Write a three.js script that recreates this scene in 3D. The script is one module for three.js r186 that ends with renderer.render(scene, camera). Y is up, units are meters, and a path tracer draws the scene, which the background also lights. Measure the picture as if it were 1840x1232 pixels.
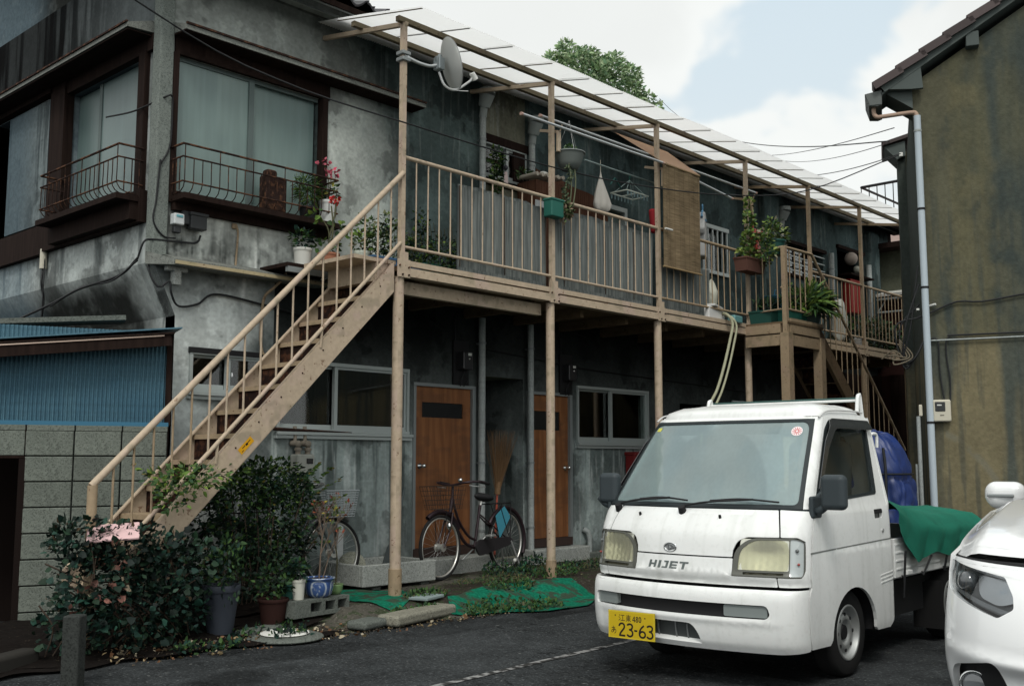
import * as THREE from 'three';
import { mergeGeometries, mergeVertices } from 'three/addons/utils/BufferGeometryUtils.js';
import { RoundedBoxGeometry } from 'three/addons/geometries/RoundedBoxGeometry.js';

// ---------------------------------------------------------------- camera, sky, sun, exposure
const scene = new THREE.Scene();
const camera = new THREE.PerspectiveCamera(36.07, 1024 / 685, 0.1, 400);
camera.position.set(0, 1.32, 0);
camera.lookAt(0.72969, 1.32 + 0.11239, -0.67448);
const renderer = new THREE.WebGLRenderer({ antialias: true });
renderer.setSize(1024, 685);
renderer.toneMapping = THREE.LinearToneMapping;
renderer.toneMappingExposure = 1.0;
renderer.shadowMap.enabled = true;
const SUN = new THREE.Vector3(-0.62, 0.95, 0.5).normalize();
const SUN_I = 1.5, SKY_I = 1.0;

// ---------------------------------------------------------------- noise
function rng(seed) { let a = seed >>> 0; return () => { a = (a + 0x6D2B79F5) | 0; let t = Math.imul(a ^ (a >>> 15), 1 | a); t = (t + Math.imul(t ^ (t >>> 7), 61 | t)) ^ t; return ((t ^ (t >>> 14)) >>> 0) / 4294967296; }; }
const PERM = new Float32Array(65536); { const r = rng(77); for (let i = 0; i < 65536; i++) PERM[i] = r(); }
const hsh = (x, y) => PERM[((x * 73 + y * 19349 + (x ^ (y << 3)) * 7) & 65535)];
function noise(x, y) {
  const xi = Math.floor(x), yi = Math.floor(y), fx = x - xi, fy = y - yi, u = fx * fx * (3 - 2 * fx), v = fy * fy * (3 - 2 * fy);
  const a = hsh(xi, yi), b = hsh(xi + 1, yi), c = hsh(xi, yi + 1), d = hsh(xi + 1, yi + 1);
  return a + (b - a) * u + (c - a) * v + (a - b - c + d) * u * v;
}
function fbm(x, y, o = 4) { let s = 0, a = 0.5, t = 0; for (let i = 0; i < o; i++) { s += a * noise(x, y); t += a; x = x * 2.03 + 17.3; y = y * 2.03 + 9.1; a *= 0.5; } return s / t; }
const clamp = (x, a = 0, b = 1) => Math.max(a, Math.min(b, x));
const sst = (a, b, x) => { const t = clamp((x - a) / (b - a)); return t * t * (3 - 2 * t); };
const mix = (a, b, t) => a + (b - a) * t;
const mix3 = (a, b, t) => [mix(a[0], b[0], t), mix(a[1], b[1], t), mix(a[2], b[2], t)];
const mul3 = (a, k) => [a[0] * k, a[1] * k, a[2] * k];
const srgb = (l) => (l <= 0.0031308 ? l * 12.92 : 1.055 * Math.pow(l, 1 / 2.4) - 0.055);
function table(t) {      // smooth curve through the points
  const n = t.length, m = t.map((_, i) => { const a = t[Math.max(0, i - 1)], b = t[Math.min(n - 1, i + 1)]; return (b[1] - a[1]) / (b[0] - a[0]); });
  return (h) => { if (h <= t[0][0]) return t[0][1]; for (let i = 1; i < n; i++) if (h <= t[i][0]) { const d = t[i][0] - t[i - 1][0], s = (h - t[i - 1][0]) / d, s2 = s * s, s3 = s2 * s; return (2 * s3 - 3 * s2 + 1) * t[i - 1][1] + (s3 - 2 * s2 + s) * d * m[i - 1] + (3 * s2 - 2 * s3) * t[i][1] + (s3 - s2) * d * m[i]; } return t[n - 1][1]; };
}

// textures: fn(x metres, y metres) -> linear rgb (or a grey value for bump / roughness)
function colTex(w, h, W, H, fn, wrap = true) {
  const d = new Uint8Array(w * h * 4);
  for (let j = 0; j < h; j++) for (let i = 0; i < w; i++) {
    const c = fn((i + 0.5) / w * W, (j + 0.5) / h * H), k = (j * w + i) * 4;
    d[k] = srgb(clamp(c[0])) * 255; d[k + 1] = srgb(clamp(c[1])) * 255; d[k + 2] = srgb(clamp(c[2])) * 255; d[k + 3] = 255;
  }
  const t = new THREE.DataTexture(d, w, h, THREE.RGBAFormat); t.colorSpace = THREE.SRGBColorSpace; t.magFilter = THREE.LinearFilter; t.minFilter = THREE.LinearMipmapLinearFilter; t.generateMipmaps = true;
  t.wrapS = t.wrapT = THREE.RepeatWrapping; t.repeat.set(1 / W, 1 / H); t.needsUpdate = true; return t;
}
function greyTex(w, h, W, H, fn) {
  const d = new Uint8Array(w * h * 4);
  for (let j = 0; j < h; j++) for (let i = 0; i < w; i++) { const v = clamp(fn((i + 0.5) / w * W, (j + 0.5) / h * H)) * 255, k = (j * w + i) * 4; d[k] = d[k + 1] = d[k + 2] = v; d[k + 3] = 255; }
  const t = new THREE.DataTexture(d, w, h, THREE.RGBAFormat); t.magFilter = THREE.LinearFilter; t.minFilter = THREE.LinearMipmapLinearFilter; t.generateMipmaps = true;
  t.wrapS = t.wrapT = THREE.RepeatWrapping; t.repeat.set(1 / W, 1 / H); t.needsUpdate = true; return t;
}
const lin = (r, g, b) => new THREE.Color().setRGB(r, g, b);
// weathered, matt surfaces (dusty render, bare wood, earth) have next to no sheen
const SM = (o) => new THREE.MeshPhysicalMaterial({ specularIntensity: (o.roughness ?? 1) >= 0.75 && !o.metalness ? 0.15 : (o.roughness ?? 1) >= 0.5 && !o.metalness ? 0.5 : 1, ...o });
function M(r, g, b, rough = 0.8, o = {}) { return SM({ color: lin(r, g, b), roughness: rough, ...o }); }
function MP(r, g, b, rough, o = {}) { return new THREE.MeshPhysicalMaterial({ color: lin(r, g, b), roughness: rough, ...o }); }

// ---------------------------------------------------------------- sky (air and clouds only), seen and lighting
{
  const W = 2048, H = 1024, d = new Float32Array(W * H * 4);
  const bd = new THREE.Vector3(0.835, 0.445, -0.36).normalize();          // a gap of blue between the clouds
  for (let j = 0; j < H; j++) for (let i = 0; i < W; i++) {
    const th = ((i + 0.5) / W - 0.5) * 2 * Math.PI, la = ((j + 0.5) / H - 0.5) * Math.PI;
    const x = Math.cos(la) * Math.cos(th), y = Math.sin(la), z = Math.cos(la) * Math.sin(th), k = (j * W + i) * 4;
    const yy = Math.max(y, 0.0), px = x / (yy + 0.35), pz = z / (yy + 0.35);
    const w1 = fbm(px * 2 + 11, pz * 2 + 5, 4) - 0.5, n1 = fbm(px * 3.1 + 40 + w1 * 1.6, pz * 3.1 + 60 - w1 * 1.2, 6), n2 = fbm(px * 1.3 + 7, pz * 1.3 + 3, 3), n3 = fbm(px * 10 + 4 + w1 * 4, pz * 10 + 8, 5);
    const g = Math.exp(-((1 - (x * bd.x + y * bd.y + z * bd.z)) / 0.0036));
    let blue = sst(0.50, 0.68, (1 - n2) * 0.50 + g * 0.52 - (n1 - 0.5) * 1.5 - (n3 - 0.5) * 0.8);
    blue *= sst(0.14, 0.34, y);
    const edge = 1 - 0.07 * sst(0.45, 0.62, n1) + 0.03 * (n3 - 0.5);
    const cl = [0.93 * edge, 0.955 * edge, 0.938 * edge], bl = mix3([0.68, 0.79, 0.855], [0.54, 0.70, 0.83], sst(0.2, 0.7, y));
    let c = mix3(cl, bl, blue * 0.86);
    const sd = x * SUN.x + y * SUN.y + z * SUN.z;
    const lum = 1 + 0.75 * Math.pow(clamp(sd * 0.5 + 0.5), 6);            // brighter cloud about the veiled sun
    if (y < 0) c = mix3(c, [0.30, 0.31, 0.30], sst(0, -0.08, y));
    d[k] = c[0] * lum * SKY_I; d[k + 1] = c[1] * lum * SKY_I; d[k + 2] = c[2] * lum * SKY_I; d[k + 3] = 1;
  }
  const t = new THREE.DataTexture(d, W, H, THREE.RGBAFormat, THREE.FloatType); t.mapping = THREE.EquirectangularReflectionMapping; t.magFilter = THREE.LinearFilter; t.minFilter = THREE.LinearFilter; t.needsUpdate = true;
  scene.background = t; scene.environment = t;
}
const sun = new THREE.DirectionalLight(lin(1, 0.965, 0.90), SUN_I);
sun.position.copy(SUN).multiplyScalar(40).add(new THREE.Vector3(8, 0, -6)); sun.target.position.set(8, 0, -6); sun.castShadow = true; sun.shadow.radius = 26;
sun.shadow.mapSize.set(2048, 2048); Object.assign(sun.shadow.camera, { left: -20, right: 20, top: 20, bottom: -20, near: 1, far: 90 }); sun.shadow.bias = -0.0005;
scene.add(sun, sun.target);

// ---------------------------------------------------------------- building blocks
const used = {};
function numbered(n) { const k = used[n] || 0; used[n] = k + 1; return k ? n + '_' + String(k).padStart(3, '0') : n; }
function tag(o, label, category, group) { o.userData.label = label; if (category) o.userData.category = category; if (group) o.userData.group = group; return o; }
function thing(name, label, category, pos = [0, 0, 0], turn = 0, group) {
  const o = new THREE.Group(); o.name = numbered(name); o.position.set(...pos); o.rotation.y = turn; scene.add(o); return tag(o, label, category, group);
}
function merge(gs) {
  gs = (Array.isArray(gs) ? gs : [gs]).map((g) => {
    const n = g.index ? g.toNonIndexed() : g.clone();
    for (const k of Object.keys(n.attributes)) if (!['position', 'normal', 'uv'].includes(k)) n.deleteAttribute(k);
    n.morphAttributes = {}; if (!n.attributes.uv) n.setAttribute('uv', new THREE.BufferAttribute(new Float32Array(n.attributes.position.count * 2), 2));
    return n;
  });
  return gs.length > 1 ? mergeGeometries(gs) : gs[0];
}
function planar(g) {   // uv in metres by the dominant axis of each face
  const p = g.attributes.position, u = g.attributes.uv, a = new THREE.Vector3(), b = new THREE.Vector3(), c = new THREE.Vector3();
  for (let i = 0; i < p.count; i += 3) {
    a.fromBufferAttribute(p, i); b.fromBufferAttribute(p, i + 1); c.fromBufferAttribute(p, i + 2);
    const n = b.clone().sub(a).cross(c.clone().sub(a)); const ax = Math.abs(n.x), ay = Math.abs(n.y), az = Math.abs(n.z);
    [a, b, c].forEach((v, k) => { if (az >= ax && az >= ay) u.setXY(i + k, v.x, v.y); else if (ax >= ay) u.setXY(i + k, v.z, v.y); else u.setXY(i + k, v.x, v.z); });
  }
  return g;
}
function obj(name, gs, mat, parent, keepUv = false) {
  const g = merge(gs); if (!keepUv && (mat.map || mat.bumpMap || mat.roughnessMap)) planar(g);
  const m = new THREE.Mesh(g, mat); m.castShadow = m.receiveShadow = true;
  if (parent) { m.name = name; parent.add(m); } else { m.name = numbered(name); scene.add(m); }
  return m;
}
function mergeV(g) { g.deleteAttribute('normal'); g.deleteAttribute('uv'); return mergeVertices(g, 1e-4); }
const V = (x, y, z) => new THREE.Vector3(x, y, z);
function box(x0, x1, y0, y1, z0, z1) { const g = new THREE.BoxGeometry(Math.abs(x1 - x0), Math.abs(y1 - y0), Math.abs(z1 - z0)); g.translate((x0 + x1) / 2, (y0 + y1) / 2, (z0 + z1) / 2); return g; }
function rbox(w, h, d, r, x = 0, y = 0, z = 0, s = 2) { const g = new RoundedBoxGeometry(w, h, d, s, r); g.translate(x, y, z); return g; }
function bar(a, b, r, seg = 8, r2 = r) {
  const A = V(...a), B = V(...b), L = A.distanceTo(B), g = new THREE.CylinderGeometry(r2, r, L, seg); g.translate(0, L / 2, 0);
  g.applyQuaternion(new THREE.Quaternion().setFromUnitVectors(V(0, 1, 0), B.clone().sub(A).normalize())); g.translate(A.x, A.y, A.z); return g;
}
function beam(a, b, w, h, up = [0, 1, 0]) {     // box beam from a to b, w sideways and h along up
  const A = V(...a), B = V(...b), d = B.clone().sub(A), L = d.length(); d.normalize(); const U = V(...up); const s = d.clone().cross(U).normalize(); const u = s.clone().cross(d).normalize();
  const g = new THREE.BoxGeometry(L, h, w); g.applyMatrix4(new THREE.Matrix4().makeBasis(d, u, s)); const m = A.add(B).multiplyScalar(0.5); g.translate(m.x, m.y, m.z); return g;
}
function tube(pts, r, seg = 24, rs = 6, tension = 0.5) { return new THREE.TubeGeometry(new THREE.CatmullRomCurve3(pts.map((p) => V(...p)), false, 'catmullrom', tension), seg, r, rs, false); }
function lathe(prof, seg = 20) { return new THREE.LatheGeometry(prof.map((p) => new THREE.Vector2(p[0], p[1])), seg); }
function extr(pts, depth, holes = [], o = {}) {
  const s = new THREE.Shape(pts.map((p) => new THREE.Vector2(...p))); for (const h of holes) s.holes.push(new THREE.Path(h.map((p) => new THREE.Vector2(...p))));
  return new THREE.ExtrudeGeometry(s, { depth, bevelEnabled: false, ...o });
}
const rect = (x0, x1, y0, y1) => [[x0, y0], [x1, y0], [x1, y1], [x0, y1]];
function T(g, x = 0, y = 0, z = 0, ry = 0, rx = 0, rz = 0) { if (rx) g.rotateX(rx); if (rz) g.rotateZ(rz); if (ry) g.rotateY(ry); g.translate(x, y, z); return g; }

// ---------------------------------------------------------------- leaves
function leafGeo(L = 1, W = 0.5, bend = 0.18) {      // a creased, drooping leaf lying along +x
  const p = [0, 0, 0, 0.32 * L, 0.06 * L, W * 0.5, 0.4 * L, -0.02 * L, 0, 0.32 * L, 0.06 * L, -W * 0.5, 0.72 * L, -bend * L * 0.4, W * 0.34, 0.72 * L, -bend * L * 0.4, -W * 0.34, L, -bend * L, 0];
  const g = new THREE.BufferGeometry(); g.setAttribute('position', new THREE.Float32BufferAttribute(p, 3)); g.setAttribute('uv', new THREE.Float32BufferAttribute(new Float32Array(14), 2));
  g.setIndex([0, 1, 2, 0, 2, 3, 1, 4, 2, 2, 5, 3, 2, 4, 6, 2, 6, 5]); g.computeVertexNormals(); return g;
}
const leafMat = new THREE.MeshPhysicalMaterial({ color: 0xffffff, roughness: 0.62, side: THREE.DoubleSide, specularIntensity: 0.45 });
const LEAF = leafGeo(1, 0.55), LEAFW = leafGeo(1, 0.95, 0.3), LEAFN = leafGeo(1, 0.16, 0.5);
function foliage(name, parent, geo, n, place, cols, seed, mat = leafMat) {   // place(r) -> [x,y,z,size,nx,ny,nz]
  const r = rng(seed), m = new THREE.InstancedMesh(geo, mat, n), q = new THREE.Quaternion(), mm = new THREE.Matrix4(), c = new THREE.Color();
  for (let i = 0; i < n; i++) {
    const [x, y, z, s, nx = 0, ny = 0, nz = 0] = place(r, i);
    const d = V(nx + (r() - 0.5) * 1.3, ny + (r() - 0.5) * 1.1, nz + (r() - 0.5) * 1.3).normalize();
    q.setFromUnitVectors(V(1, 0, 0), d).multiply(new THREE.Quaternion().setFromAxisAngle(V(1, 0, 0), (r() - 0.5) * 2.2));
    mm.compose(V(x, y, z), q, V(s, s, s)); m.setMatrixAt(i, mm);
    const a = cols[Math.floor(r() * cols.length)], k = 0.65 + r() * 0.7; c.setRGB(a[0] * k, a[1] * k, a[2] * k); m.setColorAt(i, c);
  }
  m.name = name; m.userData.kind = 'stuff'; m.castShadow = m.receiveShadow = true; parent.add(m); return m;
}
function clumps(list) {      // leaves sit in a shell of many small clumps: [x,y,z,rx,ry,rz,weight]
  const tot = list.reduce((s, c) => s + c[6], 0);
  return (size, jit = 0.35) => (r) => {
    let w = r() * tot, c = list[0]; for (const k of list) { w -= k[6]; if (w <= 0) { c = k; break; } }
    let a, b, e; do { a = r() * 2 - 1; b = r() * 2 - 1; e = r() * 2 - 1; } while (a * a + b * b + e * e > 1 || a * a + b * b + e * e < 0.12);
    return [c[0] + a * c[3], c[1] + b * c[4], c[2] + e * c[5], size * (1 - jit + r() * jit * 2), a, b * 0.6 + 0.15, e];
  };
}

// ================================================================ MATERIALS
const bumpFine = greyTex(512, 512, 0.6, 0.6, (x, y) => fbm(x * 60, y * 60, 4) * 0.7 + 0.3 * fbm(x * 14, y * 14, 3));
const bumpMid = greyTex(512, 512, 2, 2, (x, y) => fbm(x * 8, y * 8, 5));
const streak = (x, y, f, s = 1) => fbm(x * f + s * 13.7, y * f * 0.07 + s * 3.1, 4);
// the long front: grey cement render, mould on top of the little hood, rain streaks, grime and painted-in shade under the walkway
const facadeTex = colTex(2048, 1024, 16, 6, (x, y) => {
  const X = x < 4 ? x + 16 : x, n = fbm(X * 1.7, y * 1.7, 5), f = fbm(X * 11, y * 11, 4), g = fbm(X * 38, y * 38, 3), st = streak(X, y, 9), st2 = streak(X, y, 23, 2);
  let a;
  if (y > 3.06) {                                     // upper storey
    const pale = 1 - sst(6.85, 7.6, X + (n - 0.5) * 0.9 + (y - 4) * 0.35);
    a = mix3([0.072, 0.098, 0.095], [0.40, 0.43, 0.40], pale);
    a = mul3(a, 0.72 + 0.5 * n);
    if (X < 6.5 && y < 3.65) {
      const mould = 0.85 * sst(3.46 + 0.3 * (st2 - 0.5), 3.08, y) * sst(0.25, 0.65, f * 0.35 + n * 0.25 + st * 0.4) + 0.35 * sst(0.45, 0.75, f * 0.4 + st2 * 0.6) + 0.45 * sst(4.85, 4.6, X) + 0.4 * sst(3.5, 3.62, y);
      a = mix3([0.50, 0.525, 0.49], [0.028, 0.034, 0.031], clamp(mould * 0.95)); a = mul3(a, 0.75 + 0.45 * n);
      for (const [sx, t] of [[5.52, 3.42], [6.02, 3.52], [5.95, 3.3]]) { const k = sst(0.03, 0.0, Math.abs(X - sx - 0.02 * (fbm(y * 14, sx, 2) - 0.5) - 0.05 * (t - y))) * sst(t, t - 0.05, y); a = mix3(a, [0.62, 0.64, 0.60], k * 0.75); }
      const e = sst(0.05, 0, Math.abs(y - 3.63)) ; a = mul3(a, 1 - 0.6 * e);
    }
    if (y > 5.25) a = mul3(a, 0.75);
    if (X > 8.58 && X < 9.32) a = mul3([0.15, 0.15, 0.115], 0.8 + 0.4 * n);
    if (X > 9.4) a = mul3([0.066, 0.095, 0.096], 0.6 + 0.8 * n);
    const run = sst(0.62, 0.8, st2) * sst(4.2, 4.9, y); a = mix3(a, [0.3, 0.33, 0.32], run * 0.25);
  } else if (X < 5.75) {                              // pale end wall beside the stair
    a = mul3([0.46, 0.495, 0.48], 0.66 + 0.58 * n);
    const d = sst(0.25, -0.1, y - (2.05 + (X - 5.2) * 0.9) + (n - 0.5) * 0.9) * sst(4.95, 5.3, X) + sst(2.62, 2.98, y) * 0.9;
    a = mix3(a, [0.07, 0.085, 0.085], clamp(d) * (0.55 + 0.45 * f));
    a = mix3(a, [0.50, 0.52, 0.49], 0.7 * sst(0.55, 0.75, n) * (1 - clamp(d)));
    const k = sst(0.035, 0.0, Math.abs(X - 5.42 + 0.05 * (fbm(y * 8, 3, 2) - 0.5))); a = mix3(a, [0.48, 0.50, 0.49], k * 0.6);
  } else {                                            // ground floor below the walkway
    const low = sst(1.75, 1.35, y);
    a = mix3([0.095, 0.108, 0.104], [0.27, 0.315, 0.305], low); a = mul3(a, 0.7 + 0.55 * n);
    const grimeShade = sst(1.9, 2.75, y); a = mul3(a, 1 - 0.8 * grimeShade);  // darkens towards the deck: grime plus the walkway's shade, painted into the wall colour
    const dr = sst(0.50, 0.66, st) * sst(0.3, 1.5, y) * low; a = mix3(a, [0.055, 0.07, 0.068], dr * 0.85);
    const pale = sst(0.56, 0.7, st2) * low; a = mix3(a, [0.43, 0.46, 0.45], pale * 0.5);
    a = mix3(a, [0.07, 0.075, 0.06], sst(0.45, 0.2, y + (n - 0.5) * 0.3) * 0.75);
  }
  a = mul3(a, 0.80 + 0.40 * g); if (f > 0.66) a = mul3(a, 0.9);
  const blot = fbm(X * 2.6 + 20 + n, y * 2.1 + f, 5); a = mul3(a, 1 - 0.45 * sst(0.52, 0.68, blot)); a = mul3(a, 1 + 0.35 * sst(0.42, 0.28, blot));
  return a;
});
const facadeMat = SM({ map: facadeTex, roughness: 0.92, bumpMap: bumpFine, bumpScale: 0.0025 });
const sideTex = colTex(1024, 1024, 6, 6, (x, y) => {
  const Z = x < 3.7 ? x - 12 : x - 18, n = fbm(Z * 1.6 + 50, y * 1.6, 5), f = fbm(Z * 9 + 4, y * 9, 4), g = fbm(Z * 36, y * 36, 3), st = streak(Z, y, 8, 4);
  let a;
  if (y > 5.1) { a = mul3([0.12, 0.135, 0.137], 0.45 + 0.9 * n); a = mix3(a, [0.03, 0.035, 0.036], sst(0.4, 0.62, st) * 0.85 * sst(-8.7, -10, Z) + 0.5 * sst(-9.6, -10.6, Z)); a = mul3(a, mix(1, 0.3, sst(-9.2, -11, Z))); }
  else {
    a = mul3([0.42, 0.455, 0.44], 0.42 + 0.95 * n); a = mul3(a, 1 - 0.5 * sst(0.5, 0.66, fbm(Z * 3 + n, y * 2.4 + f, 5)));
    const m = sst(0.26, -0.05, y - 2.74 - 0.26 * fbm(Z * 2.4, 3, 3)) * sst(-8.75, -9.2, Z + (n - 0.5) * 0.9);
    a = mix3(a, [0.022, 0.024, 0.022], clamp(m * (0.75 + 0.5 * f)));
    a = mix3(a, [0.06, 0.07, 0.07], 0.8 * sst(0.55, 0.75, st) * sst(2.6, 3.4, y));
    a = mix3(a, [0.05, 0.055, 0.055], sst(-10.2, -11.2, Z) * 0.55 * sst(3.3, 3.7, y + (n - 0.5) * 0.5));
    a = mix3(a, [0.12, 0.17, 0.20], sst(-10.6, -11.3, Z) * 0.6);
  }
  return mul3(a, 0.78 + 0.44 * g);
});
const sideMat = SM({ map: sideTex, roughness: 0.93, bumpMap: bumpFine, bumpScale: 0.0025 });
const neighTex = colTex(1024, 1024, 8, 8, (x, y) => {
  const n = fbm(x * 0.9 + 7, y * 0.6 + 2, 5), f = fbm(x * 7, y * 4, 4), g = fbm(x * 34, y * 34, 3), st = streak(x, y, 5, 7), st2 = streak(x, y, 14, 2);
  const low = sst(2.75, 2.45, y + 0.12 * (n - 0.5));
  let a = mix3([0.092, 0.090, 0.058], [0.052, 0.062, 0.055], sst(0.36, 0.62, n * 0.5 + st * 0.5 + 0.05 * x));
  a = mix3(a, [0.118, 0.105, 0.060], 0.55 * sst(1.0, 0.2, Math.abs(x - 0.35)) * sst(0.42, 0.6, f * 0.4 + n * 0.6));
  a = mix3(a, mix3([0.165, 0.142, 0.085], [0.070, 0.078, 0.066], sst(0.45, 0.62, st * 0.6 + n * 0.4)), low * 0.9);
  a = mix3(a, [0.045, 0.055, 0.052], 0.5 * sst(0.52, 0.7, st2) * sst(5.4, 3.5, y));
  a = mul3(a, (0.8 + 0.4 * g) * (0.85 + 0.3 * f));
  const arc = Math.abs(Math.hypot(x + 0.22, (y - 0.62) * 0.9) - 0.98 - 0.05 * (n - 0.5)); if (x > 0.18 && y > 0.55) a = mix3(a, [0.16, 0.16, 0.13], sst(0.05, 0.01, arc) * 0.45 * sst(0.35, 0.6, f + 0.1));
  a = mix3(a, [0.025, 0.028, 0.024], sst(0.7, 0, y) * 0.6);
  return a;
});
const neighMat = SM({ map: neighTex, roughness: 0.95, bumpMap: bumpFine, bumpScale: 0.003 });
const paintTex = colTex(512, 512, 1.2, 1.2, (x, y) => {
  const n = fbm(x * 3, y * 3, 5), g = fbm(x * 40, y * 40, 3), f = fbm(x * 30 + 9, y * 30, 4);
  let a = mix3([0.46, 0.365, 0.265], [0.37, 0.295, 0.215], n); a = mul3(a, 0.86 + 0.26 * g);
  a = mix3(a, [0.50, 0.36, 0.32], 0.3 * sst(0.55, 0.7, n));
  a = mix3(a, [0.13, 0.065, 0.035], sst(0.75, 0.82, f) * 0.7); a = mix3(a, [0.22, 0.19, 0.13], 0.5 * sst(0.60, 0.78, fbm(x * 9 + 3, y * 9, 3)));
  return a;
});
const paint = SM({ map: paintTex, roughness: 0.55, bumpMap: bumpFine, bumpScale: 0.0006 });
const paintOld = SM({ map: paintTex, color: lin(0.72, 0.68, 0.60), roughness: 0.7, bumpMap: bumpFine, bumpScale: 0.001 });
const paintDark = SM({ map: paintTex, color: lin(0.34, 0.30, 0.25), roughness: 0.75 });
const rustTex = colTex(256, 256, 0.5, 0.5, (x, y) => { const n = fbm(x * 20, y * 20, 4); return mul3(mix3([0.030, 0.018, 0.015], [0.11, 0.055, 0.032], sst(0.5, 0.75, n)), 0.7 + 0.5 * fbm(x * 70, y * 70, 2)); });
const rust = SM({ map: rustTex, roughness: 0.85 });
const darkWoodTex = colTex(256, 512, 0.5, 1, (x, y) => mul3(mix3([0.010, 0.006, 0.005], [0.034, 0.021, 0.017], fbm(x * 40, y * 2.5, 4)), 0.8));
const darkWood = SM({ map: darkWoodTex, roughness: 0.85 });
const doorTex = colTex(512, 1024, 0.9, 1.8, (x, y) => {
  const w = fbm(x * 3 + 3, y * 0.5, 3) * 5, gr = 0.5 + 0.5 * Math.sin((x * 26 + w * 3.2) * 2 + fbm(x * 9, y * 0.7, 3) * 9), p = fbm(x * 120, y * 5, 3);
  let a = mix3([0.12, 0.045, 0.018], [0.26, 0.110, 0.044], 0.12 + 0.4 * gr + 0.5 * p); a = mix3(a, [0.08, 0.04, 0.025], 0.35 * sst(0.5, 0.7, fbm(x * 4 + 2, y * 9, 4))); return mul3(a, 0.85 + 0.3 * fbm(x * 2, y * 2, 3));
});
const doorMat = SM({ map: doorTex, roughness: 0.5, bumpMap: bumpFine, bumpScale: 0.0004 });
const alu = M(0.40, 0.44, 0.43, 0.45, { metalness: 0.35 }), aluDark = M(0.22, 0.24, 0.24, 0.5, { metalness: 0.3 });
const glass = MP(0.92, 0.96, 0.95, 0.03, { transmission: 1, thickness: 0, ior: 1.5 });
const frost = MP(0.27, 0.375, 0.36, 0.42, { clearcoat: 0.2, clearcoatRoughness: 0.25, bumpMap: bumpMid, bumpScale: 0.001 });
const frostTex = colTex(512, 512, 1.7, 1.7, (x, y) => { const n = fbm(x * 2, y * 1.2, 4), s = streak(x, y, 30, 3); return mul3(mix3([0.095, 0.155, 0.155], [0.205, 0.275, 0.25], n * 0.8 + 0.1), 0.85 + 0.25 * s); });
frost.map = frostTex; frost.color = lin(1, 1, 1);
const black = M(0.012, 0.012, 0.013, 0.6), rubber = M(0.018, 0.018, 0.018, 0.85), blackGloss = M(0.012, 0.013, 0.014, 0.25);
const chrome = M(0.72, 0.73, 0.73, 0.18, { metalness: 1 }), steelGrey = M(0.42, 0.43, 0.42, 0.42, { metalness: 0.7 }), zinc = M(0.5, 0.52, 0.52, 0.4, { metalness: 0.75 });
const pvcTex = colTex(256, 256, 0.8, 0.8, (x, y) => mul3(mix3([0.36, 0.39, 0.385], [0.24, 0.26, 0.25], fbm(x * 4, y * 2, 4)), 0.8 + 0.4 * fbm(x * 60, y * 60, 2)));
const pvc = SM({ map: pvcTex, roughness: 0.55 });
const pvcBlue = M(0.40, 0.46, 0.50, 0.5);
const concTex = colTex(512, 512, 1, 1, (x, y) => { const g = fbm(x * 60, y * 60, 3), n = fbm(x * 5, y * 5, 4), s = fbm(x * 150, y * 150, 2); return mul3(mix3([0.25, 0.265, 0.25], [0.36, 0.375, 0.35], n), (0.75 + 0.35 * g) * (s > 0.66 ? 0.6 : 1)); });
const conc = SM({ map: concTex, roughness: 0.92, bumpMap: bumpFine, bumpScale: 0.003 });
const concDark = SM({ map: concTex, color: lin(0.42, 0.44, 0.42), roughness: 0.95, bumpMap: bumpFine, bumpScale: 0.003 });
const cable = M(0.014, 0.015, 0.016, 0.6);
const whitePl = M(0.62, 0.62, 0.58, 0.45), creamPl = M(0.50, 0.47, 0.38, 0.5);
const tileMats = [0.7, 0.85, 1.0, 1.15].map((k) => M(0.050 * k, 0.048 * k, 0.052 * k, 0.5));
const tileBrown = [0.75, 0.9, 1.05, 1.2].map((k) => M(0.062 * k, 0.046 * k, 0.045 * k, 0.6));
const greenMat = SM({ map: colTex(256, 256, 0.6, 0.6, (x, y) => mix3(mul3([0.009, 0.17, 0.10], 0.4 + 0.8 * fbm(x * 60, y * 60, 3) * (0.5 + 0.8 * fbm(x * 6, y * 6, 3))), [0.045, 0.04, 0.03], 0.8 * sst(0.52, 0.7, fbm(x * 9 + 4, y * 9, 4)))), roughness: 0.95, bumpMap: bumpFine, bumpScale: 0.006 });
const clayPot = M(0.20, 0.085, 0.05, 0.8), terracotta = M(0.27, 0.12, 0.075, 0.8), soilM = M(0.03, 0.022, 0.016, 1), plasticGrey = M(0.032, 0.038, 0.05, 0.6), greenPl = M(0.02, 0.11, 0.085, 0.5), bluePl = M(0.03, 0.09, 0.18, 0.45), darkGreenPl = M(0.02, 0.075, 0.06, 0.5);

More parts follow.
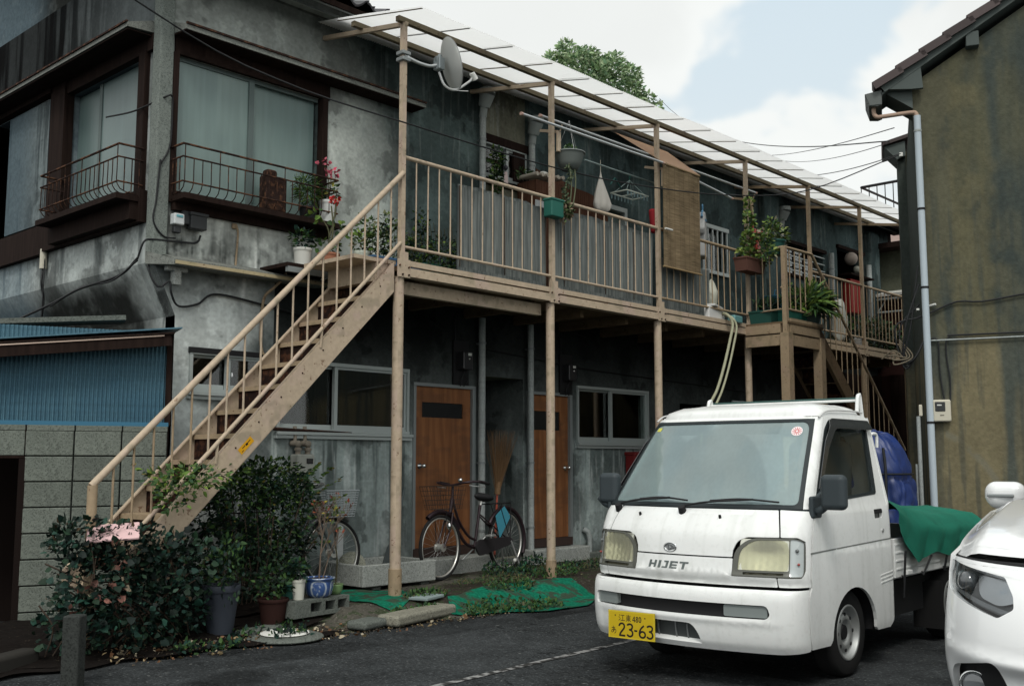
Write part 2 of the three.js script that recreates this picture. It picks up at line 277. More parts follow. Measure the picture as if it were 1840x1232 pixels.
// ================================================================ GROUND
const yardAt = (X, Z) => { const E = -6.62 - 0.08 * Math.max(0, 5.2 - X) + 0.22 * (fbm(X * 1.7, 5, 3) - 0.5), rise = sst(E + 0.1, E - (X < 5.4 ? 0.9 : 0.45), Z); return -0.012 + rise * (X < 5 ? 0.11 : 0.155) + 0.03 * (fbm(X * 4, Z * 4, 4) - 0.5) * rise; };
{
  const asphTex = colTex(2048, 2048, 6, 6, (x, y) => {
    const g = fbm(x * 45, y * 45, 3), n = fbm(x * 1.1 + 3, y * 1.1, 5), p = noise(x * 95, y * 95), q = noise(x * 60 + 5, y * 60), m = fbm(x * 5, y * 5, 4);
    let a = mul3([0.043, 0.047, 0.049], 0.45 + 0.6 * g + 0.9 * (n - 0.5) + 0.5 * (m - 0.5)); if (p > 0.80) a = mul3(a, 1.9); if (q > 0.93) a = mul3([0.14, 0.145, 0.14], 0.6 + g * 0.6); if (q < 0.07) a = mul3(a, 0.4);
    const c = Math.abs(fbm(x * 0.9 + 12 + 0.3 * m, y * 0.9 + 0.3 * g, 4) - 0.5); if (c < 0.004) a = mul3(a, 0.35); const o = sst(0.66, 0.75, fbm(x * 0.8 + 31, y * 0.8 + 7, 3)); return mul3(a, 1 - 0.5 * o);
  });
  const asph = SM({ map: asphTex, roughness: 0.9, bumpMap: greyTex(1024, 1024, 2, 2, (x, y) => fbm(x * 70, y * 70, 3)), bumpScale: 0.010 });
  const g = new THREE.PlaneGeometry(300, 300); g.rotateX(-Math.PI / 2); g.translate(0, 0, 0);
  const r = obj('road', g, asph); r.userData.kind = 'structure';
  // raised yard before the house: trodden earth, broken cement, moss
  const edge = (x) => -6.62 - 0.08 * Math.max(0, 5.2 - x) + 0.22 * (fbm(x * 1.7, 5, 3) - 0.5);
  const nx = 170, nz = 70, x0 = 0.5, x1 = 19, yg = new THREE.PlaneGeometry(1, 1, nx, nz), p = yg.attributes.position;
  for (let j = 0; j <= nz; j++) for (let i = 0; i <= nx; i++) {
    const X = mix(x0, x1, i / nx), E = edge(X), t = Math.pow(j / nz, 1.5), Z = mix(E + 0.12, -8.5, t), rise = sst(E + 0.1, E - (X < 5.4 ? 0.9 : 0.45), Z);
    p.setXYZ(j * (nx + 1) + i, X, -0.012 + rise * (X < 5 ? 0.11 : 0.155) + 0.03 * (fbm(X * 4, Z * 4, 4) - 0.5) * rise + 0.012 * (fbm(X * 14, Z * 14, 3) - 0.5) * rise, Z);
  }
  yg.computeVertexNormals();
  const yardTex = colTex(1024, 1024, 5, 5, (x, y) => { const n = fbm(x * 2.2, y * 2.2, 5), f = fbm(x * 14, y * 14, 4), g2 = fbm(x * 70, y * 70, 3); let a = mix3([0.035, 0.030, 0.024], [0.075, 0.07, 0.058], sst(0.4, 0.65, n)); a = mix3(a, [0.03, 0.045, 0.02], 0.7 * sst(0.55, 0.7, f)); a = mul3(a, 0.55 + 0.9 * g2); if (noise(x * 90, y * 90) > 0.92) a = [0.2, 0.19, 0.16]; return a; });
  const y = obj('yard_ground', yg, SM({ map: yardTex, roughness: 1, side: THREE.DoubleSide, bumpMap: bumpFine, bumpScale: 0.01 })); y.userData.kind = 'structure';
}
{   // planting bed under the thicket, near-black: the corner's shade is painted into its soil
  const g = wrapBed(); const b = obj('shade_soil_bed', g, SM({ map: colTex(512, 512, 2, 2, (x, y) => { const g2 = fbm(x * 60, y * 60, 3), n = fbm(x * 6, y * 6, 4); let a = mul3([0.007, 0.0055, 0.0048], 0.4 + 1.2 * g2 + 0.5 * n); if (noise(x * 70, y * 70) > 0.95) a = [0.06, 0.05, 0.035]; return a; }), roughness: 1 })); b.userData.kind = 'structure';
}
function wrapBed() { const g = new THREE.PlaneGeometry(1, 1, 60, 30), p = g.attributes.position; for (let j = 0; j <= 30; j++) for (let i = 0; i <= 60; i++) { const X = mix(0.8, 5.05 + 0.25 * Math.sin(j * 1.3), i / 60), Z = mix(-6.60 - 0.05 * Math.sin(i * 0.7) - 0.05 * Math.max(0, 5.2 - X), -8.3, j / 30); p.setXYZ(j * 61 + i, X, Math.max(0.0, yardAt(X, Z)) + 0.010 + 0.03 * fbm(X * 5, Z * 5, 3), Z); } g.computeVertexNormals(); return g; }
const yardY = 0.145;

// ================================================================ APARTMENT HOUSE
const house = thing('apartment_building', 'old two-storey apartment house of stained grey cement with wooden doors behind the steel walkway', 'apartment building');
const ZF = -8.4;
{
  // front wall with openings, left end wall, rear and inner slabs so the rooms are dark
  const holes = [
    rect(4.87, 5.64, 1.94, 2.31), rect(5.80, 7.46, 1.61, 2.30), rect(7.53, 8.43, 0.30, 2.17), rect(8.60, 9.28, 0.22, 2.30), rect(9.35, 10.15, 0.30, 2.16),
    rect(10.28, 11.82, 1.56, 2.28), rect(12.6, 13.4, 0.3, 2.15), rect(14.0, 15.4, 1.5, 2.25),
    rect(4.64, 6.25, 3.68, 4.97), rect(8.58, 9.33, 4.62, 5.15), rect(10.35, 11.35, 3.2, 4.72), rect(13.25, 13.95, 4.16, 4.86), rect(15.75, 17.2, 4.45, 5.0), rect(17.75, 18.8, 4.6, 5.2)];
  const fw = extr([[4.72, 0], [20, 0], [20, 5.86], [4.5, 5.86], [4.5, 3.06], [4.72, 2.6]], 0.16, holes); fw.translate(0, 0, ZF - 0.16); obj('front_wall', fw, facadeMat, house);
  const sh = new THREE.Shape(rect(-13, -8.56, 3.06, 6.9).map((q) => new THREE.Vector2(...q))); sh.holes.push(new THREE.Path(rect(-10.22, -8.68, 3.70, 4.99).map((q) => new THREE.Vector2(...q)))); sh.holes.push(new THREE.Path(rect(-12.6, -11.56, 3.7, 5.05).map((q) => new THREE.Vector2(...q))));
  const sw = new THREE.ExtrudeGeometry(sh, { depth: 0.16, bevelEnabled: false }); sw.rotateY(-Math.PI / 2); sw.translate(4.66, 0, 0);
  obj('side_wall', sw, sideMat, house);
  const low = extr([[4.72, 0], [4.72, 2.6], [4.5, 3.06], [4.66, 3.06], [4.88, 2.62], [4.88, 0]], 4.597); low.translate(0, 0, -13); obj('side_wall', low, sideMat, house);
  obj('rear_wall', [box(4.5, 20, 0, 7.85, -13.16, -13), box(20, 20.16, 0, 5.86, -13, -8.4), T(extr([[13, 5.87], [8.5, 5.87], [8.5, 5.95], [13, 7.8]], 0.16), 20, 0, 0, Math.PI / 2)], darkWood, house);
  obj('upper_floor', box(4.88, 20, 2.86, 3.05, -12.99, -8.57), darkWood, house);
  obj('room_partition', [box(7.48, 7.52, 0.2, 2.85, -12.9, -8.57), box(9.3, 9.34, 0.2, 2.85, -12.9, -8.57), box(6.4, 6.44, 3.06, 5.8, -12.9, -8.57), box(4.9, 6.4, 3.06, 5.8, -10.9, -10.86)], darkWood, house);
  // corner post and bands
  obj('corner_post', [rbox(0.135, 2.9, 0.135, 0.012, 4.535, 4.50, -8.435)], SM({ map: concTex, color: lin(0.62, 0.66, 0.64), roughness: 0.9, bumpMap: bumpFine, bumpScale: 0.002 }), house);
  // hoods over the upper windows
  const can = extr([[-8.40, 5.14], [-8.18, 5.125], [-8.18, 5.165], [-8.40, 5.245]], 2.9); can.rotateY(Math.PI / 2); can.scale(1, 1, -1);
  const hoodG = (() => { const g = new THREE.BufferGeometry(); const A = [[-8.40, 5.14], [-8.17, 5.125], [-8.17, 5.17], [-8.40, 5.25]]; const P = []; const q = (a, b, c, d) => P.push(...a, ...b, ...c, ...a, ...c, ...d); const xa = 4.60, xb = 7.47; for (let i = 0; i < 4; i++) { const [z, y] = A[i], [z2, y2] = A[(i + 1) % 4]; q([xa, y, z], [xb, y, z], [xb, y2, z2], [xa, y2, z2]); } q([xa, A[0][1], A[0][0]], [xa, A[1][1], A[1][0]], [xa, A[2][1], A[2][0]], [xa, A[3][1], A[3][0]]); q([xb, A[3][1], A[3][0]], [xb, A[2][1], A[2][0]], [xb, A[1][1], A[1][0]], [xb, A[0][1], A[0][0]]); g.setAttribute('position', new THREE.Float32BufferAttribute(P, 3)); g.computeVertexNormals(); return g; })();
  const hoodMat = SM({ map: concTex, color: lin(0.62, 0.62, 0.6), roughness: 0.9, side: THREE.DoubleSide, bumpMap: bumpFine, bumpScale: 0.003 });
  const h1 = obj('window_hood', hoodG, hoodMat, house); obj('drip_edge', beam([4.60, 5.18, -8.165], [7.47, 5.18, -8.165], 0.02, 0.018), rust, h1);
  obj('hood_soffit', [box(4.60, 7.46, 5.117, 5.128, -8.39, -8.185)], darkWood, house); obj('hood_soffit', [box(4.23, 4.49, 5.108, 5.117, -12.9, -8.52)], darkWood, house);
  const h2g = extr([[4.5, 5.14], [4.22, 5.125], [4.22, 5.165], [4.5, 5.26]], 4.5); h2g.translate(0, 0, -13); const h2 = obj('window_hood', h2g, hoodMat, house); obj('drip_edge', beam([4.215, 5.172, -13], [4.215, 5.172, -8.5], 0.02, 0.016), rust, h2);
  // dark heads, jambs and sills of the two corner windows
  const wr = obj('corner_window', [box(4.62, 6.34, 4.965, 5.135, -8.42, -8.375), box(6.245, 6.315, 3.6, 5.13, -8.45, -8.37), box(4.605, 4.66, 3.6, 4.97, -8.45, -8.37), box(4.62, 6.3, 3.62, 3.70, -8.45, -8.36)], darkWood, house);
  for (const [a, b, z] of [[4.66, 5.49, -8.47], [5.44, 6.245, -8.505]]) { const s = obj('pane', box(a + 0.02, b - 0.02, 3.70, 4.96, z, z + 0.012), frost, wr); }
  obj('sash', [box(5.435, 5.49, 3.70, 4.97, -8.475, -8.44), box(4.66, 4.69, 3.7, 4.97, -8.475, -8.44), box(4.66, 6.24, 4.93, 4.97, -8.475, -8.445)], M(0.10, 0.13, 0.125, 0.6), wr);
  const wl = obj('corner_window', [box(4.46, 4.53, 4.985, 5.14, -10.55, -8.5), box(4.44, 4.54, 3.55, 5.13, -10.52, -10.2), box(4.45, 4.53, 3.5, 5.0, -8.72, -8.6), box(4.43, 4.55, 3.42, 3.71, -10.55, -8.56), box(4.43, 4.5, 3.40, 3.70, -12.7, -10.55), box(4.42, 4.5, 5.06, 5.14, -12.9, -10.5), box(4.44, 4.54, 3.5, 5.1, -13, -12.05)], darkWood, house);
  const frostDim = frost.clone(); frostDim.color = lin(0.72, 0.74, 0.76);
  for (const [a, b, x] of [[-9.70, -8.70, 4.575], [-10.22, -9.64, 4.605]]) obj('pane', box(x, x + 0.012, 3.71, 4.98, a, b), frostDim, wl);
  obj('sash', [box(4.565, 4.60, 3.7, 4.98, -9.70, -9.645), box(4.565, 4.60, 3.7, 4.98, -8.72, -8.69)], M(0.10, 0.13, 0.125, 0.6), wl);
  obj('shutter_panel', box(4.44, 4.47, 3.72, 5.0, -11.52, -10.53), SM({ map: sideTex, color: lin(0.55, 0.6, 0.63), roughness: 0.9 }), wl);
  // window guards of rusty bar: top rail, middle rail, bars curling in under the sill
  const guard = (fr, n, len) => {     // fr(u along, v out, y) -> point
    const g = obj('window_guard', [bar(fr(0, 0.2, 4.09), fr(len, 0.2, 4.09), 0.0105), bar(fr(0, 0, 4.09), fr(0, 0.2, 4.09), 0.0105), bar(fr(len, 0, 4.09), fr(len, 0.2, 4.09), 0.0105),
      bar(fr(0, 0.2, 3.975), fr(len, 0.2, 3.975), 0.008), bar(fr(0, 0, 3.975), fr(0, 0.2, 3.975), 0.008), bar(fr(len, 0, 3.975), fr(len, 0.2, 3.975), 0.008),
      bar(fr(0, 0.2, 3.755), fr(len, 0.2, 3.755), 0.008), bar(fr(0, 0, 3.755), fr(0, 0.2, 3.755), 0.008), bar(fr(len, 0, 3.755), fr(len, 0.2, 3.755), 0.008), bar(fr(0, 0.1, 3.675), fr(len, 0.1, 3.675), 0.008), bar(fr(0, 0.0, 3.665), fr(len, 0.0, 3.665), 0.012)], rust, house);
    for (let i = 0; i <= n; i++) { const u = 0.02 + (len - 0.04) * i / n; obj('bar', tube([fr(u, 0.2, i % 4 === 0 ? 4.085 : 3.975), fr(u, 0.2, 3.86), fr(u, 0.2, 3.755), fr(u, 0.175, 3.70), fr(u, 0.12, 3.675), fr(u, 0.0, 3.665)], 0.0048, 12, 5), rust, g); }
    for (let i = 0; i < 3; i++) obj('bar', bar(fr(0, 0.03 + i * 0.06, 3.68), fr(0, 0.03 + i * 0.06, 3.975), 0.0055, 5), rust, g);
  };
  guard((u, v, y) => [4.62 + u, y, -8.38 + v], 19, 1.69);
  guard((u, v, y) => [4.47 - v * 1.15, y, -8.60 - u], 18, 1.58);
  obj('guard_shelf', [box(4.63, 6.34, 3.605, 3.655, -8.4, -8.16), box(4.64, 6.34, 3.53, 3.605, -8.4, -8.34)], darkWood, house);
  obj('guard_shelf', [box(4.22, 4.5, 3.60, 3.65, -10.22, -8.58), box(4.36, 4.5, 3.44, 3.60, -10.25, -8.60)], darkWood, house);
  // long narrow hood above the ground floor, with its stub bracket
  const lh = [[-8.40, 3.02], [-8.16, 3.005], [-8.16, 3.06], [-8.40, 3.13]]; { const g = new THREE.BufferGeometry(), P = [], q = (a, b, c, d) => P.push(...a, ...b, ...c, ...a, ...c, ...d), xa = 4.42, xb = 6.2; for (let i = 0; i < 4; i++) { const [z, y] = lh[i], [z2, y2] = lh[(i + 1) % 4]; q([xa + (i === 0 || i === 3 ? 0 : 0.14), y, z], [xb, y, z], [xb, y2, z2], [xa + (i >= 2 ? 0.14 - (i === 3 ? 0.14 : 0) : (i === 1 ? 0.14 : 0.14)), y2, z2]); } q([xa, lh[0][1], lh[0][0]], [xa + 0.14, lh[1][1], lh[1][0]], [xa + 0.14, lh[2][1], lh[2][0]], [xa, lh[3][1], lh[3][0]]); q([xb, lh[3][1], lh[3][0]], [xb, lh[2][1], lh[2][0]], [xb, lh[1][1], lh[1][0]], [xb, lh[0][1], lh[0][0]]); g.setAttribute('position', new THREE.Float32BufferAttribute(P, 3)); g.computeVertexNormals(); const h = obj('cement_hood', g, hoodMat, house); obj('drip_edge', beam([4.57, 3.028, -8.155], [6.2, 3.028, -8.155], 0.02, 0.03), SM({ map: paintTex, color: lin(0.9, 0.95, 0.8), roughness: 0.8 }), h); }
  obj('hood_bracket', [rbox(0.07, 0.16, 0.07, 0.008, 4.66, 2.93, -8.3), rbox(0.2, 0.05, 0.06, 0.008, 4.66, 2.995, -8.3)], conc, house);
  // sliding aluminium windows
  const win = (x0, x1, y0, y1, xm, sill = true) => {
    const z = ZF; const w = obj('window', [box(x0, x1, y1 - 0.035, y1, z - 0.1, z + 0.025), box(x0, x1, y0, y0 + 0.03, z - 0.1, z + 0.03), box(x0, x0 + 0.03, y0 + 0.031, y1 - 0.036, z - 0.1, z + 0.022), box(x1 - 0.03, x1, y0 + 0.031, y1 - 0.036, z - 0.1, z + 0.022)], alu, house);
    obj('sash', [box(xm - 0.02, xm + 0.02, y0 + 0.03, y1 - 0.035, z - 0.035, z + 0.005), box(x0 + 0.03, xm - 0.02, y0 + 0.03, y0 + 0.075, z - 0.07, z - 0.04), box(xm + 0.02, x1 - 0.03, y0 + 0.03, y0 + 0.075, z - 0.035, z), box(x0 + 0.03, xm - 0.02, y1 - 0.06, y1 - 0.036, z - 0.07, z - 0.04), box(xm + 0.02, x1 - 0.03, y1 - 0.06, y1 - 0.036, z - 0.035, z), box(x1 - 0.055, x1 - 0.031, y0 + 0.076, y1 - 0.061, z - 0.035, z)], alu, w);
    obj('pane', box(x0 + 0.03, xm, y0 + 0.07, y1 - 0.055, z - 0.058, z - 0.053), glass, w); obj('pane', box(xm, x1 - 0.05, y0 + 0.07, y1 - 0.055, z - 0.02, z - 0.015), glass, w);
    if (sill) obj('sill', [box(x0 - 0.02, x1 + 0.03, y0 - 0.03, y0 - 0.002, z - 0.02, z + 0.06), box(x0 - 0.02, x1 + 0.03, y0 - 0.065, y0 - 0.034, z - 0.02, z + 0.04)], alu, w);
    return w;
  };
  const w0 = win(4.87, 5.64, 1.94, 2.31, 5.27); obj('head', box(4.86, 5.66, 2.285, 2.335, ZF, ZF + 0.03), black, w0); obj('latch', rbox(0.015, 0.04, 0.02, 0.004, 5.297, 2.11, ZF + 0.02), chrome, w0);
  const w1 = win(5.80, 7.46, 1.61, 2.30, 6.50); obj('curtain', box(5.9, 6.4, 1.65, 2.26, -9.3, -9.28), darkWood, w1);
  win(10.28, 11.82, 1.56, 2.28, 11.0); win(14.0, 15.4, 1.5, 2.25, 14.7, false);
  win(8.58, 9.33, 4.64, 5.08, 9.0, false);
  obj('window_head', [box(8.55, 9.36, 5.06, 5.16, ZF, ZF + 0.035), box(8.55, 9.36, 4.56, 4.62, ZF, ZF + 0.03), box(9.1, 9.33, 4.63, 5.06, ZF - 0.03, ZF + 0.02)], darkWood, house);
  // two plywood doors with letter-slot lights, worn thresholds and cement steps
  const door = (x0, x1, y0, y1, lights, knobX, knobY) => {
    const z = ZF; const fr = obj('door_frame', [box(x0 - 0.05, x1 + 0.055, y1, y1 + 0.035, z - 0.09, z + 0.025), box(x1 + 0.002, x1 + 0.055, 0.3, y1 - 0.001, z - 0.09, z + 0.025), box(x0 - 0.04, x0 - 0.002, 0.3, y1 - 0.001, z - 0.09, z + 0.012)], aluDark, house);
    const [lx0, lx1, ly0, ly1] = lights; const g = extr(rect(x0, x1, y0, y1), 0.035, [rect(lx0, lx1, ly0, ly1)]); g.translate(0, 0, z - 0.045);
    const d = obj('door', g, doorMat, house);
    obj('door_light', box(lx0, lx1, ly0, ly1, z - 0.03, z - 0.024), blackGloss, d);
    obj('handle', [bar([knobX, knobY, z - 0.01], [knobX, knobY, z + 0.05], 0.011), T(new THREE.SphereGeometry(0.026, 14, 10), knobX, knobY, z + 0.06), T(new THREE.CylinderGeometry(0.03, 0.03, 0.006, 16).rotateX(Math.PI / 2), knobX, knobY, z - 0.006)], chrome, d);
    obj('threshold', box(x0 - 0.03, x1 + 0.04, y0 - 0.10, y0 - 0.004, z - 0.1, z + 0.03), M(0.045, 0.030, 0.026, 0.8), house);
    return d;
  };
  door(7.57, 8.405, 0.415, 2.135, [7.67, 8.29, 1.80, 1.965], 7.64, 1.28);
  door(9.385, 10.12, 0.415, 2.13, [9.47, 9.97, 1.705, 1.935], 10.06, 1.25);
  obj('doorstep', rbox(1.02, 0.22, 0.3, 0.02, 7.99, 0.2, -8.3), conc, house); obj('doorstep', rbox(1.0, 0.2, 0.26, 0.02, 9.78, 0.205, -8.32), conc, house);
  obj('dado_kerb', rbox(2.2, 0.14, 0.14, 0.02, 11.3, 0.14, -8.34), concDark, house); obj('dado_kerb', rbox(1.7, 0.12, 0.12, 0.02, 6.6, 0.12, -8.35), concDark, house);
  // alcove between the doors
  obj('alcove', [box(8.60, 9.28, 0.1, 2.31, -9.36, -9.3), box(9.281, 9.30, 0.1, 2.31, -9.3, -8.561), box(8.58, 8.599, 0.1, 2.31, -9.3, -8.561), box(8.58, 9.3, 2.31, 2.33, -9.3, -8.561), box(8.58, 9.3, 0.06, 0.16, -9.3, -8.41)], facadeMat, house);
  const aw = obj('window', [box(8.62, 9.0, 1.75, 1.79, -9.3, -9.26), box(8.98, 9.02, 1.79, 2.2, -9.3, -9.265)], alu, house); obj('pane', box(8.62, 8.98, 1.79, 2.2, -9.295, -9.29), blackGloss, aw);
  // gutter, drainpipes with their hoppers
  const gut = new THREE.CylinderGeometry(0.06, 0.06, 16, 14, 1, true, 0, Math.PI); gut.rotateX(Math.PI / 2); gut.rotateY(Math.PI / 2); gut.translate(12.1, 5.755, -8.06);
  const gutM = M(0.27, 0.30, 0.29, 0.6, { side: THREE.DoubleSide }); obj('gutter', [gut, bar([4.1, 5.755, -8.005], [20, 5.755, -8.005], 0.010, 6)], gutM, house);
  const pipe = (x, y0, y1, r, hop, mat = pvc) => { const p = obj('drainpipe', bar([x, y0, -8.32], [x, y1, -8.32], r, 14), mat, house); for (const yy of [y0 + 0.35, y0 + 1.1, y1 - 0.3]) if (yy < y1) obj('clip', [bar([x, yy, -8.32], [x, yy + 0.025, -8.32], r + 0.006, 14), box(x - 0.01, x + 0.01, yy, yy + 0.02, -8.4, -8.32)], aluDark, p);
    if (hop) obj('hopper', [bar([x, y1 + 0.10, -8.3], [x, y1 + 0.24, -8.25], r + 0.03, 12, r + 0.055), bar([x, y1 - 0.02, -8.32], [x, y1 + 0.11, -8.3], r + 0.008, 12), bar([x, y1 + 0.24, -8.25], [x, y1 + 0.30, -8.25], r + 0.06, 12)], gutM, p); };
  pipe(8.50, 3.16, 5.33, 0.038, true); pipe(9.36, 3.16, 5.2, 0.040, true); pipe(8.50, 0.2, 2.95, 0.04, false); pipe(9.33, 0.2, 2.95, 0.038, false);
  pipe(15.55, 3.16, 5.2, 0.045, true); pipe(17.35, 3.16, 5.0, 0.05, false); pipe(18.9, 3.16, 5.0, 0.05, false);
  obj('pilaster', rbox(0.5, 2.6, 0.25, 0.05, 15.2, 4.36, -8.4), facadeMat, house); obj('pilaster', rbox(0.4, 2.6, 0.3, 0.08, 19.1, 4.36, -8.4), facadeMat, house);
  // eaves and tiled roof: the tiles that show singly, the rest of the field as one part
  obj('eaves', [box(4.05, 20.3, 5.80, 5.86, -8.4, -8.10), box(4.05, 20.3, 5.74, 5.82, -8.13, -8.10)], SM({ map: facadeTex, color: lin(0.8, 0.8, 0.8), roughness: 0.9 }), house);
  const sl = 0.42, roofY = (z) => 5.86 + (-8.05 - z) * sl;
  const rg = new THREE.BoxGeometry(16.3, 0.05, 5.6); rg.rotateX(Math.atan(sl)); rg.translate(12.15, roofY(-10.5) - 0.05, -10.5); obj('roof_deck', rg, darkWood, house);
  const rf = obj('roof', new THREE.BoxGeometry(16.3, 0.06, 0.2).translate(12.15, roofY(-13.1) + 0.05, -13.1), tileMats[1], house);
  const tileG = () => { const g = new THREE.PlaneGeometry(0.285, 0.30, 8, 1), p = g.attributes.position; for (let i = 0; i < p.count; i++) { const u = (p.getX(i) / 0.285 + 0.5), yv = p.getY(i); const w = 0.035 * Math.cos(u * Math.PI * 2) + (u > 0.85 ? 0.015 : 0); p.setXYZ(i, p.getX(i), w + (yv < 0 ? 0.028 : 0), -yv); } const b = g.clone(); for (let i = 0; i < p.count; i++) b.attributes.position.setY(i, p.getY(i) - 0.022); const e = new THREE.BufferGeometry(), P = []; const fr = []; for (let i = 0; i < p.count; i++) if (p.getZ(i) > 0) fr.push([p.getX(i), p.getY(i), p.getZ(i)]); for (let i = 0; i + 1 < fr.length; i++) { const a = fr[i], c = fr[i + 1]; P.push(...a, a[0], a[1] - 0.022, a[2], ...c, ...c, a[0], a[1] - 0.022, a[2], c[0], c[1] - 0.022, c[2]); } e.setAttribute('position', new THREE.Float32BufferAttribute(P, 3)); g.computeVertexNormals(); const m = merge([g, b]); e.computeVertexNormals(); e.setAttribute('uv', new THREE.Float32BufferAttribute(new Float32Array(P.length / 3 * 2), 2)); return merge([m, e]); };
  const tg = tileG(); tg.rotateX(Math.atan(sl)); const rr = rng(5), field = [], ts = tileMats.map((m) => { const k = m.clone(); k.side = THREE.DoubleSide; return k; });
  for (let c = 0; c < 18; c++) for (let i = 0; i < 60; i++) {
    const x = 4.15 + i * 0.27, z = -8.08 - c * 0.235, y = roofY(z) + 0.03 + rr() * 0.006;
    if (c < 4 && x < 7.6) { const t = obj('roof_tile', tg, ts[Math.floor(rr() * 4)], rf, true); t.position.set(x, y, z); }
    else if (c < 9) { const g = tg.clone(); g.translate(x, y, z); field.push(g); }
  }
  const tf = obj('tile_field', field, ts[1], rf, true); tf.userData.kind = 'stuff';
  // upper windows further along: lattice, louvre and shelf windows
  const lat = obj('lattice_window', [box(13.22, 13.98, 4.82, 4.88, ZF, ZF + 0.04), box(13.22, 13.98, 4.13, 4.18, ZF, ZF + 0.04)], alu, house); for (let i = 0; i < 6; i++) obj('bar', box(13.25 + i * 0.135, 13.275 + i * 0.135, 4.18, 4.82, ZF + 0.005, ZF + 0.03), alu, lat); obj('pane', box(13.27, 13.93, 4.18, 4.84, ZF - 0.08, ZF - 0.075), glass, lat);
  const lv = obj('lattice_window', [box(15.7, 17.25, 4.97, 5.03, ZF, ZF + 0.05), box(15.7, 17.25, 4.42, 4.46, ZF, ZF + 0.05), box(16.4, 16.44, 4.46, 4.97, ZF, ZF + 0.03)], darkWood, house); for (let i = 0; i < 4; i++) obj('bar', box(15.75, 17.2, 4.52 + i * 0.12, 4.535 + i * 0.12, ZF + 0.01, ZF + 0.03), alu, lv); obj('pane', box(15.76, 17.19, 4.46, 4.98, ZF - 0.08, ZF - 0.075), glass, lv);
  obj('lattice_window', [box(17.72, 18.83, 5.17, 5.23, ZF, ZF + 0.05), box(17.72, 18.83, 4.56, 4.61, ZF, ZF + 0.09)], darkWood, house);
  // upper door behind the reed screen
  const ud = obj('sliding_door', [box(10.33, 11.37, 4.68, 4.74, ZF - 0.05, ZF + 0.03), box(10.85, 10.9, 3.2, 4.7, ZF - 0.05, ZF + 0.01), box(11.31, 11.37, 3.2, 4.68, ZF - 0.05, ZF + 0.03)], alu, house); obj('pane', box(10.35, 11.33, 3.2, 4.68, ZF - 0.06, ZF - 0.05), frost, ud);
  // dark timber lean-to closing the far end below the walkway
  for (let i = 0; i < 26; i++) obj('wall_board', box(15.6 + i * 0.17, 15.6 + i * 0.17 + 0.163, 0.1, 2.9, -8.36 + (i % 3) * 0.004, -8.33 + (i % 3) * 0.004), darkWood, house);
}

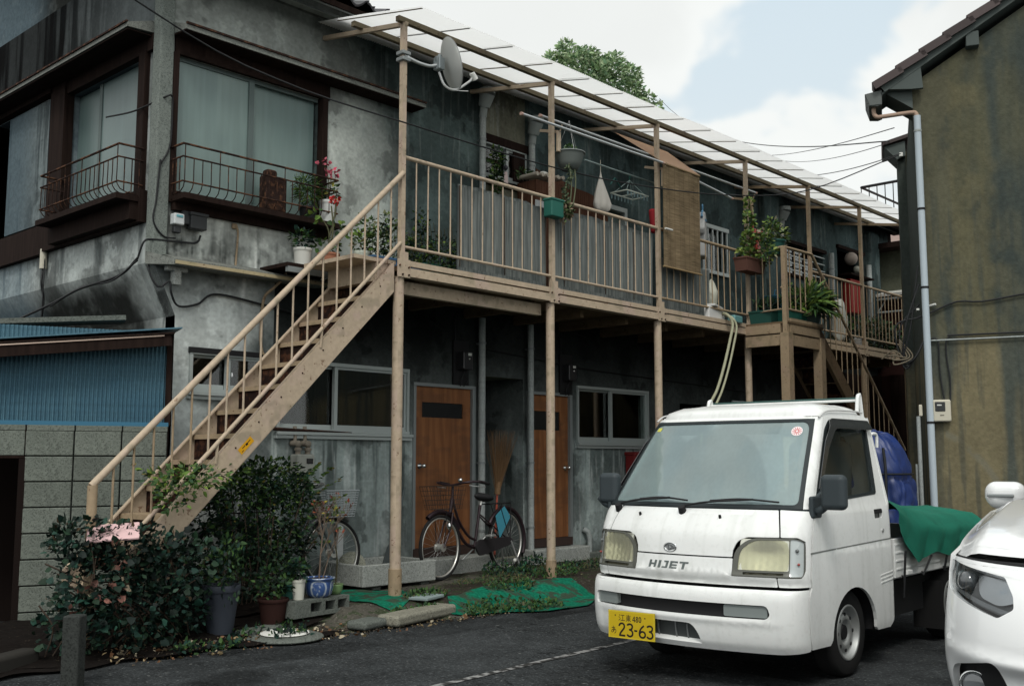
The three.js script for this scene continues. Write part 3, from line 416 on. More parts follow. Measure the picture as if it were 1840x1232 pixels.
// ================================================================ STEEL WALKWAY, STAIRS, AWNING
const ZP = -7.154, POSTX = [6.25, 8.365, 10.33, 12.42, 14.22, 15.97, 17.67];
const sheetY = (z) => 5.462 + 0.2 * (ZP - z);
const walk = thing('steel_walkway', 'beige painted steel walkway with thin railings running along the upper storey', 'walkway');
{
  POSTX.forEach((x, i) => {
    const mt = i > 3 ? paintOld : paint;
    const p = obj('post', [box(x - 0.024, x + 0.024, 3.0, 5.40, ZP - 0.024, ZP + 0.024), bar([x - 0.01, 0.1, ZP - 0.02], [x - 0.01, 2.99, ZP - 0.02], i ? 0.046 : 0.050, 18)], mt, walk);
    obj('post_sleeve', [bar([x - 0.01, 0.08, ZP - 0.02], [x - 0.01, i ? 0.32 : 0.385, ZP - 0.02], i ? 0.055 : 0.060, 18)], paintOld, p);
    obj('bracket_plate', [box(x - 0.075, x + 0.075, 2.985, 3.15, ZP + 0.034, ZP + 0.044), box(x - 0.05, x + 0.05, 3.15, 3.22, ZP + 0.034, ZP + 0.042)], mt, p);
    for (const [dx, dy] of [[-0.055, 3.09], [0.055, 3.08], [-0.02, 3.01], [0.055, 3.01]]) obj('bolt', T(new THREE.CylinderGeometry(0.009, 0.009, 0.012, 6).rotateX(Math.PI / 2), x + dx, dy, ZP + 0.05), rust, p);
    if (i < 6) {
      const x2 = POSTX[i + 1], a = x + 0.078, b = x2 - 0.078;
      if (i !== 3) obj('edge_beam', [box(a, b, 3.095, 3.145, ZP + 0.0, ZP + 0.038), box(a, b, 3.0, 3.078, ZP + 0.004, ZP + 0.040), box(a, b, 3.0, 3.01, ZP - 0.06, ZP + 0.003)], mt, walk);
      else obj('edge_beam', [box(a, b, 3.0, 3.145, ZP - 0.02, ZP + 0.02)], mt, walk);
    }
  });
  obj('joist', [box(6.3, 8.33, 2.865, 2.985, -7.34, -7.28)], paint, walk);
  for (let i = 0; i < 14; i++) obj('joist', box(6.6 + i * 0.83, 6.66 + i * 0.83, 2.93, 3.04, -8.38, -7.36), paintDark, walk);
  obj('deck_plate', [box(6.2, 17.85, 3.045, 3.09, -8.39, -7.16)], paintDark, walk);
  const rail = (x0, x1, mt, z = ZP) => {
    const r = obj('handrail', bar([x0, 4.115, z], [x1, 4.115, z], 0.020, 12), mt, walk); obj('bottom_rail', bar([x0, 3.275, z], [x1, 3.275, z], 0.014, 10), mt, r);
    const n = Math.round((x1 - x0) / 0.142); for (let k = 1; k < n; k++) { const x = x0 + (x1 - x0) * k / n; obj('baluster', bar([x, 3.275, z], [x + (((k * 7) % 5) - 2) * 0.002, 4.10, z], 0.0072, 7), mt, r); }
  };
  for (let i = 0; i < 3; i++) rail(POSTX[i] + 0.03, POSTX[i + 1] - 0.03, i > 1 ? paintOld : paint);
  for (let i = 4; i < 6; i++) rail(POSTX[i] + 0.03, POSTX[i + 1] - 0.03, paintOld); rail(17.7, 17.95, paintOld);
  // landing of the second stair, on its own heavy posts
  obj('landing_post', [box(12.23, 12.35, 0.1, 2.98, -6.60, -6.48), box(12.25, 12.31, 2.98, 4.10, -6.57, -6.51)], paintOld, walk);
  obj('landing_post', box(13.17, 13.29, 0.1, 2.98, -6.62, -6.50), paintOld, walk);
  obj('landing_beam', [box(12.35, 13.16, 2.98, 3.10, -6.575, -6.51), box(12.26, 12.33, 2.98, 3.10, -7.12, -6.61), box(12.35, 13.25, 3.13, 3.17, -6.57, -6.5), box(12.35, 13.16, 2.82, 2.96, -6.57, -6.52), box(12.26, 12.32, 2.82, 2.96, -7.12, -6.61)], paintOld, walk);
  obj('landing_plate', box(12.27, 13.25, 3.102, 3.128, -7.15, -6.5), paintDark, walk);
  const lr = obj('landing_rail', [bar([12.28, 4.10, -6.54], [13.05, 4.11, -6.54], 0.02, 10), bar([12.28, 3.29, -6.54], [13.22, 3.29, -6.54], 0.013, 8), bar([12.28, 4.10, -6.54], [12.40, 4.10, -7.13], 0.02, 10), bar([12.28, 3.29, -6.54], [12.40, 3.29, -7.13], 0.013, 8)], paintOld, walk);
  for (let i = 1; i < 6; i++) obj('baluster', bar([12.28 + i * 0.14, 3.29, -6.54], [12.28 + i * 0.14, 4.1, -6.54], 0.0085, 7), paintOld, lr);
  for (let i = 1; i < 5; i++) obj('baluster', bar([12.28 + i * 0.024, 3.29, -6.54 - i * 0.118], [12.28 + i * 0.024, 4.1, -6.54 - i * 0.118], 0.0085, 7), paintOld, lr);
}
const riserM = SM({ map: rustTex, color: lin(0.55, 0.5, 0.5), roughness: 0.9 });
function stair(name, label, x0, y0, dir, z0, z1, n, run, rise, mt, sign) {
  // treads from the deck (x0,y0) going down along dir; stringers at z0 (near) and z1 (far)
  const t = thing(name, label, 'staircase');
  const P = (s, y) => [x0 + dir * s, y0 + y];
  const Ls = run * n, Lr = rise * n;
  for (const [z, w] of [[z0, 0.02], [z1, -0.02]]) {
    const top = 0.022, pts = [P(-0.10, top + 0.1), P(Ls + 0.02, -Lr + top - 0.02), P(Ls + 0.02, -Lr - 0.12), P(Ls - 0.10, -Lr - 0.13), P(-0.10, -0.15)].map((q) => q);
    const g = extr(pts, 0.012); g.translate(0, 0, z - 0.006);
    const s = obj('stringer', [g, beam([...P(-0.08, top + 0.08), z + (z === z0 ? -0.022 : 0.022)], [...P(Ls, -Lr + top), z + (z === z0 ? -0.022 : 0.022)], 0.044, 0.010), beam([...P(-0.08, -0.165), z + (z === z0 ? -0.022 : 0.022)], [...P(Ls - 0.10, -Lr - 0.14), z + (z === z0 ? -0.022 : 0.022)], 0.044, 0.010)], mt, t);
    if (sign && z === z0) {
      for (let i = 0; i < n; i++) obj('bolt', T(new THREE.SphereGeometry(0.008, 8, 6), ...P(i * run + 0.06, -i * rise - 0.12), z + 0.006), rust, s);
      const cv = document.createElement('canvas'); cv.width = 128; cv.height = 48; const c = cv.getContext('2d'); c.fillStyle = '#c8920c'; c.fillRect(0, 0, 128, 48); c.fillStyle = '#16120a'; c.fillRect(30, 16, 30, 6); c.fillRect(64, 14, 20, 16); c.fillRect(86, 16, 26, 6); c.fillRect(12, 34, 20, 5);
      const tx = new THREE.CanvasTexture(cv); tx.colorSpace = THREE.SRGBColorSpace; const pg = new THREE.PlaneGeometry(0.155, 0.052); pg.rotateZ(Math.PI / 4); pg.translate(4.66, 1.45, z + 0.0085); obj('sticker', pg, SM({ map: tx, roughness: 0.5 }), s, true);
    }
  }
  for (let i = 0; i < n; i++) { const [x, y] = P(i * run, -i * rise - 0.008), xa = Math.min(x, x + dir * -0.24), xb = Math.max(x, x + dir * -0.24); obj('tread', [box(xa, xb, y - 0.004, y + 0.004, z1 + 0.008, z0 - 0.008), box(x - 0.004, x + 0.004, y - 0.035, y - 0.004, z1 + 0.008, z0 - 0.008)], mt === paint ? paintOld : mt, t); obj('riser', box(x - dir * 0.012, x - dir * 0.016, y - rise + 0.006, y - 0.006, z1 + 0.01, z0 - 0.01), riserM, t); }
  return t;
}
{
  const t = stair('steel_staircase', 'beige painted steel staircase rising from the plants to the near end of the walkway', 6.06, 2.995, -1, -7.15, -7.88, 12, 0.2045, 0.2065, paint, true);
  // single handrail on the near side: thick top tube, thin lower tube, balusters between
  const a = [6.245, 3.955, -7.13], b = [3.42, 1.155, -7.13];
  const hr = obj('handrail', [bar(a, b, 0.026, 14)], paint, t); obj('newel', bar([3.43, 0.12, -7.13], [3.43, 1.16, -7.13], 0.035, 14), paintOld, t);
  const A = [6.22, 3.30, -7.13], B = [3.62, 0.68, -7.13]; const lr = obj('lower_rail', [bar(A, B, 0.017, 10)], paint, t);
  for (let i = 1; i < 19; i++) { const x = 6.25 - i * 0.1485, yt = 3.955 - (6.245 - x) * 0.9912, yb = Math.max(0.35, 3.30 - (6.22 - x) * 1.0077); obj('baluster', bar([x, yb, -7.13], [x, yt, -7.13], 0.0088, 7), i > 13 ? paintOld : paint, hr); }
  for (const x of [5.36, 4.4]) obj('rail_stub', bar([x, 3.30 - (6.22 - x) * 1.0077, -7.13], [x, 3.30 - (6.22 - x) * 1.0077 - 0.16, -7.145], 0.012, 8), paint, lr);
  obj('header_plate', [box(5.98, 6.2, 2.93, 3.10, -7.88, -7.19), box(5.72, 6.2, 3.10, 3.135, -7.9, -7.17)], paint, t);
  // second stair, darker, beyond the truck
  const t2 = stair('steel_staircase', 'dull brown steel staircase descending from the landing behind the white truck cab', 13.30, 3.05, 1, -6.55, -7.10, 14, 0.232, 0.21, paintDark, false);
  const h2 = obj('handrail', [bar([13.05, 4.11, -6.54], [15.9, 1.50, -6.54], 0.02, 10)], paintOld, t2); obj('handrail', bar([13.2, 3.75, -7.08], [15.9, 1.2, -7.08], 0.02, 10), paintOld, t2);
  for (let i = 1; i < 16; i++) { const x = 13.2 + i * 0.165; obj('baluster', bar([x, 4.11 - (x - 13.05) * 0.916 - 0.80, -6.54], [x, 4.11 - (x - 13.05) * 0.916, -6.54], 0.008, 6), paintOld, h2); }
}
// flower shelf: the dark board at the head of the stair that carries the pots
{
  const s = thing('plank_shelf', 'dark plank shelf at the head of the stairs carrying the flower pots', 'shelf'); obj('board', [box(5.55, 6.2, 3.10, 3.135, -8.36, -7.92)], darkWood, s); obj('batten', box(5.56, 6.18, 3.05, 3.10, -7.96, -7.92), aluDark, s);
}
const awn = thing('corrugated_awning', 'translucent white corrugated awning over the walkway', 'awning');
{
  const steel = SM({ map: paintTex, color: lin(0.34, 0.36, 0.33), roughness: 0.8 });
  obj('purlin', [box(6.17, 17.9, 5.395, 5.445, ZP - 0.025, ZP + 0.025)], steel, awn); obj('purlin', [box(6.13, 17.9, 5.508, 5.558, -7.79, -7.74)], steel, awn);
  for (const x of POSTX) { obj('rafter', beam([x + 0.01, 5.385, ZP + 0.03], [x + 0.01, 5.60, -8.39], 0.038, 0.042), x > 13 ? paintOld : paint, awn); }
  const sheetM = new THREE.MeshPhysicalMaterial({ color: lin(0.93, 0.93, 0.92), roughness: 0.95, transmission: 0.78, thickness: 0, ior: 1.4, side: THREE.DoubleSide });
  let x = 6.10, k = 0;
  while (x < 17.9) {
    const w = 0.66, nx = 132, g = new THREE.PlaneGeometry(w, 1.54, nx, 4), p = g.attributes.position;
    for (let i = 0; i < p.count; i++) { const X = x + w / 2 + p.getX(i), Z = -7.515 + p.getY(i); p.setXYZ(i, X, sheetY(Z) + 0.006 * Math.cos(X * 2 * Math.PI / 0.032) + 0.010 + (k % 2) * 0.004 + 0.006 * Math.sin(X * 1.9 + Z * 3), Z); }
    g.computeVertexNormals(); obj('sheet', g, sheetM, awn, true);
    obj('lap_strip', beam([x + 0.02, sheetY(-6.76) - 0.004, -6.76], [x + 0.02, sheetY(-7.99) - 0.004, -7.99], 0.014, 0.006), k % 3 ? M(0.25, 0.25, 0.24, 0.8) : steel, awn);
    x += 0.60; k++;
  }
}
// satellite dish on the first post
{
  const d = thing('satellite_dish', 'pale grey satellite dish clamped to the first walkway post', 'satellite dish', [6.715, 5.10, -7.06]);
  const face = V(-0.32, 0.30, 0.9);    // dish looks out over the road, edge-on to us
  const q = new THREE.Quaternion().setFromUnitVectors(V(0, 1, 0), V(0.86, 0.30, 0.43).normalize());
  const prof = []; for (let i = 0; i <= 12; i++) { const r = 0.255 * i / 12; prof.push([Math.max(r, 0.0005), r * r * 0.85]); } for (let i = 12; i >= 0; i--) { const r = 0.252 * i / 12; prof.push([Math.max(r, 0.0005), r * r * 0.85 - 0.008]); }
  const g = lathe(prof, 40); g.applyQuaternion(q); const dm = M(0.56, 0.57, 0.55, 0.5); obj('reflector', g, dm, d);
  const rim = new THREE.TorusGeometry(0.254, 0.004, 6, 48); rim.rotateX(Math.PI / 2); rim.translate(0, 0.052, 0); rim.applyQuaternion(q); obj('rim', rim, M(0.30, 0.31, 0.31, 0.5), d);
  obj('mount', [rbox(0.07, 0.12, 0.09, 0.008, -0.10, -0.02, 0.0), bar([-0.10, -0.02, 0], [-0.12, 0.05, 0.0], 0.03, 12), bar([-0.12, -0.08, 0.0], [-0.09, 0.07, 0.0], 0.02, 10)], M(0.32, 0.36, 0.37, 0.45, { metalness: 0.5 }), d);
  obj('boom', [tube([[-0.10, -0.10, 0.0], [-0.06, -0.23, 0.04], [0.06, -0.245, 0.06], [0.20, -0.14, 0.10], [0.24, -0.09, 0.11]], 0.012, 24, 8), tube([[0.0, -0.255, 0.05], [0.1, -0.25, 0.08], [0.19, -0.235, 0.1]], 0.005, 12, 6)], M(0.5, 0.51, 0.5, 0.4), d);
  obj('receiver', [T(new THREE.CylinderGeometry(0.028, 0.033, 0.07, 14), 0.25, -0.075, 0.115, 0, 0, 0.7)], whitePl, d);
  obj('clamp_arm', [tube([[-0.47, -0.02, -0.08], [-0.34, -0.05, -0.06], [-0.2, -0.06, -0.03], [-0.11, -0.03, 0]], 0.017, 16, 8), bar([-0.43, 0.02, -0.07], [-0.43, -0.06, -0.07], 0.016, 8)], zinc, d);
  obj('clamp', [rbox(0.10, 0.035, 0.10, 0.006, -0.465, 0.0, -0.094), rbox(0.10, 0.035, 0.10, 0.006, -0.465, -0.06, -0.094)], aluDark, d);
}

// ================================================================ BLOCK SHED at the left end
{
  const SD = [0.92945, 0, 0.36894], turn = -Math.atan2(0.36894, 0.92945);
  // local x runs to the right along the wall, local z faces the road
  const s = thing('block_shed', 'lean-to shed of grey concrete blocks with a blue corrugated upper wall', 'shed', [4.477, 0, -8.003], turn);
  const rr = rng(9), bm = [0.82, 0.92, 1.0, 1.08].map((k) => SM({ map: concTex, color: lin(0.50 * k, 0.53 * k, 0.49 * k), roughness: 0.95, bumpMap: bumpFine, bumpScale: 0.004 }));
  const bg = rbox(0.345, 0.19, 0.12, 0.006), bh = rbox(0.345, 0.045, 0.12, 0.005);
  obj('mortar', box(-1.06, 0.0, 0.0, 1.60, -0.13, -0.064), concDark, s);
  for (let c = -1; c < 3; c++) for (let i = 0; i < 8; i++) { const b = obj('block', bg, bm[Math.floor(rr() * 4)], s); b.position.set(-0.18 - c * 0.356 - 0.004 + (c < 0 ? 0 : 0), 1.468 - i * 0.2, -0.06 + (rr() - 0.5) * 0.004); if (c < 0) b.visible = true; if (c < 0) { s.remove(b); } }
  for (let c = 0; c < 5; c++) { const b = obj('block', bh, bm[Math.floor(rr() * 4)], s); b.position.set(-0.18 - c * 0.356, 1.588, -0.06); }
  for (let c = 3; c < 5; c++) for (let i = 0; i < 1; i++) { const b = obj('block', bg, bm[Math.floor(rr() * 4)], s); b.position.set(-0.18 - c * 0.356, 1.468, -0.06); }
  obj('lintel', box(-2.6, -1.075, 1.352, 1.37, -0.12, 0.004), darkWood, s);
  // corrugated sheet wall
  const cm = SM({ map: colTex(512, 256, 2, 1, (x, y) => { const n = fbm(x * 5, y * 3, 4), g = fbm(x * 60, y * 60, 3); return mul3(mix3([0.045, 0.115, 0.17], [0.085, 0.17, 0.21], n), (0.7 + 0.5 * g)); }), roughness: 0.6, side: THREE.DoubleSide });
  const cg = new THREE.PlaneGeometry(2.5, 0.78, 640, 1), p = cg.attributes.position; for (let i = 0; i < p.count; i++) p.setZ(i, 0.009 * Math.cos(p.getX(i) * 2 * Math.PI / 0.032)); cg.computeVertexNormals(); cg.translate(-1.265, 2.01, -0.06);
  obj('corrugated_wall', cg, cm, s); obj('sheet_rail', [box(-2.6, 0.0, 1.612, 1.645, -0.07, -0.03)], M(0.04, 0.14, 0.22, 0.5), s); obj('corner_board', [box(-0.03, 0.015, 1.62, 2.36, -0.1, -0.035)], darkWood, s);
  // sagging eave: plank soffit, thin pale edge, blue roof sheet
  const E = (x) => 2.345 + x * 0.112;
  obj('eave_board', [beam([-2.6, E(-2.6) - 0.045, 0.16], [-0.02, E(-0.02) - 0.03, 0.13], 0.018, 0.085), beam([-2.6, E(-2.6) + 0.03, 0.04], [0.0, E(0) + 0.03, 0.02], 0.28, 0.015)], darkWood, s);
  obj('eave_edge', beam([-2.6, E(-2.6) + 0.012, 0.175], [-0.08, E(-0.08) + 0.012, 0.145], 0.012, 0.010), M(0.55, 0.42, 0.34, 0.6), s);
  obj('roof_sheet', [beam([-2.6, E(-2.6) + 0.06, 0.0], [0.06, E(0.06) + 0.075, -0.1], 0.4, 0.012)], cm, s);
  obj('roof_board', [beam([-2.2, 2.36, -0.35], [-0.35, 2.52, -0.3], 0.3, 0.04)], concDark, s);
  obj('doorway', [box(-2.6, -1.075, 0, 1.35, -0.9, -0.85), box(-1.11, -1.062, 0, 1.352, -0.13, 0.0)], M(0.012, 0.008, 0.007, 0.9), s);
  obj('shed_wall', [box(-2.65, -2.6, 0, 2.1, -1.2, 0), box(-2.6, 0, 0, 2.3, -1.25, -1.2), box(-0.02, 0.02, 0, 2.3, -1.2, -0.14)], darkWood, s);
}

// ================================================================ NEIGHBOUR HOUSE on the right
const NB = [11.131, 0, -4.335], NT = -Math.atan2(0.91879, 0.39474);      // local x along the gable wall to the right, local z towards us
const nb = thing('stucco_house', 'tall house with a mossy ochre and grey stucco gable and brown tiled roof', 'house', NB, NT);
{
  const prof = [[0, 0], [8, 0], [8, 5.5], [4, 8.0], [0.09, 5.55], [0, 5.18]];
  const g = extr([[0, 0], [7, 0], [7, 5.5], [3.6, 7.7], [0.0, 5.42]], 3.6); g.translate(0, 0, -3.6); obj('wall', g, neighMat, nb);
  const sl = 0.633, ang = Math.atan(sl), ry = (x) => 5.40 + (x + 0.37) * sl;
  const rot = (x0, x1, z0, z1, dy, h) => beam([x0, ry(x0) + dy, (z0 + z1) / 2], [x1, ry(x1) + dy, (z0 + z1) / 2], Math.abs(z1 - z0), h);
  const boardM = M(0.085, 0.10, 0.095, 0.85);
  obj('verge_board', [rot(-0.30, 3.7, 0.10, 0.125, -0.085, 0.075)], boardM, nb);
  obj('soffit', [rot(-0.32, 3.7, -0.42, 0.10, -0.12, 0.02), rot(0.03, 3.7, -3.6, -0.425, -0.12, 0.02), extr([[-0.30, 5.36], [0.0, 5.40], [0.0, 5.14]], 0.45).translate(0, 0, -0.42)], boardM, nb);
  obj('eave_box', [extr([[-0.31, 5.36], [0.09, 5.60], [0.11, 5.33], [-0.0, 5.33]], 0.05).translate(0, 0, 0.07)], boardM, nb);
  for (const x of [0.62, 1.9]) obj('purlin_end', rbox(0.13, 0.16, 0.12, 0.01, x, ry(x) - 0.21, 0.05), boardM, nb);
  // tiles: stepped verge courses singly, the field behind as one part
  const roof = obj('roof', [rot(-0.33, 3.7, -0.42, 0.12, -0.025, 0.03), rot(0.02, 3.7, -3.7, -0.425, -0.025, 0.03)], tileBrown[0], nb), rr = rng(31), field = [];
  const step = 0.245, n = 17;
  for (let c = 0; c < n; c++) for (let k = 0; k < 14; k++) {
    const L = 0.335, w = 0.27, gx = new THREE.BoxGeometry(L, k === 0 ? 0.05 : 0.022, w - 0.006); gx.translate(L / 2, 0, 0);
    gx.rotateZ(ang - 0.075); gx.translate(-0.40 + c * step, ry(-0.40 + c * step) + 0.038, 0.02 - k * w);
    if (k > 1 && c < 2) continue;
    if (k < 2) { const t = obj('roof_tile', [gx, ...(k === 0 ? [T(new THREE.BoxGeometry(L, 0.075, 0.022).translate(L / 2, -0.025, 0).rotateZ(ang - 0.075), -0.40 + c * step, ry(-0.40 + c * step) + 0.03, 0.165)] : [])], tileBrown[Math.floor(rr() * 4)], roof); }
    else field.push(gx);
  }
  obj('tile_field', field, tileBrown[2], roof).userData.kind = 'stuff';
  // far slope
  obj('roof', beam([3.6, ry(3.6) + 0.02, -1.8], [7.5, ry(3.6) + 0.02 - 3.9 * 0.64, -1.8], 4.1, 0.06), tileBrown[1], nb);
  // gutter end and offset downpipe
  const gm = M(0.10, 0.11, 0.105, 0.6, { side: THREE.DoubleSide });
  obj('gutter', [extr([[-0.49, 5.33], [-0.47, 5.335], [-0.435, 5.215], [-0.37, 5.20], [-0.335, 5.225], [-0.325, 5.36], [-0.31, 5.36], [-0.315, 5.20], [-0.36, 5.185], [-0.45, 5.195]], 0.55).translate(0, 0, -0.45), extr([[-0.485, 5.33], [-0.32, 5.355], [-0.325, 5.2], [-0.44, 5.2]], 0.01).translate(0, 0, 0.1)], gm, nb);
  obj('downpipe', [tube([[-0.40, 5.20, 0.02], [-0.40, 5.13, 0.02], [-0.37, 5.085, 0.03], [-0.30, 5.08, 0.04], [-0.02, 5.085, 0.06], [0.03, 5.06, 0.07], [0.038, 4.98, 0.07]], 0.024, 30, 10)], M(0.34, 0.24, 0.18, 0.6), nb);
  const dp = obj('downpipe', [bar([0.038, 0.05, 0.07], [0.038, 5.04, 0.07], 0.036, 16)], pvcBlue, nb); for (const y of [0.8, 1.72, 3.15, 4.0, 4.86]) obj('clip', [bar([0.038, y, 0.07], [0.038, y + 0.022, 0.07], 0.041, 16), box(0.03, 0.046, y, y + 0.02, 0, 0.05)], y > 4.5 ? pvc : black, dp);
  obj('conduit', [bar([-0.08, 0.05, 0.03], [-0.08, 1.8, 0.03], 0.022, 10), bar([-0.115, 0.05, 0.0], [-0.115, 1.3, 0.0], 0.014, 8)], pvc, nb);
  // electricity meter with its leads and the cable run across the gable
  const m = obj('meter_box', [rbox(0.175, 0.23, 0.09, 0.018, 0.152, 1.853, 0.05)], creamPl, nb); obj('meter_window', rbox(0.10, 0.10, 0.02, 0.008, 0.135, 1.895, 0.092), blackGloss, m); obj('dial', [box(0.105, 0.15, 1.905, 1.917, 0.101, 0.105)], whitePl, m); obj('meter_label', box(0.13, 0.17, 1.80, 1.81, 0.095, 0.097), M(0.12, 0.11, 0.09, 0.6), m);
  obj('switch_box', rbox(0.035, 0.12, 0.05, 0.008, -0.055, 1.86, 0.03), creamPl, nb);
  obj('cable', [tube([[0.05, 2.60, 0.03], [0.12, 2.62, 0.03], [0.15, 2.55, 0.03], [0.15, 2.3, 0.025], [0.165, 2.1, 0.03], [0.185, 1.96, 0.04]], 0.009, 30, 6), tube([[0.26, 2.63, 0.03], [0.225, 2.58, 0.03], [0.225, 2.4, 0.025], [0.245, 2.2, 0.03], [0.245, 2.05, 0.03], [0.24, 1.96, 0.04]], 0.009, 30, 6), bar([0.24, 2.645, 0.03], [3.5, 2.67, 0.03], 0.010, 6)], cable, nb);
  obj('conduit', bar([0.05, 2.595, 0.035], [3.5, 2.635, 0.035], 0.009, 8), pvc, nb);
  obj('cable', tube([[-0.03, 2.85, 0.05], [0.10, 2.90, 0.03], [0.35, 3.0, 0.03], [0.6, 2.99, 0.03], [1.1, 3.06, 0.03], [1.9, 3.12, 0.03], [3.2, 3.2, 0.03]], 0.010, 40, 6), cable, nb);
  obj('insulator', [bar([0.08, 2.97, 0.02], [0.14, 2.98, 0.05], 0.012, 8), rbox(0.03, 0.02, 0.15, 0.004, -0.04, 2.93, 0.0)], whitePl, nb);
  // lower rear wing with its own eave
  obj('wing_wall', [box(-0.11, 2, 0, 5.70, -4.4, -3.62)], neighMat, nb);
  obj('wing_roof', [beam([-0.31, 5.80, -3.95], [1.6, 6.31, -3.95], 0.9, 0.05)], tileBrown[0], nb); obj('soffit', [extr([[-0.29, 5.775], [0.0, 5.83], [-0.0, 5.62], [-0.11, 5.57]], 0.55).translate(0, 0, -4.1)], boardM, nb); obj('insulator', rbox(0.05, 0.06, 0.05, 0.01, -0.06, 5.62, -3.5), whitePl, nb);
  obj('cable_bundle', [[0.0, 0.1], [0.05, 0.3], [-0.06, 0.5], [0.02, 0.65]].map(([o, k], i) => tube([[-0.02, 3.5 - k, 0.02 + o], [-0.12 - 0.05 * i, 2.75, 0.05 + o], [-0.2, 2.45 - k * 0.2, 0.03], [-0.1, 2.4, 0.05 + o], [0.02, 2.62, 0.06]], 0.010, 30, 6)), cable, nb);
  obj('cable_bundle', [0, 1, 2, 3].map((i) => tube([[-0.42 + i * 0.05, 2.42 + i * 0.02, 0.0], [-0.3, 2.5 - i * 0.05, 0.06], [-0.2 + i * 0.03, 2.43, 0.03], [-0.24, 2.56 + i * 0.02, 0.02]], 0.009, 20, 6)), M(0.12, 0.10, 0.07, 0.7), nb);
}

// ================================================================ BACKDROP
{   // tan house closing the passage beyond the walkway
  const h = thing('tan_house', 'small brown and tan house closing the gap beyond the far end of the walkway', 'house');
  obj('wall', box(19.6, 27, 0, 5.35, -12, -7.4), SM({ map: neighTex, color: lin(1.9, 1.7, 1.4), roughness: 0.95 }), h);
  obj('roof', [box(19.2, 27.2, 5.35, 5.45, -12.3, -7.1)], darkWood, h); obj('porch_roof', [beam([19.0, 4.42, -7.9], [19.8, 4.6, -7.9], 1.9, 0.05)], whitePl, h); obj('porch_frame', [bar([19.05, 4.35, -6.98], [19.05, 4.35, -8.9], 0.025), bar([19.05, 4.1, -6.98], [19.05, 4.1, -8.9], 0.02), bar([19.1, 3.9, -8.4], [19.1, 4.35, -8.1], 0.015), bar([19.05, 3.6, -7], [19.05, 3.6, -8.9], 0.015)], alu, h);
  obj('dark_wall', [box(19.3, 19.6, 0, 4.33, -12, -6.6)], M(0.035, 0.016, 0.014, 0.9), h);
  const b = thing('dark_fence', 'dark reddish board fence under the far end of the walkway', 'fence'); for (let i = 0; i < 16; i++) obj('board', box(18.2, 18.23, 0, 2.85, -8.3 + i * 0.15, -8.3 + i * 0.15 + 0.142), i % 3 ? darkWood : M(0.035, 0.016, 0.013, 0.9), b);
}
{   // roof-top balcony far behind
  const b = thing('rooftop_balcony', 'black metal balcony railing on a distant flat roof beside the stucco house', 'balcony', [24.5, 7.1, -9.3]);
  const bars = []; obj('slab', box(-0.4, 6, -0.6, 0.0, -5, 1.6), M(0.5, 0.38, 0.34, 0.8), b); obj('building_body', box(0, 6, -8, -0.6, -5, 1.6), M(0.36, 0.34, 0.31, 0.9), b);
  obj('rail', [bar([0, 0.95, -1.6], [0, 0.95, 1.6], 0.035), bar([0, 0.95, -1.6], [5, 0.95, -1.6], 0.03), bar([0, 0.1, -1.6], [0, 0.1, 1.6], 0.025), bar([0, 0.95, 1.6], [5, 0.95, 1.6], 0.03)], black, b);
  for (let i = 0; i <= 16; i++) obj('bar', bar([0, 0.1, -1.6 + i * 0.2], [0, 0.95, -1.6 + i * 0.2], 0.012, 5), black, b);
  for (let i = 1; i <= 14; i++) obj('bar', bar([i * 0.3, 0.1, 1.6], [i * 0.3, 0.95, 1.6], 0.012, 5), black, b);
}
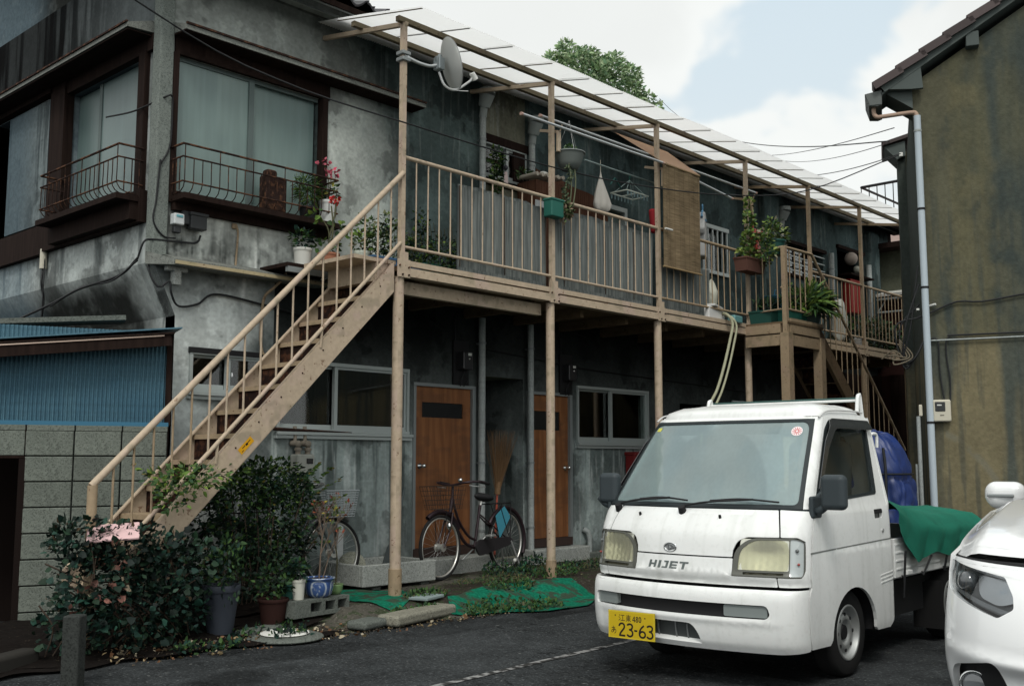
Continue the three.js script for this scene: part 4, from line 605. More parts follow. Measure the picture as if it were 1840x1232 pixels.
{   // the tree above the awning: upright billowing clumps of light leaves
  const t = thing('broadleaf_tree', 'green leafy tree rising in billowing clumps behind the awning', 'tree', [39.3, 0, -30.67]);
  obj('trunk', [bar([0, 0, 0], [0.3, 7, 0], 0.42, 12, 0.30), bar([0.3, 7, 0], [-1.2, 19, 0.6], 0.2, 8, 0.07), bar([0.3, 7, 0], [1.0, 18.5, -0.5], 0.2, 8, 0.06), bar([0.2, 6, 0], [1.6, 17, 1.2], 0.16, 8, 0.05), bar([0.2, 6.5, 0], [-1.6, 18, -1.2], 0.15, 8, 0.05)], M(0.10, 0.08, 0.06, 0.9), t);
  const tl = new THREE.MeshPhysicalMaterial({ color: 0xffffff, roughness: 0.7, side: THREE.DoubleSide, transmission: 0.3, thickness: 0 });
  const rt = [0.679, 0.734], C = []; // offsets along the view's right (metres), height
  const at = (r, y, d, rx, ryy, w) => C.push([r * 1.12 * rt[0] + d * 0.73, y + 0.62, r * 1.12 * rt[1] - d * 0.68, rx * 1.1, ryy * 1.05, rx * 1.1, w]);
  for (const [r, y, d, a, b, w] of [[-1.33, 20.65, 0, 0.42, 0.55, 1], [-1.3, 20.0, 0.3, 0.75, 0.6, 1.2], [-1.95, 20.15, 0.2, 0.45, 0.5, 0.8], [-2.4, 19.8, 0, 0.32, 0.35, 0.5], [-0.75, 19.85, -0.5, 0.75, 0.75, 1.5], [-0.28, 20.6, 0.3, 0.36, 0.42, 0.7], [-0.15, 19.9, 0.1, 0.75, 0.7, 1.4], [0.65, 19.85, -0.3, 0.62, 0.62, 1.3], [0.55, 19.1, -0.8, 0.9, 0.8, 1.5], [-0.4, 18.9, -0.6, 1.1, 0.8, 1.6], [1.55, 19.55, 0.2, 0.38, 0.5, 0.7], [1.45, 18.7, -0.2, 0.55, 0.6, 0.9], [1.75, 18.2, 0.2, 0.42, 0.55, 0.7], [2.3, 18.3, 0.3, 0.3, 0.4, 0.4], [2.55, 17.8, 0.2, 0.32, 0.35, 0.35], [-1.9, 18.9, -0.3, 0.9, 0.7, 1.1], [0.8, 17.6, -0.3, 1.4, 0.9, 1.6], [-1.2, 17.6, 0, 1.6, 0.9, 1.7], [2.2, 16.8, 0, 1, 0.8, 0.9], [0, 15.9, 0, 2.2, 1.1, 1.8]]) at(r, y, d, a, b, w);
  foliage('crown', t, LEAF, 7800, clumps(C)(0.21, 0.5), [[0.20, 0.31, 0.14], [0.26, 0.37, 0.18], [0.13, 0.24, 0.12], [0.34, 0.42, 0.24]], 11, tl);
}
{   // overhead wires
  const wire = (pts, r, label) => tag(obj('overhead_wire', tube(pts, r, 60, 5), cable), label, 'wire');
  const sag = (a, b, d) => Array.from({ length: 9 }, (_, i) => { const t = i / 8; return [mix(a[0], b[0], t), mix(a[1], b[1], t) - d * 4 * t * (1 - t), mix(a[2], b[2], t)]; });
  wire(sag([38.7, 17.8, -26.6], [13.97, 5.74, -5.79], 0.8), 0.010, 'thin black wire sagging from the tree to the eave of the rear wing');
  wire(sag([28, 10.7, -16], [11.5, 5.1, -4.7], 0.15), 0.006, 'uppermost thin wire from the stucco house dipping left behind the awning');
  wire(sag([26, 9.7, -14], [13.98, 5.72, -5.79], 0.15), 0.006, 'middle thin wire from the rear wing dipping behind the awning');
  wire(sag([21, 7.7, -11.2], [13.8, 5.48, -5.57], 0.12), 0.007, 'lowest thin wire from the rear wing reaching the awning edge');
  wire([[13.8, 5.46, -5.6], [12.9, 4.96, -6.5], [11.6, 4.72, -6.9], [9.9, 4.53, -7.03], [8.3, 4.42, -7.05], [6.3, 4.40, -7.05], [5.2, 4.62, -7.5], [4.3, 5.0, -7.9], [2.2, 5.75, -7.9], [-1, 7.2, -7.6]], 0.008, 'long black cable sagging across the corner window and the walkway');
  tag(obj('wall_cable', [tube([[4.38, 3.07, -8.46], [4.44, 2.98, -8.9], [4.40, 2.93, -9.6], [4.44, 2.86, -10.3], [4.40, 2.72, -11.4], [4.42, 2.6, -12.6]], 0.012, 50, 6), tube([[4.38, 3.05, -8.46], [4.42, 2.94, -9.0], [4.42, 2.95, -9.6], [4.44, 2.84, -10.3]], 0.008, 40, 6), tube([[4.46, 3.06, -8.42], [4.46, 2.93, -8.38], [4.52, 2.82, -8.33], [4.6, 2.88, -8.3], [4.62, 2.78, -8.3], [4.72, 2.68, -8.35], [4.92, 2.72, -8.37], [5.1, 2.83, -8.37], [5.6, 2.79, -8.37], [6.3, 2.70, -8.37]], 0.010, 70, 6), tube([[4.36, 3.06, -8.42], [4.38, 3.2, -8.36], [4.46, 3.235, -8.37], [4.66, 3.25, -8.37], [4.88, 3.27, -8.37], [4.92, 3.34, -8.36]], 0.010, 30, 6), tube([[4.5, 3.95, -8.35], [4.48, 3.6, -8.36], [4.46, 3.4, -8.36], [4.56, 3.28, -8.36], [4.68, 3.28, -8.37]], 0.008, 30, 6), tube([[4.40, 4.5, -9.2], [4.42, 4.45, -8.7], [4.52, 4.52, -8.36], [4.585, 4.55, -8.35], [4.60, 4.45, -8.36], [4.59, 4.1, -8.36], [4.5, 3.9, -8.36]], 0.008, 40, 6)], cable), 'tangle of black cables pinned around the house corner under the windows', 'cable');
}

// ================================================================ WRAPPED BODY PANELS
// a flat outline in a surface's own (u,v) metres is cut, subdivided and laid on that surface, with a turned-in rim
function roundPoly(pts, r, seg = 5) {
  const out = [], n = pts.length;
  for (let i = 0; i < n; i++) {
    const p = pts[i], a = pts[(i + n - 1) % n], b = pts[(i + 1) % n], rr = p[2] ?? r;
    const da = [a[0] - p[0], a[1] - p[1]], db = [b[0] - p[0], b[1] - p[1]], la = Math.hypot(...da), lb = Math.hypot(...db), k = Math.min(rr, la * 0.49, lb * 0.49);
    if (k < 1e-4) { out.push([p[0], p[1]]); continue; }
    const A = [p[0] + da[0] / la * k, p[1] + da[1] / la * k], B = [p[0] + db[0] / lb * k, p[1] + db[1] / lb * k];
    for (let s = 0; s <= seg; s++) { const t = s / seg, q = (1 - t) * (1 - t), w = 2 * t * (1 - t), e = t * t; out.push([A[0] * q + p[0] * w + B[0] * e, A[1] * q + p[1] * w + B[1] * e]); }
  }
  return out;
}
function densify(pts, m) { const o = []; for (let i = 0; i < pts.length; i++) { const a = pts[i], b = pts[(i + 1) % pts.length], n = Math.max(1, Math.ceil(Math.hypot(b[0] - a[0], b[1] - a[1]) / m)); for (let k = 0; k < n; k++) o.push([mix(a[0], b[0], k / n), mix(a[1], b[1], k / n)]); } return o; }
function wrap(S, outline, holes = [], { off = 0, rim = 0.012, edge = 0.035, flip = false } = {}) {
  const c = densify(outline, edge).map((p) => new THREE.Vector2(...p)), hs = holes.map((h) => densify(h, edge).map((p) => new THREE.Vector2(...p)));
  if (THREE.ShapeUtils.isClockWise(c)) c.reverse(); hs.forEach((h) => { if (!THREE.ShapeUtils.isClockWise(h)) h.reverse(); });
  const all = [...c, ...hs.flat()], tri = THREE.ShapeUtils.triangulateShape(c, hs), e = 0.004;
  const pn = (u, v) => { const p = S(u, v), a = S(u + e, v), b = S(u, v + e), a0 = S(u - e, v), b0 = S(u, v - e); const n = a.sub(a0).cross(b.sub(b0)).normalize(); if (flip) n.negate(); return [p.addScaledVector(n, off), n]; };
  const P = [], N = [], U = [];
  const put = (q) => { const [p, n] = pn(q.x, q.y); P.push(p.x, p.y, p.z); N.push(n.x, n.y, n.z); U.push(q.x, q.y); };
  const rec = (a, b, d, k) => {
    const l = [a.distanceTo(b), b.distanceTo(d), d.distanceTo(a)], m = Math.max(...l);
    if (m <= edge * 1.5 || k > 9) { (flip ? [a, d, b] : [a, b, d]).forEach(put); return; }
    const i = l.indexOf(m), [x, y, z] = i === 0 ? [a, b, d] : i === 1 ? [b, d, a] : [d, a, b], h = x.clone().add(y).multiplyScalar(0.5);
    rec(x, h, z, k + 1); rec(h, y, z, k + 1);
  };
  for (const t of tri) rec(all[t[0]], all[t[1]], all[t[2]], 0);
  if (rim) for (const loop of [c, ...hs]) for (let i = 0; i < loop.length; i++) {
    const a = loop[i], b = loop[(i + 1) % loop.length], [pa, na] = pn(a.x, a.y), [pb, nb2] = pn(b.x, b.y), qa = pa.clone().addScaledVector(na, -rim), qb = pb.clone().addScaledVector(nb2, -rim);
    const s = pb.clone().sub(pa).cross(na).normalize(); const f = flip ? [pa, pb, qb, pa, qb, qa] : [pa, qb, pb, pa, qa, qb]; if (flip) s.negate();
    for (const v of f) { P.push(v.x, v.y, v.z); N.push(s.x, s.y, s.z); U.push(a.x, a.y); }
  }
  const g = new THREE.BufferGeometry(); g.setAttribute('position', new THREE.Float32BufferAttribute(P, 3)); g.setAttribute('normal', new THREE.Float32BufferAttribute(N, 3)); g.setAttribute('uv', new THREE.Float32BufferAttribute(U, 2)); return g;
}
const dirtTex = colTex(1024, 1024, 2.4, 2.4, (x, y) => { const n = fbm(x * 3, y * 3, 5), g = fbm(x * 50, y * 50, 3), s = streak(x, y, 18, 5); let a = mul3([0.74, 0.75, 0.735], 0.93 + 0.1 * n); a = mix3(a, [0.42, 0.43, 0.39], clamp(0.20 * sst(0.5, 0.8, s) + 0.18 * sst(0.6, 0.8, n) + 0.12 * sst(0.55, 0.8, g))); return a; });
const carWhite = new THREE.MeshPhysicalMaterial({ map: dirtTex, roughness: 0.42, clearcoat: 0.55, clearcoatRoughness: 0.12 });
const carWhite2 = new THREE.MeshPhysicalMaterial({ color: lin(0.78, 0.79, 0.79), roughness: 0.35, clearcoat: 1, clearcoatRoughness: 0.04 });
const trim = M(0.018, 0.024, 0.026, 0.5), mirrorBlack = SM({ color: lin(0.035, 0.045, 0.05), roughness: 0.5, bumpMap: bumpFine, bumpScale: 0.0006 });
function wheel(parent, x, z, R, rimR, side, steel = true) {      // side +1: outer face looks along +z
  const t = new THREE.Group(); t.name = 'wheel'; t.position.set(x, R, z); parent.add(t); if (side < 0) t.rotation.y = Math.PI;
  const w = R * 0.56, pr = [[rimR + 0.005, -w / 2], [R - 0.025, -w / 2], [R - 0.004, -w / 2 + 0.022], [R, -w * 0.2], [R, w * 0.2], [R - 0.004, w / 2 - 0.022], [R - 0.022, w / 2 - 0.002], [rimR + 0.02, w / 2], [rimR + 0.004, w / 2 - 0.01]];
  obj('tyre', T(lathe(pr, 48), 0, 0, 0, 0, Math.PI / 2), rubber, t);
  const rp = [[rimR + 0.006, w / 2 - 0.006], [rimR, w / 2 + 0.001], [rimR - 0.012, w / 2 - 0.004], [rimR - 0.02, w / 2 - 0.03], [rimR - 0.045, w / 2 - 0.045], [rimR * 0.66, w / 2 - 0.028], [rimR * 0.5, w / 2 - 0.02], [rimR * 0.42, w / 2 - 0.035], [rimR * 0.3, w / 2 - 0.05], [0.001, w / 2 - 0.05]];
  const rim = obj('rim', T(lathe(rp, 48), 0, 0, 0, 0, Math.PI / 2), steelGrey, t);
  for (let i = 0; i < 8; i++) { const a = i * Math.PI / 4; obj('rim_hole', T(new THREE.CylinderGeometry(0.012, 0.012, 0.006, 12).rotateX(Math.PI / 2), Math.cos(a) * rimR * 0.66, Math.sin(a) * rimR * 0.66, w / 2 - 0.0265), black, rim); }
  obj('hub', T(new THREE.CylinderGeometry(rimR * 0.26, rimR * 0.32, 0.03, 24).rotateX(Math.PI / 2), 0, 0, w / 2 - 0.045), black, rim);
  obj('brake_drum', T(new THREE.CylinderGeometry(rimR * 0.9, rimR * 0.9, 0.05, 24).rotateX(Math.PI / 2), 0, 0, -w * 0.1), black, t);
  return t;
}

// ================================================================ WHITE KEI TRUCK
const YAW = 2.23 * Math.PI / 180;
{
  const t = thing('small_truck', 'small white cab-over pickup truck with a yellow number plate and a green covered load', 'truck', [5.516, 0, -3.666], YAW);
  const hw = table([[0.2, 0.722], [0.30, 0.735], [0.86, 0.735], [1.0, 0.728], [1.06, 0.712], [1.3, 0.665], [1.6, 0.602], [1.66, 0.575]]);
  const xc = table([[0.22, -0.035], [0.28, -0.07], [0.40, -0.09], [0.52, -0.09], [0.565, -0.08], [0.588, -0.062], [0.602, -0.045], [0.66, -0.06], [0.68, -0.05], [0.76, -0.035], [0.88, -0.012], [0.94, 0.022], [1.0, 0.072], [1.05, 0.125], [1.3, 0.338], [1.56, 0.56], [1.61, 0.61], [1.66, 0.68]]);
  const kk = table([[0.2, 0.26], [0.9, 0.25], [1.06, 0.18], [1.6, 0.13]]), rr = table([[0.2, 0.13], [0.9, 0.125], [1.06, 0.10], [1.6, 0.09]]);
  const Q = (h) => hw(h) - rr(h) + rr(h) * Math.PI / 2;
  const F = (u, h) => {       // front skin, u in nominal metres across
    const q = u * Q(h) / 0.81, a = Math.abs(q), s = Math.sign(q), r = rr(h), zc = hw(h) - r, k = kk(h);
    if (a <= zc) return V(xc(h) + k * a * a, h, q); const th = Math.min((a - zc) / r, Math.PI / 2 + 0.2);
    return V(xc(h) + k * zc * zc + 2 * k * zc * r * Math.sin(th) * 0.35 + r * (1 - Math.cos(th)), h, s * (zc + r * Math.sin(th)));
  };
  const xe = (h) => F(0.81, h).x;
  const SIDE = (sg) => (x, h) => V(x, h, sg * (hw(h) - Math.max(0, x - 1.40) * Math.max(0, x - 1.40) * 5 + 0.006 * sst(0.80, 0.77, h) * sst(0.3, 0.5, x)));
  // dark core behind the gaps, cabin floor and bulkhead
  obj('inner_body', [box(0.20, 1.42, 0.60, 1.0, -0.68, 0.68), box(0.2, 0.42, 0.30, 0.7, -0.66, 0.66), box(1.2, 1.42, 0.30, 0.7, -0.66, 0.66), box(0.16, 0.3, 0.25, 0.98, -0.5, 0.5)], black, t);
  obj('front_lower_panel', wrap(F, roundPoly([[-0.592, 0.602], [0.592, 0.602], [0.592, 0.655], [0.335, 0.655], [0.335, 0.756], [-0.335, 0.756], [-0.335, 0.655], [-0.592, 0.655]], 0.006)), carWhite, t);
  obj('front_panel', wrap(F, roundPoly([[-0.332, 0.764], [0.332, 0.764], [0.334, 0.80], [0.36, 0.86, 0.05], [0.42, 0.882], [0.598, 0.884], [0.575, 1.036], [-0.575, 1.036], [-0.598, 0.884], [-0.42, 0.882], [-0.36, 0.86, 0.05], [-0.334, 0.80]], 0.006)), carWhite, t);
  for (const s of [1, -1]) {
    const m = (p) => p.map((q) => [q[0] * s, ...q.slice(1)]);
    obj('corner_panel', wrap(F, roundPoly(m([[0.598, 0.602], [0.798, 0.602], [0.80, 0.75], [0.802, 1.03], [0.585, 1.038], [0.606, 0.884], [0.70, 0.884], [0.752, 0.86], [0.758, 0.70], [0.735, 0.655], [0.598, 0.655]]), 0.006), [], {}), carWhite, t);
    const lampO = roundPoly(m([[0.338, 0.658], [0.74, 0.658, 0.03], [0.752, 0.69], [0.75, 0.86, 0.03], [0.69, 0.88, 0.03], [0.43, 0.878, 0.09], [0.342, 0.80, 0.05]]), 0.012);
    const lamp = obj('headlight', wrap(F, lampO, [], { off: -0.03, rim: 0 }), M(0.16, 0.15, 0.10, 0.35, { metalness: 0.3 }), t);
    obj('bezel', wrap(F, lampO, [roundPoly(m([[0.366, 0.694], [0.656, 0.694], [0.656, 0.868], [0.45, 0.866, 0.08], [0.374, 0.80, 0.04]]), 0.01), roundPoly(m([[0.40, 0.668], [0.63, 0.668], [0.63, 0.682], [0.40, 0.682]]), 0.006), roundPoly(m([[0.662, 0.664], [0.738, 0.664], [0.746, 0.69], [0.744, 0.858], [0.69, 0.874], [0.662, 0.874]]), 0.012)], { off: 0.001, rim: 0.022 }), M(0.085, 0.087, 0.072, 0.45), lamp);
    obj('reflector_bowl', wrap((u, v) => { const b = F(u, v); const c = Math.hypot(u * s - 0.52, (v - 0.775) * 1.3); b.x += 0.022 * sst(0.17, 0.0, c) + 0.004 + 0.0012 * Math.sin(u * 160); return b; }, roundPoly(m([[0.360, 0.69], [0.660, 0.69], [0.660, 0.872], [0.38, 0.872]]), 0.02), [], { off: 0, rim: 0, edge: 0.02 }), M(0.58, 0.58, 0.50, 0.28, { metalness: 0.75 }), lamp);
    obj('lens', wrap(F, roundPoly(m([[0.362, 0.69], [0.658, 0.69], [0.658, 0.87], [0.45, 0.868, 0.08], [0.37, 0.80, 0.04]]), 0.01), [], { off: -0.004, rim: 0 }), MP(0.86, 0.85, 0.72, 0.10, { transmission: 0.88, thickness: 0 }), lamp);
    obj('side_lamp', wrap(F, roundPoly(m([[0.66, 0.664], [0.738, 0.664], [0.748, 0.69], [0.746, 0.858], [0.69, 0.876], [0.66, 0.876]]), 0.012), [], { off: -0.006, rim: 0 }), MP(0.42, 0.46, 0.46, 0.2, { clearcoat: 1 }), lamp);
    obj('lamp_spot', [T(new THREE.SphereGeometry(0.011, 12, 8), ...F(0.70 * s, 0.81).toArray())], M(0.12, 0.13, 0.13, 0.3), lamp); obj('lamp_bulb', T(new THREE.SphereGeometry(0.008, 12, 8), ...F(0.71 * s, 0.733).toArray()), M(0.30, 0.05, 0.04, 0.4), lamp);
    // A pillar with black screen seal
    obj('screen_pillar', wrap(F, [[0.716, 1.044], [0.800, 1.044], [0.802, 1.3], [0.806, 1.604], [0.72, 1.604], [0.718, 1.3]].map((p) => [p[0] * s, p[1]]), [], {}), carWhite, t);
  }
  obj('scuttle', wrap(F, roundPoly([[-0.8, 1.030], [0.8, 1.030], [0.8, 1.046], [-0.8, 1.046]], 0.002), [], { off: -0.004, rim: 0 }), trim, t);
  obj('screen_header', wrap(F, [[-0.806, 1.588], [0.806, 1.588], [0.806, 1.612], [-0.806, 1.612]], [], { rim: 0.01 }), carWhite, t);
  const scr = roundPoly([[-0.70, 1.056], [0.70, 1.056], [0.70, 1.585, 0.05], [-0.70, 1.585, 0.05]], 0.03);
  obj('screen_seal', wrap(F, [[-0.72, 1.042], [0.72, 1.042], [0.722, 1.592], [-0.722, 1.592]], [roundPoly([[-0.69, 1.066], [0.69, 1.066], [0.69, 1.574, 0.06], [-0.69, 1.574, 0.06]], 0.035)], { off: 0.002, rim: 0.014 }), trim, t);
  const wsTex = colTex(512, 256, 1.7, 0.6, (u, v) => { const U = u > 0.85 ? u - 1.7 : u, h = v + (v < 0.6 ? 0.9 : 0) , n = fbm(U * 4 + 9, v * 6, 4), g = fbm(U * 60, v * 60, 3), w1 = Math.hypot(U + 0.55, (v - 0.14) * 1.0), w2 = Math.hypot(U + 0.02, (v - 0.14)); const wiped = Math.max(sst(0.50, 0.47, w1), sst(0.52, 0.49, w2)); const d = mix(1.0, 0.84, wiped) * (0.86 + 0.22 * n) * (0.95 + 0.1 * g); return [0.60 * d, 0.765 * d, 0.765 * d]; });
  const wsg = wrap(F, scr, [], { off: -0.004, rim: 0 }); { const uv = wsg.attributes.uv; for (let i = 0; i < uv.count; i++) uv.setY(i, uv.getY(i) - 0.9); }
  const ws = obj('windscreen', wsg, new THREE.MeshPhysicalMaterial({ map: wsTex, roughness: 0.05, transmission: 0.66, thickness: 0, clearcoat: 1, clearcoatRoughness: 0.02 }), t, true);
  { const cv = document.createElement('canvas'); cv.width = cv.height = 128; const c = cv.getContext('2d'); c.fillStyle = '#d9cfcf'; c.fillRect(0, 0, 128, 128); c.strokeStyle = '#b54a4a'; c.lineWidth = 7; for (let i = 0; i < 12; i++) { const a = i * Math.PI / 6; c.beginPath(); c.moveTo(64 + 22 * Math.cos(a), 64 + 22 * Math.sin(a)); c.lineTo(64 + 54 * Math.cos(a), 64 + 54 * Math.sin(a)); c.stroke(); } c.beginPath(); c.arc(64, 64, 18, 0, 7); c.stroke();
    const tx = new THREE.CanvasTexture(cv); tx.colorSpace = THREE.SRGBColorSpace; const o = []; for (let i = 0; i < 24; i++) o.push([0.60 + 0.044 * Math.cos(i * Math.PI / 12), 1.515 + 0.03 * Math.sin(i * Math.PI / 12)]); const g = wrap(F, o, [], { off: -0.002, rim: 0 }), uv = g.attributes.uv; for (let i = 0; i < uv.count; i++) uv.setXY(i, (uv.getX(i) - 0.556) / 0.088, (uv.getY(i) - 1.485) / 0.06); obj('inspection_sticker', g, SM({ map: tx, roughness: 0.5 }), ws, true);
    obj('inspection_sticker', wrap(F, rect(-0.665, -0.625, 1.53, 1.555), [], { off: -0.002, rim: 0 }), M(0.5, 0.48, 0.08, 0.5), ws); }
  // bumper with slot, fog lamps, lower grille
  const bo = [[-0.80, 0.235], [-0.60, 0.225], [0.60, 0.225], [0.80, 0.24], [0.806, 0.40], [0.80, 0.588], [-0.80, 0.588], [-0.806, 0.40]];
  const slot = roundPoly([[-0.655, 0.425, 0.02], [0.555, 0.425, 0.02], [0.575, 0.45], [0.56, 0.502, 0.03], [-0.655, 0.502, 0.03]], 0.012), low = roundPoly([[-0.50, 0.262], [0.165, 0.256], [0.14, 0.33, 0.03], [0.10, 0.374, 0.03], [-0.50, 0.374]], 0.01);
  const bmp = obj('bumper', wrap((u, v) => { const p = F(u, v); p.x -= 0.022 * (1 - sst(0.7, 0.8, Math.abs(u))); const rg = Math.exp(-Math.pow((v - 0.402) / 0.020, 2)); p.x -= 0.007 * rg * sst(0.70, 0.50, Math.abs(u)); return p; }, roundPoly(bo, 0.02), [slot, low], { rim: 0.05, edge: 0.022 }), carWhite, t);
  const bk = (u, v) => { const p = F(u, v); p.x += 0.025; return p; };
  obj('intake', wrap(bk, rect(-0.66, 0.58, 0.42, 0.51), [], { rim: 0 }), black, bmp); obj('lower_grille', wrap((u, v) => { const p = F(u, v); p.x += 0.02; return p; }, rect(-0.52, 0.18, 0.25, 0.38), [], { rim: 0 }), M(0.05, 0.056, 0.056, 0.6), bmp);
  for (const u of [-0.46, -0.16, -0.03, 0.05]) obj('grille_bar', wrap((a, v) => { const p = F(a, v); p.x += 0.012; return p; }, rect(u, u + 0.008, 0.25, 0.38), [], { rim: 0.01 }), M(0.16, 0.17, 0.17, 0.5), bmp);
  for (const [a, b] of [[-0.65, -0.47], [0.305, 0.555]]) { const l = obj('fog_lamp', wrap((u, v) => { const p = F(u, v); p.x -= 0.006; return p; }, roundPoly([[a, 0.43], [b, 0.43], [b, 0.497], [a, 0.497]], 0.012), [], { rim: 0.03 }), MP(0.20, 0.225, 0.22, 0.15, { clearcoat: 1 }), bmp); }
  // number plate, drawn characters
  {
    const cv = document.createElement('canvas'); cv.width = 660; cv.height = 330; const c = cv.getContext('2d'); c.fillStyle = '#b99e0c'; c.fillRect(0, 0, 660, 330); c.strokeStyle = '#cdb833'; c.lineWidth = 8; c.strokeRect(8, 8, 644, 314);
    c.strokeStyle = '#150d07'; c.lineCap = 'butt'; c.lineJoin = 'miter'; const st = (w, ...ls) => { c.lineWidth = w; for (const l of ls) { c.beginPath(); c.moveTo(l[0], l[1]); for (let i = 2; i < l.length; i += 2) c.lineTo(l[i], l[i + 1]); c.stroke(); } };
    // 江
    st(8, [158, 46, 172, 58], [150, 72, 166, 82], [150, 118, 176, 92]); st(8, [184, 52, 232, 52], [208, 52, 208, 112], [176, 114, 240, 114]);
    // 東
    st(7, [256, 54, 322, 54], [289, 38, 289, 124], [266, 68, 312, 68, 312, 98, 266, 98, 266, 68], [266, 83, 312, 83], [285, 98, 254, 122], [293, 98, 324, 122]);
    c.fillStyle = '#150d07'; c.font = 'bold 96px sans-serif'; c.save(); c.translate(346, 122); c.scale(0.82, 1); c.fillText('480', 0, 0); c.restore();
    c.beginPath(); c.arc(100, 58, 9, 0, 7); c.arc(524, 66, 9, 0, 7); c.fill();
    // あ
    st(8, [46, 214, 98, 206], [70, 190, 70, 262]); c.lineWidth = 8; c.beginPath(); c.moveTo(92, 218); c.bezierCurveTo(80, 264, 42, 284, 44, 254); c.bezierCurveTo(46, 226, 110, 216, 108, 250); c.bezierCurveTo(106, 272, 92, 276, 84, 278); c.stroke();
    c.lineWidth = 23; c.lineJoin = 'round'; c.lineCap = 'butt';
    const D = (x, k) => { c.save(); c.translate(x, 0); c.beginPath(); if (k === 2) { c.moveTo(6, 186); c.bezierCurveTo(8, 140, 82, 136, 80, 186); c.bezierCurveTo(78, 222, 20, 250, 14, 296); c.lineTo(92, 296); } if (k === 3) { c.moveTo(6, 170); c.bezierCurveTo(20, 142, 84, 144, 78, 184); c.bezierCurveTo(74, 212, 50, 216, 40, 218); c.bezierCurveTo(96, 222, 96, 298, 42, 298); c.bezierCurveTo(22, 298, 10, 288, 4, 276); } if (k === 6) { c.moveTo(74, 154); c.bezierCurveTo(20, 190, 4, 234, 10, 262); c.bezierCurveTo(16, 310, 90, 308, 90, 262); c.bezierCurveTo(90, 216, 24, 214, 12, 256); } c.stroke(); c.restore(); };
    D(150, 2); D(266, 3); c.fillRect(372, 214, 44, 22); D(436, 6); D(548, 3);
    const tx = new THREE.CanvasTexture(cv); tx.colorSpace = THREE.SRGBColorSpace; const g = new THREE.PlaneGeometry(0.33, 0.165); g.rotateY(-Math.PI / 2); g.translate(-0.0025, 0, 0);
    const pl = obj('number_plate', rbox(0.004, 0.168, 0.334, 0.002), M(0.36, 0.28, 0.01, 0.4), bmp); obj('plate_print', g, SM({ map: tx, roughness: 0.4 }), bmp, true);
    for (const o of bmp.children.slice(-2)) { o.position.set(-0.136, 0.322, -0.30); o.rotation.y = 0.05; }
  }
  // emblem and lettering
  {
    const e = V(...F(-0.078, 0.803).toArray()); const ring = new THREE.TorusGeometry(0.026, 0.0042, 8, 40); ring.scale(1.55, 1, 0.8); ring.rotateY(-Math.PI / 2); ring.translate(e.x - 0.006, e.y, e.z); const em = obj('emblem', ring, chrome, t);
    const D = new THREE.Shape(); D.moveTo(-0.020, 0.018); D.lineTo(-0.008, 0.018); D.quadraticCurveTo(0.026, 0.010, 0.036, -0.003); D.quadraticCurveTo(0.008, -0.006, -0.008, -0.018); D.lineTo(-0.019, -0.018); D.lineTo(-0.010, 0.002); const h = new THREE.Path(); h.moveTo(-0.008, 0.010); h.lineTo(0.0, 0.010); h.quadraticCurveTo(0.012, 0.006, 0.016, 0.0); h.lineTo(-0.002, -0.006); D.holes.push(h);
    const dg = new THREE.ExtrudeGeometry(D, { depth: 0.005, bevelEnabled: false }); dg.rotateY(-Math.PI / 2); dg.translate(e.x - 0.003, e.y, e.z); obj('emblem_letter', dg, chrome, em); obj('emblem_ground', T(new THREE.CylinderGeometry(0.026, 0.026, 0.002, 32).scale(1.5, 1, 1).rotateZ(0).rotateX(Math.PI / 2).rotateY(-Math.PI / 2), e.x - 0.002, e.y, e.z), M(0.35, 0.36, 0.36, 0.3, { metalness: 0.6 }), em);
    const L = { H: [[0, 0, .22, 1], [.62, 0, .84, 1], [.2, .40, .64, .60]], I: [[.06, 0, .32, 1]], J: [[.42, 0.0, .64, 1], [.16, .82, .66, 1], [0, 0, .46, .2]], E: [[0, 0, .22, 1], [.2, .8, .84, 1], [.2, .4, .78, .58], [.2, 0, .84, .2]], T: [[0, .8, .96, 1], [.36, 0, .60, .82]] };
    const mt = M(0.105, 0.125, 0.12, 0.45, { metalness: 0.3 }); let z = -0.232; const gs = [];
    for (const ch of 'HIJET') { let w = 0; for (const [a, b, c2, d] of L[ch]) { const P = rect(a, c2, b, d).map(([x, y]) => [z + (x + y * 0.14) * 0.062, 0.676 + y * 0.044]); gs.push(wrap(F, P, [], { off: 0.004, rim: 0.004, edge: 0.02 })); w = Math.max(w, c2); } z += w * 0.062 + 0.014; }
    obj('nameplate', gs, mt, t);
  }
  // sides
  const arch = (cx, r) => { const o = []; for (let i = 0; i <= 18; i++) { const a = Math.PI - i * Math.PI / 18; o.push([cx + r * Math.cos(a), 0.27 + (r - 0.055) * Math.sin(a) * 1.0]); } return o; };
  for (const s of [1, -1]) {
    const S = SIDE(s), fr = []; for (let h = 0.245; h <= 1.60; h += 0.05) fr.push([xe(h) + 0.006, h]); fr.reverse();
    const out = [...fr, [xe(0.245) + 0.006, 0.245], [0.43, 0.24], ...arch(0.79, 0.335), [1.15, 0.25], [1.36, 0.245], [1.44, 0.30], [1.46, 0.6], [1.462, 1.06], [1.455, 1.45], [1.43, 1.60], [1.40, 1.635], [0.9, 1.635], [0.74, 1.625]];
    const winP = roundPoly([[0.33, 1.075], [1.27, 1.118], [1.36, 1.58, 0.03], [0.80, 1.585, 0.05], [0.70, 1.52]], 0.03), handle = roundPoly([[1.17, 0.955], [1.30, 0.957], [1.30, 1.015], [1.17, 1.013]], 0.012);
    const side = obj('side_panel', wrap(S, out, [winP, handle], { rim: 0.02, edge: 0.03, flip: s < 0 }), carWhite, t);
    obj('side_window', wrap(S, winP, [], { off: -0.012, rim: 0, flip: s < 0 }), MP(0.34, 0.37, 0.37, 0.04, { transmission: 1, thickness: 0 }), side);
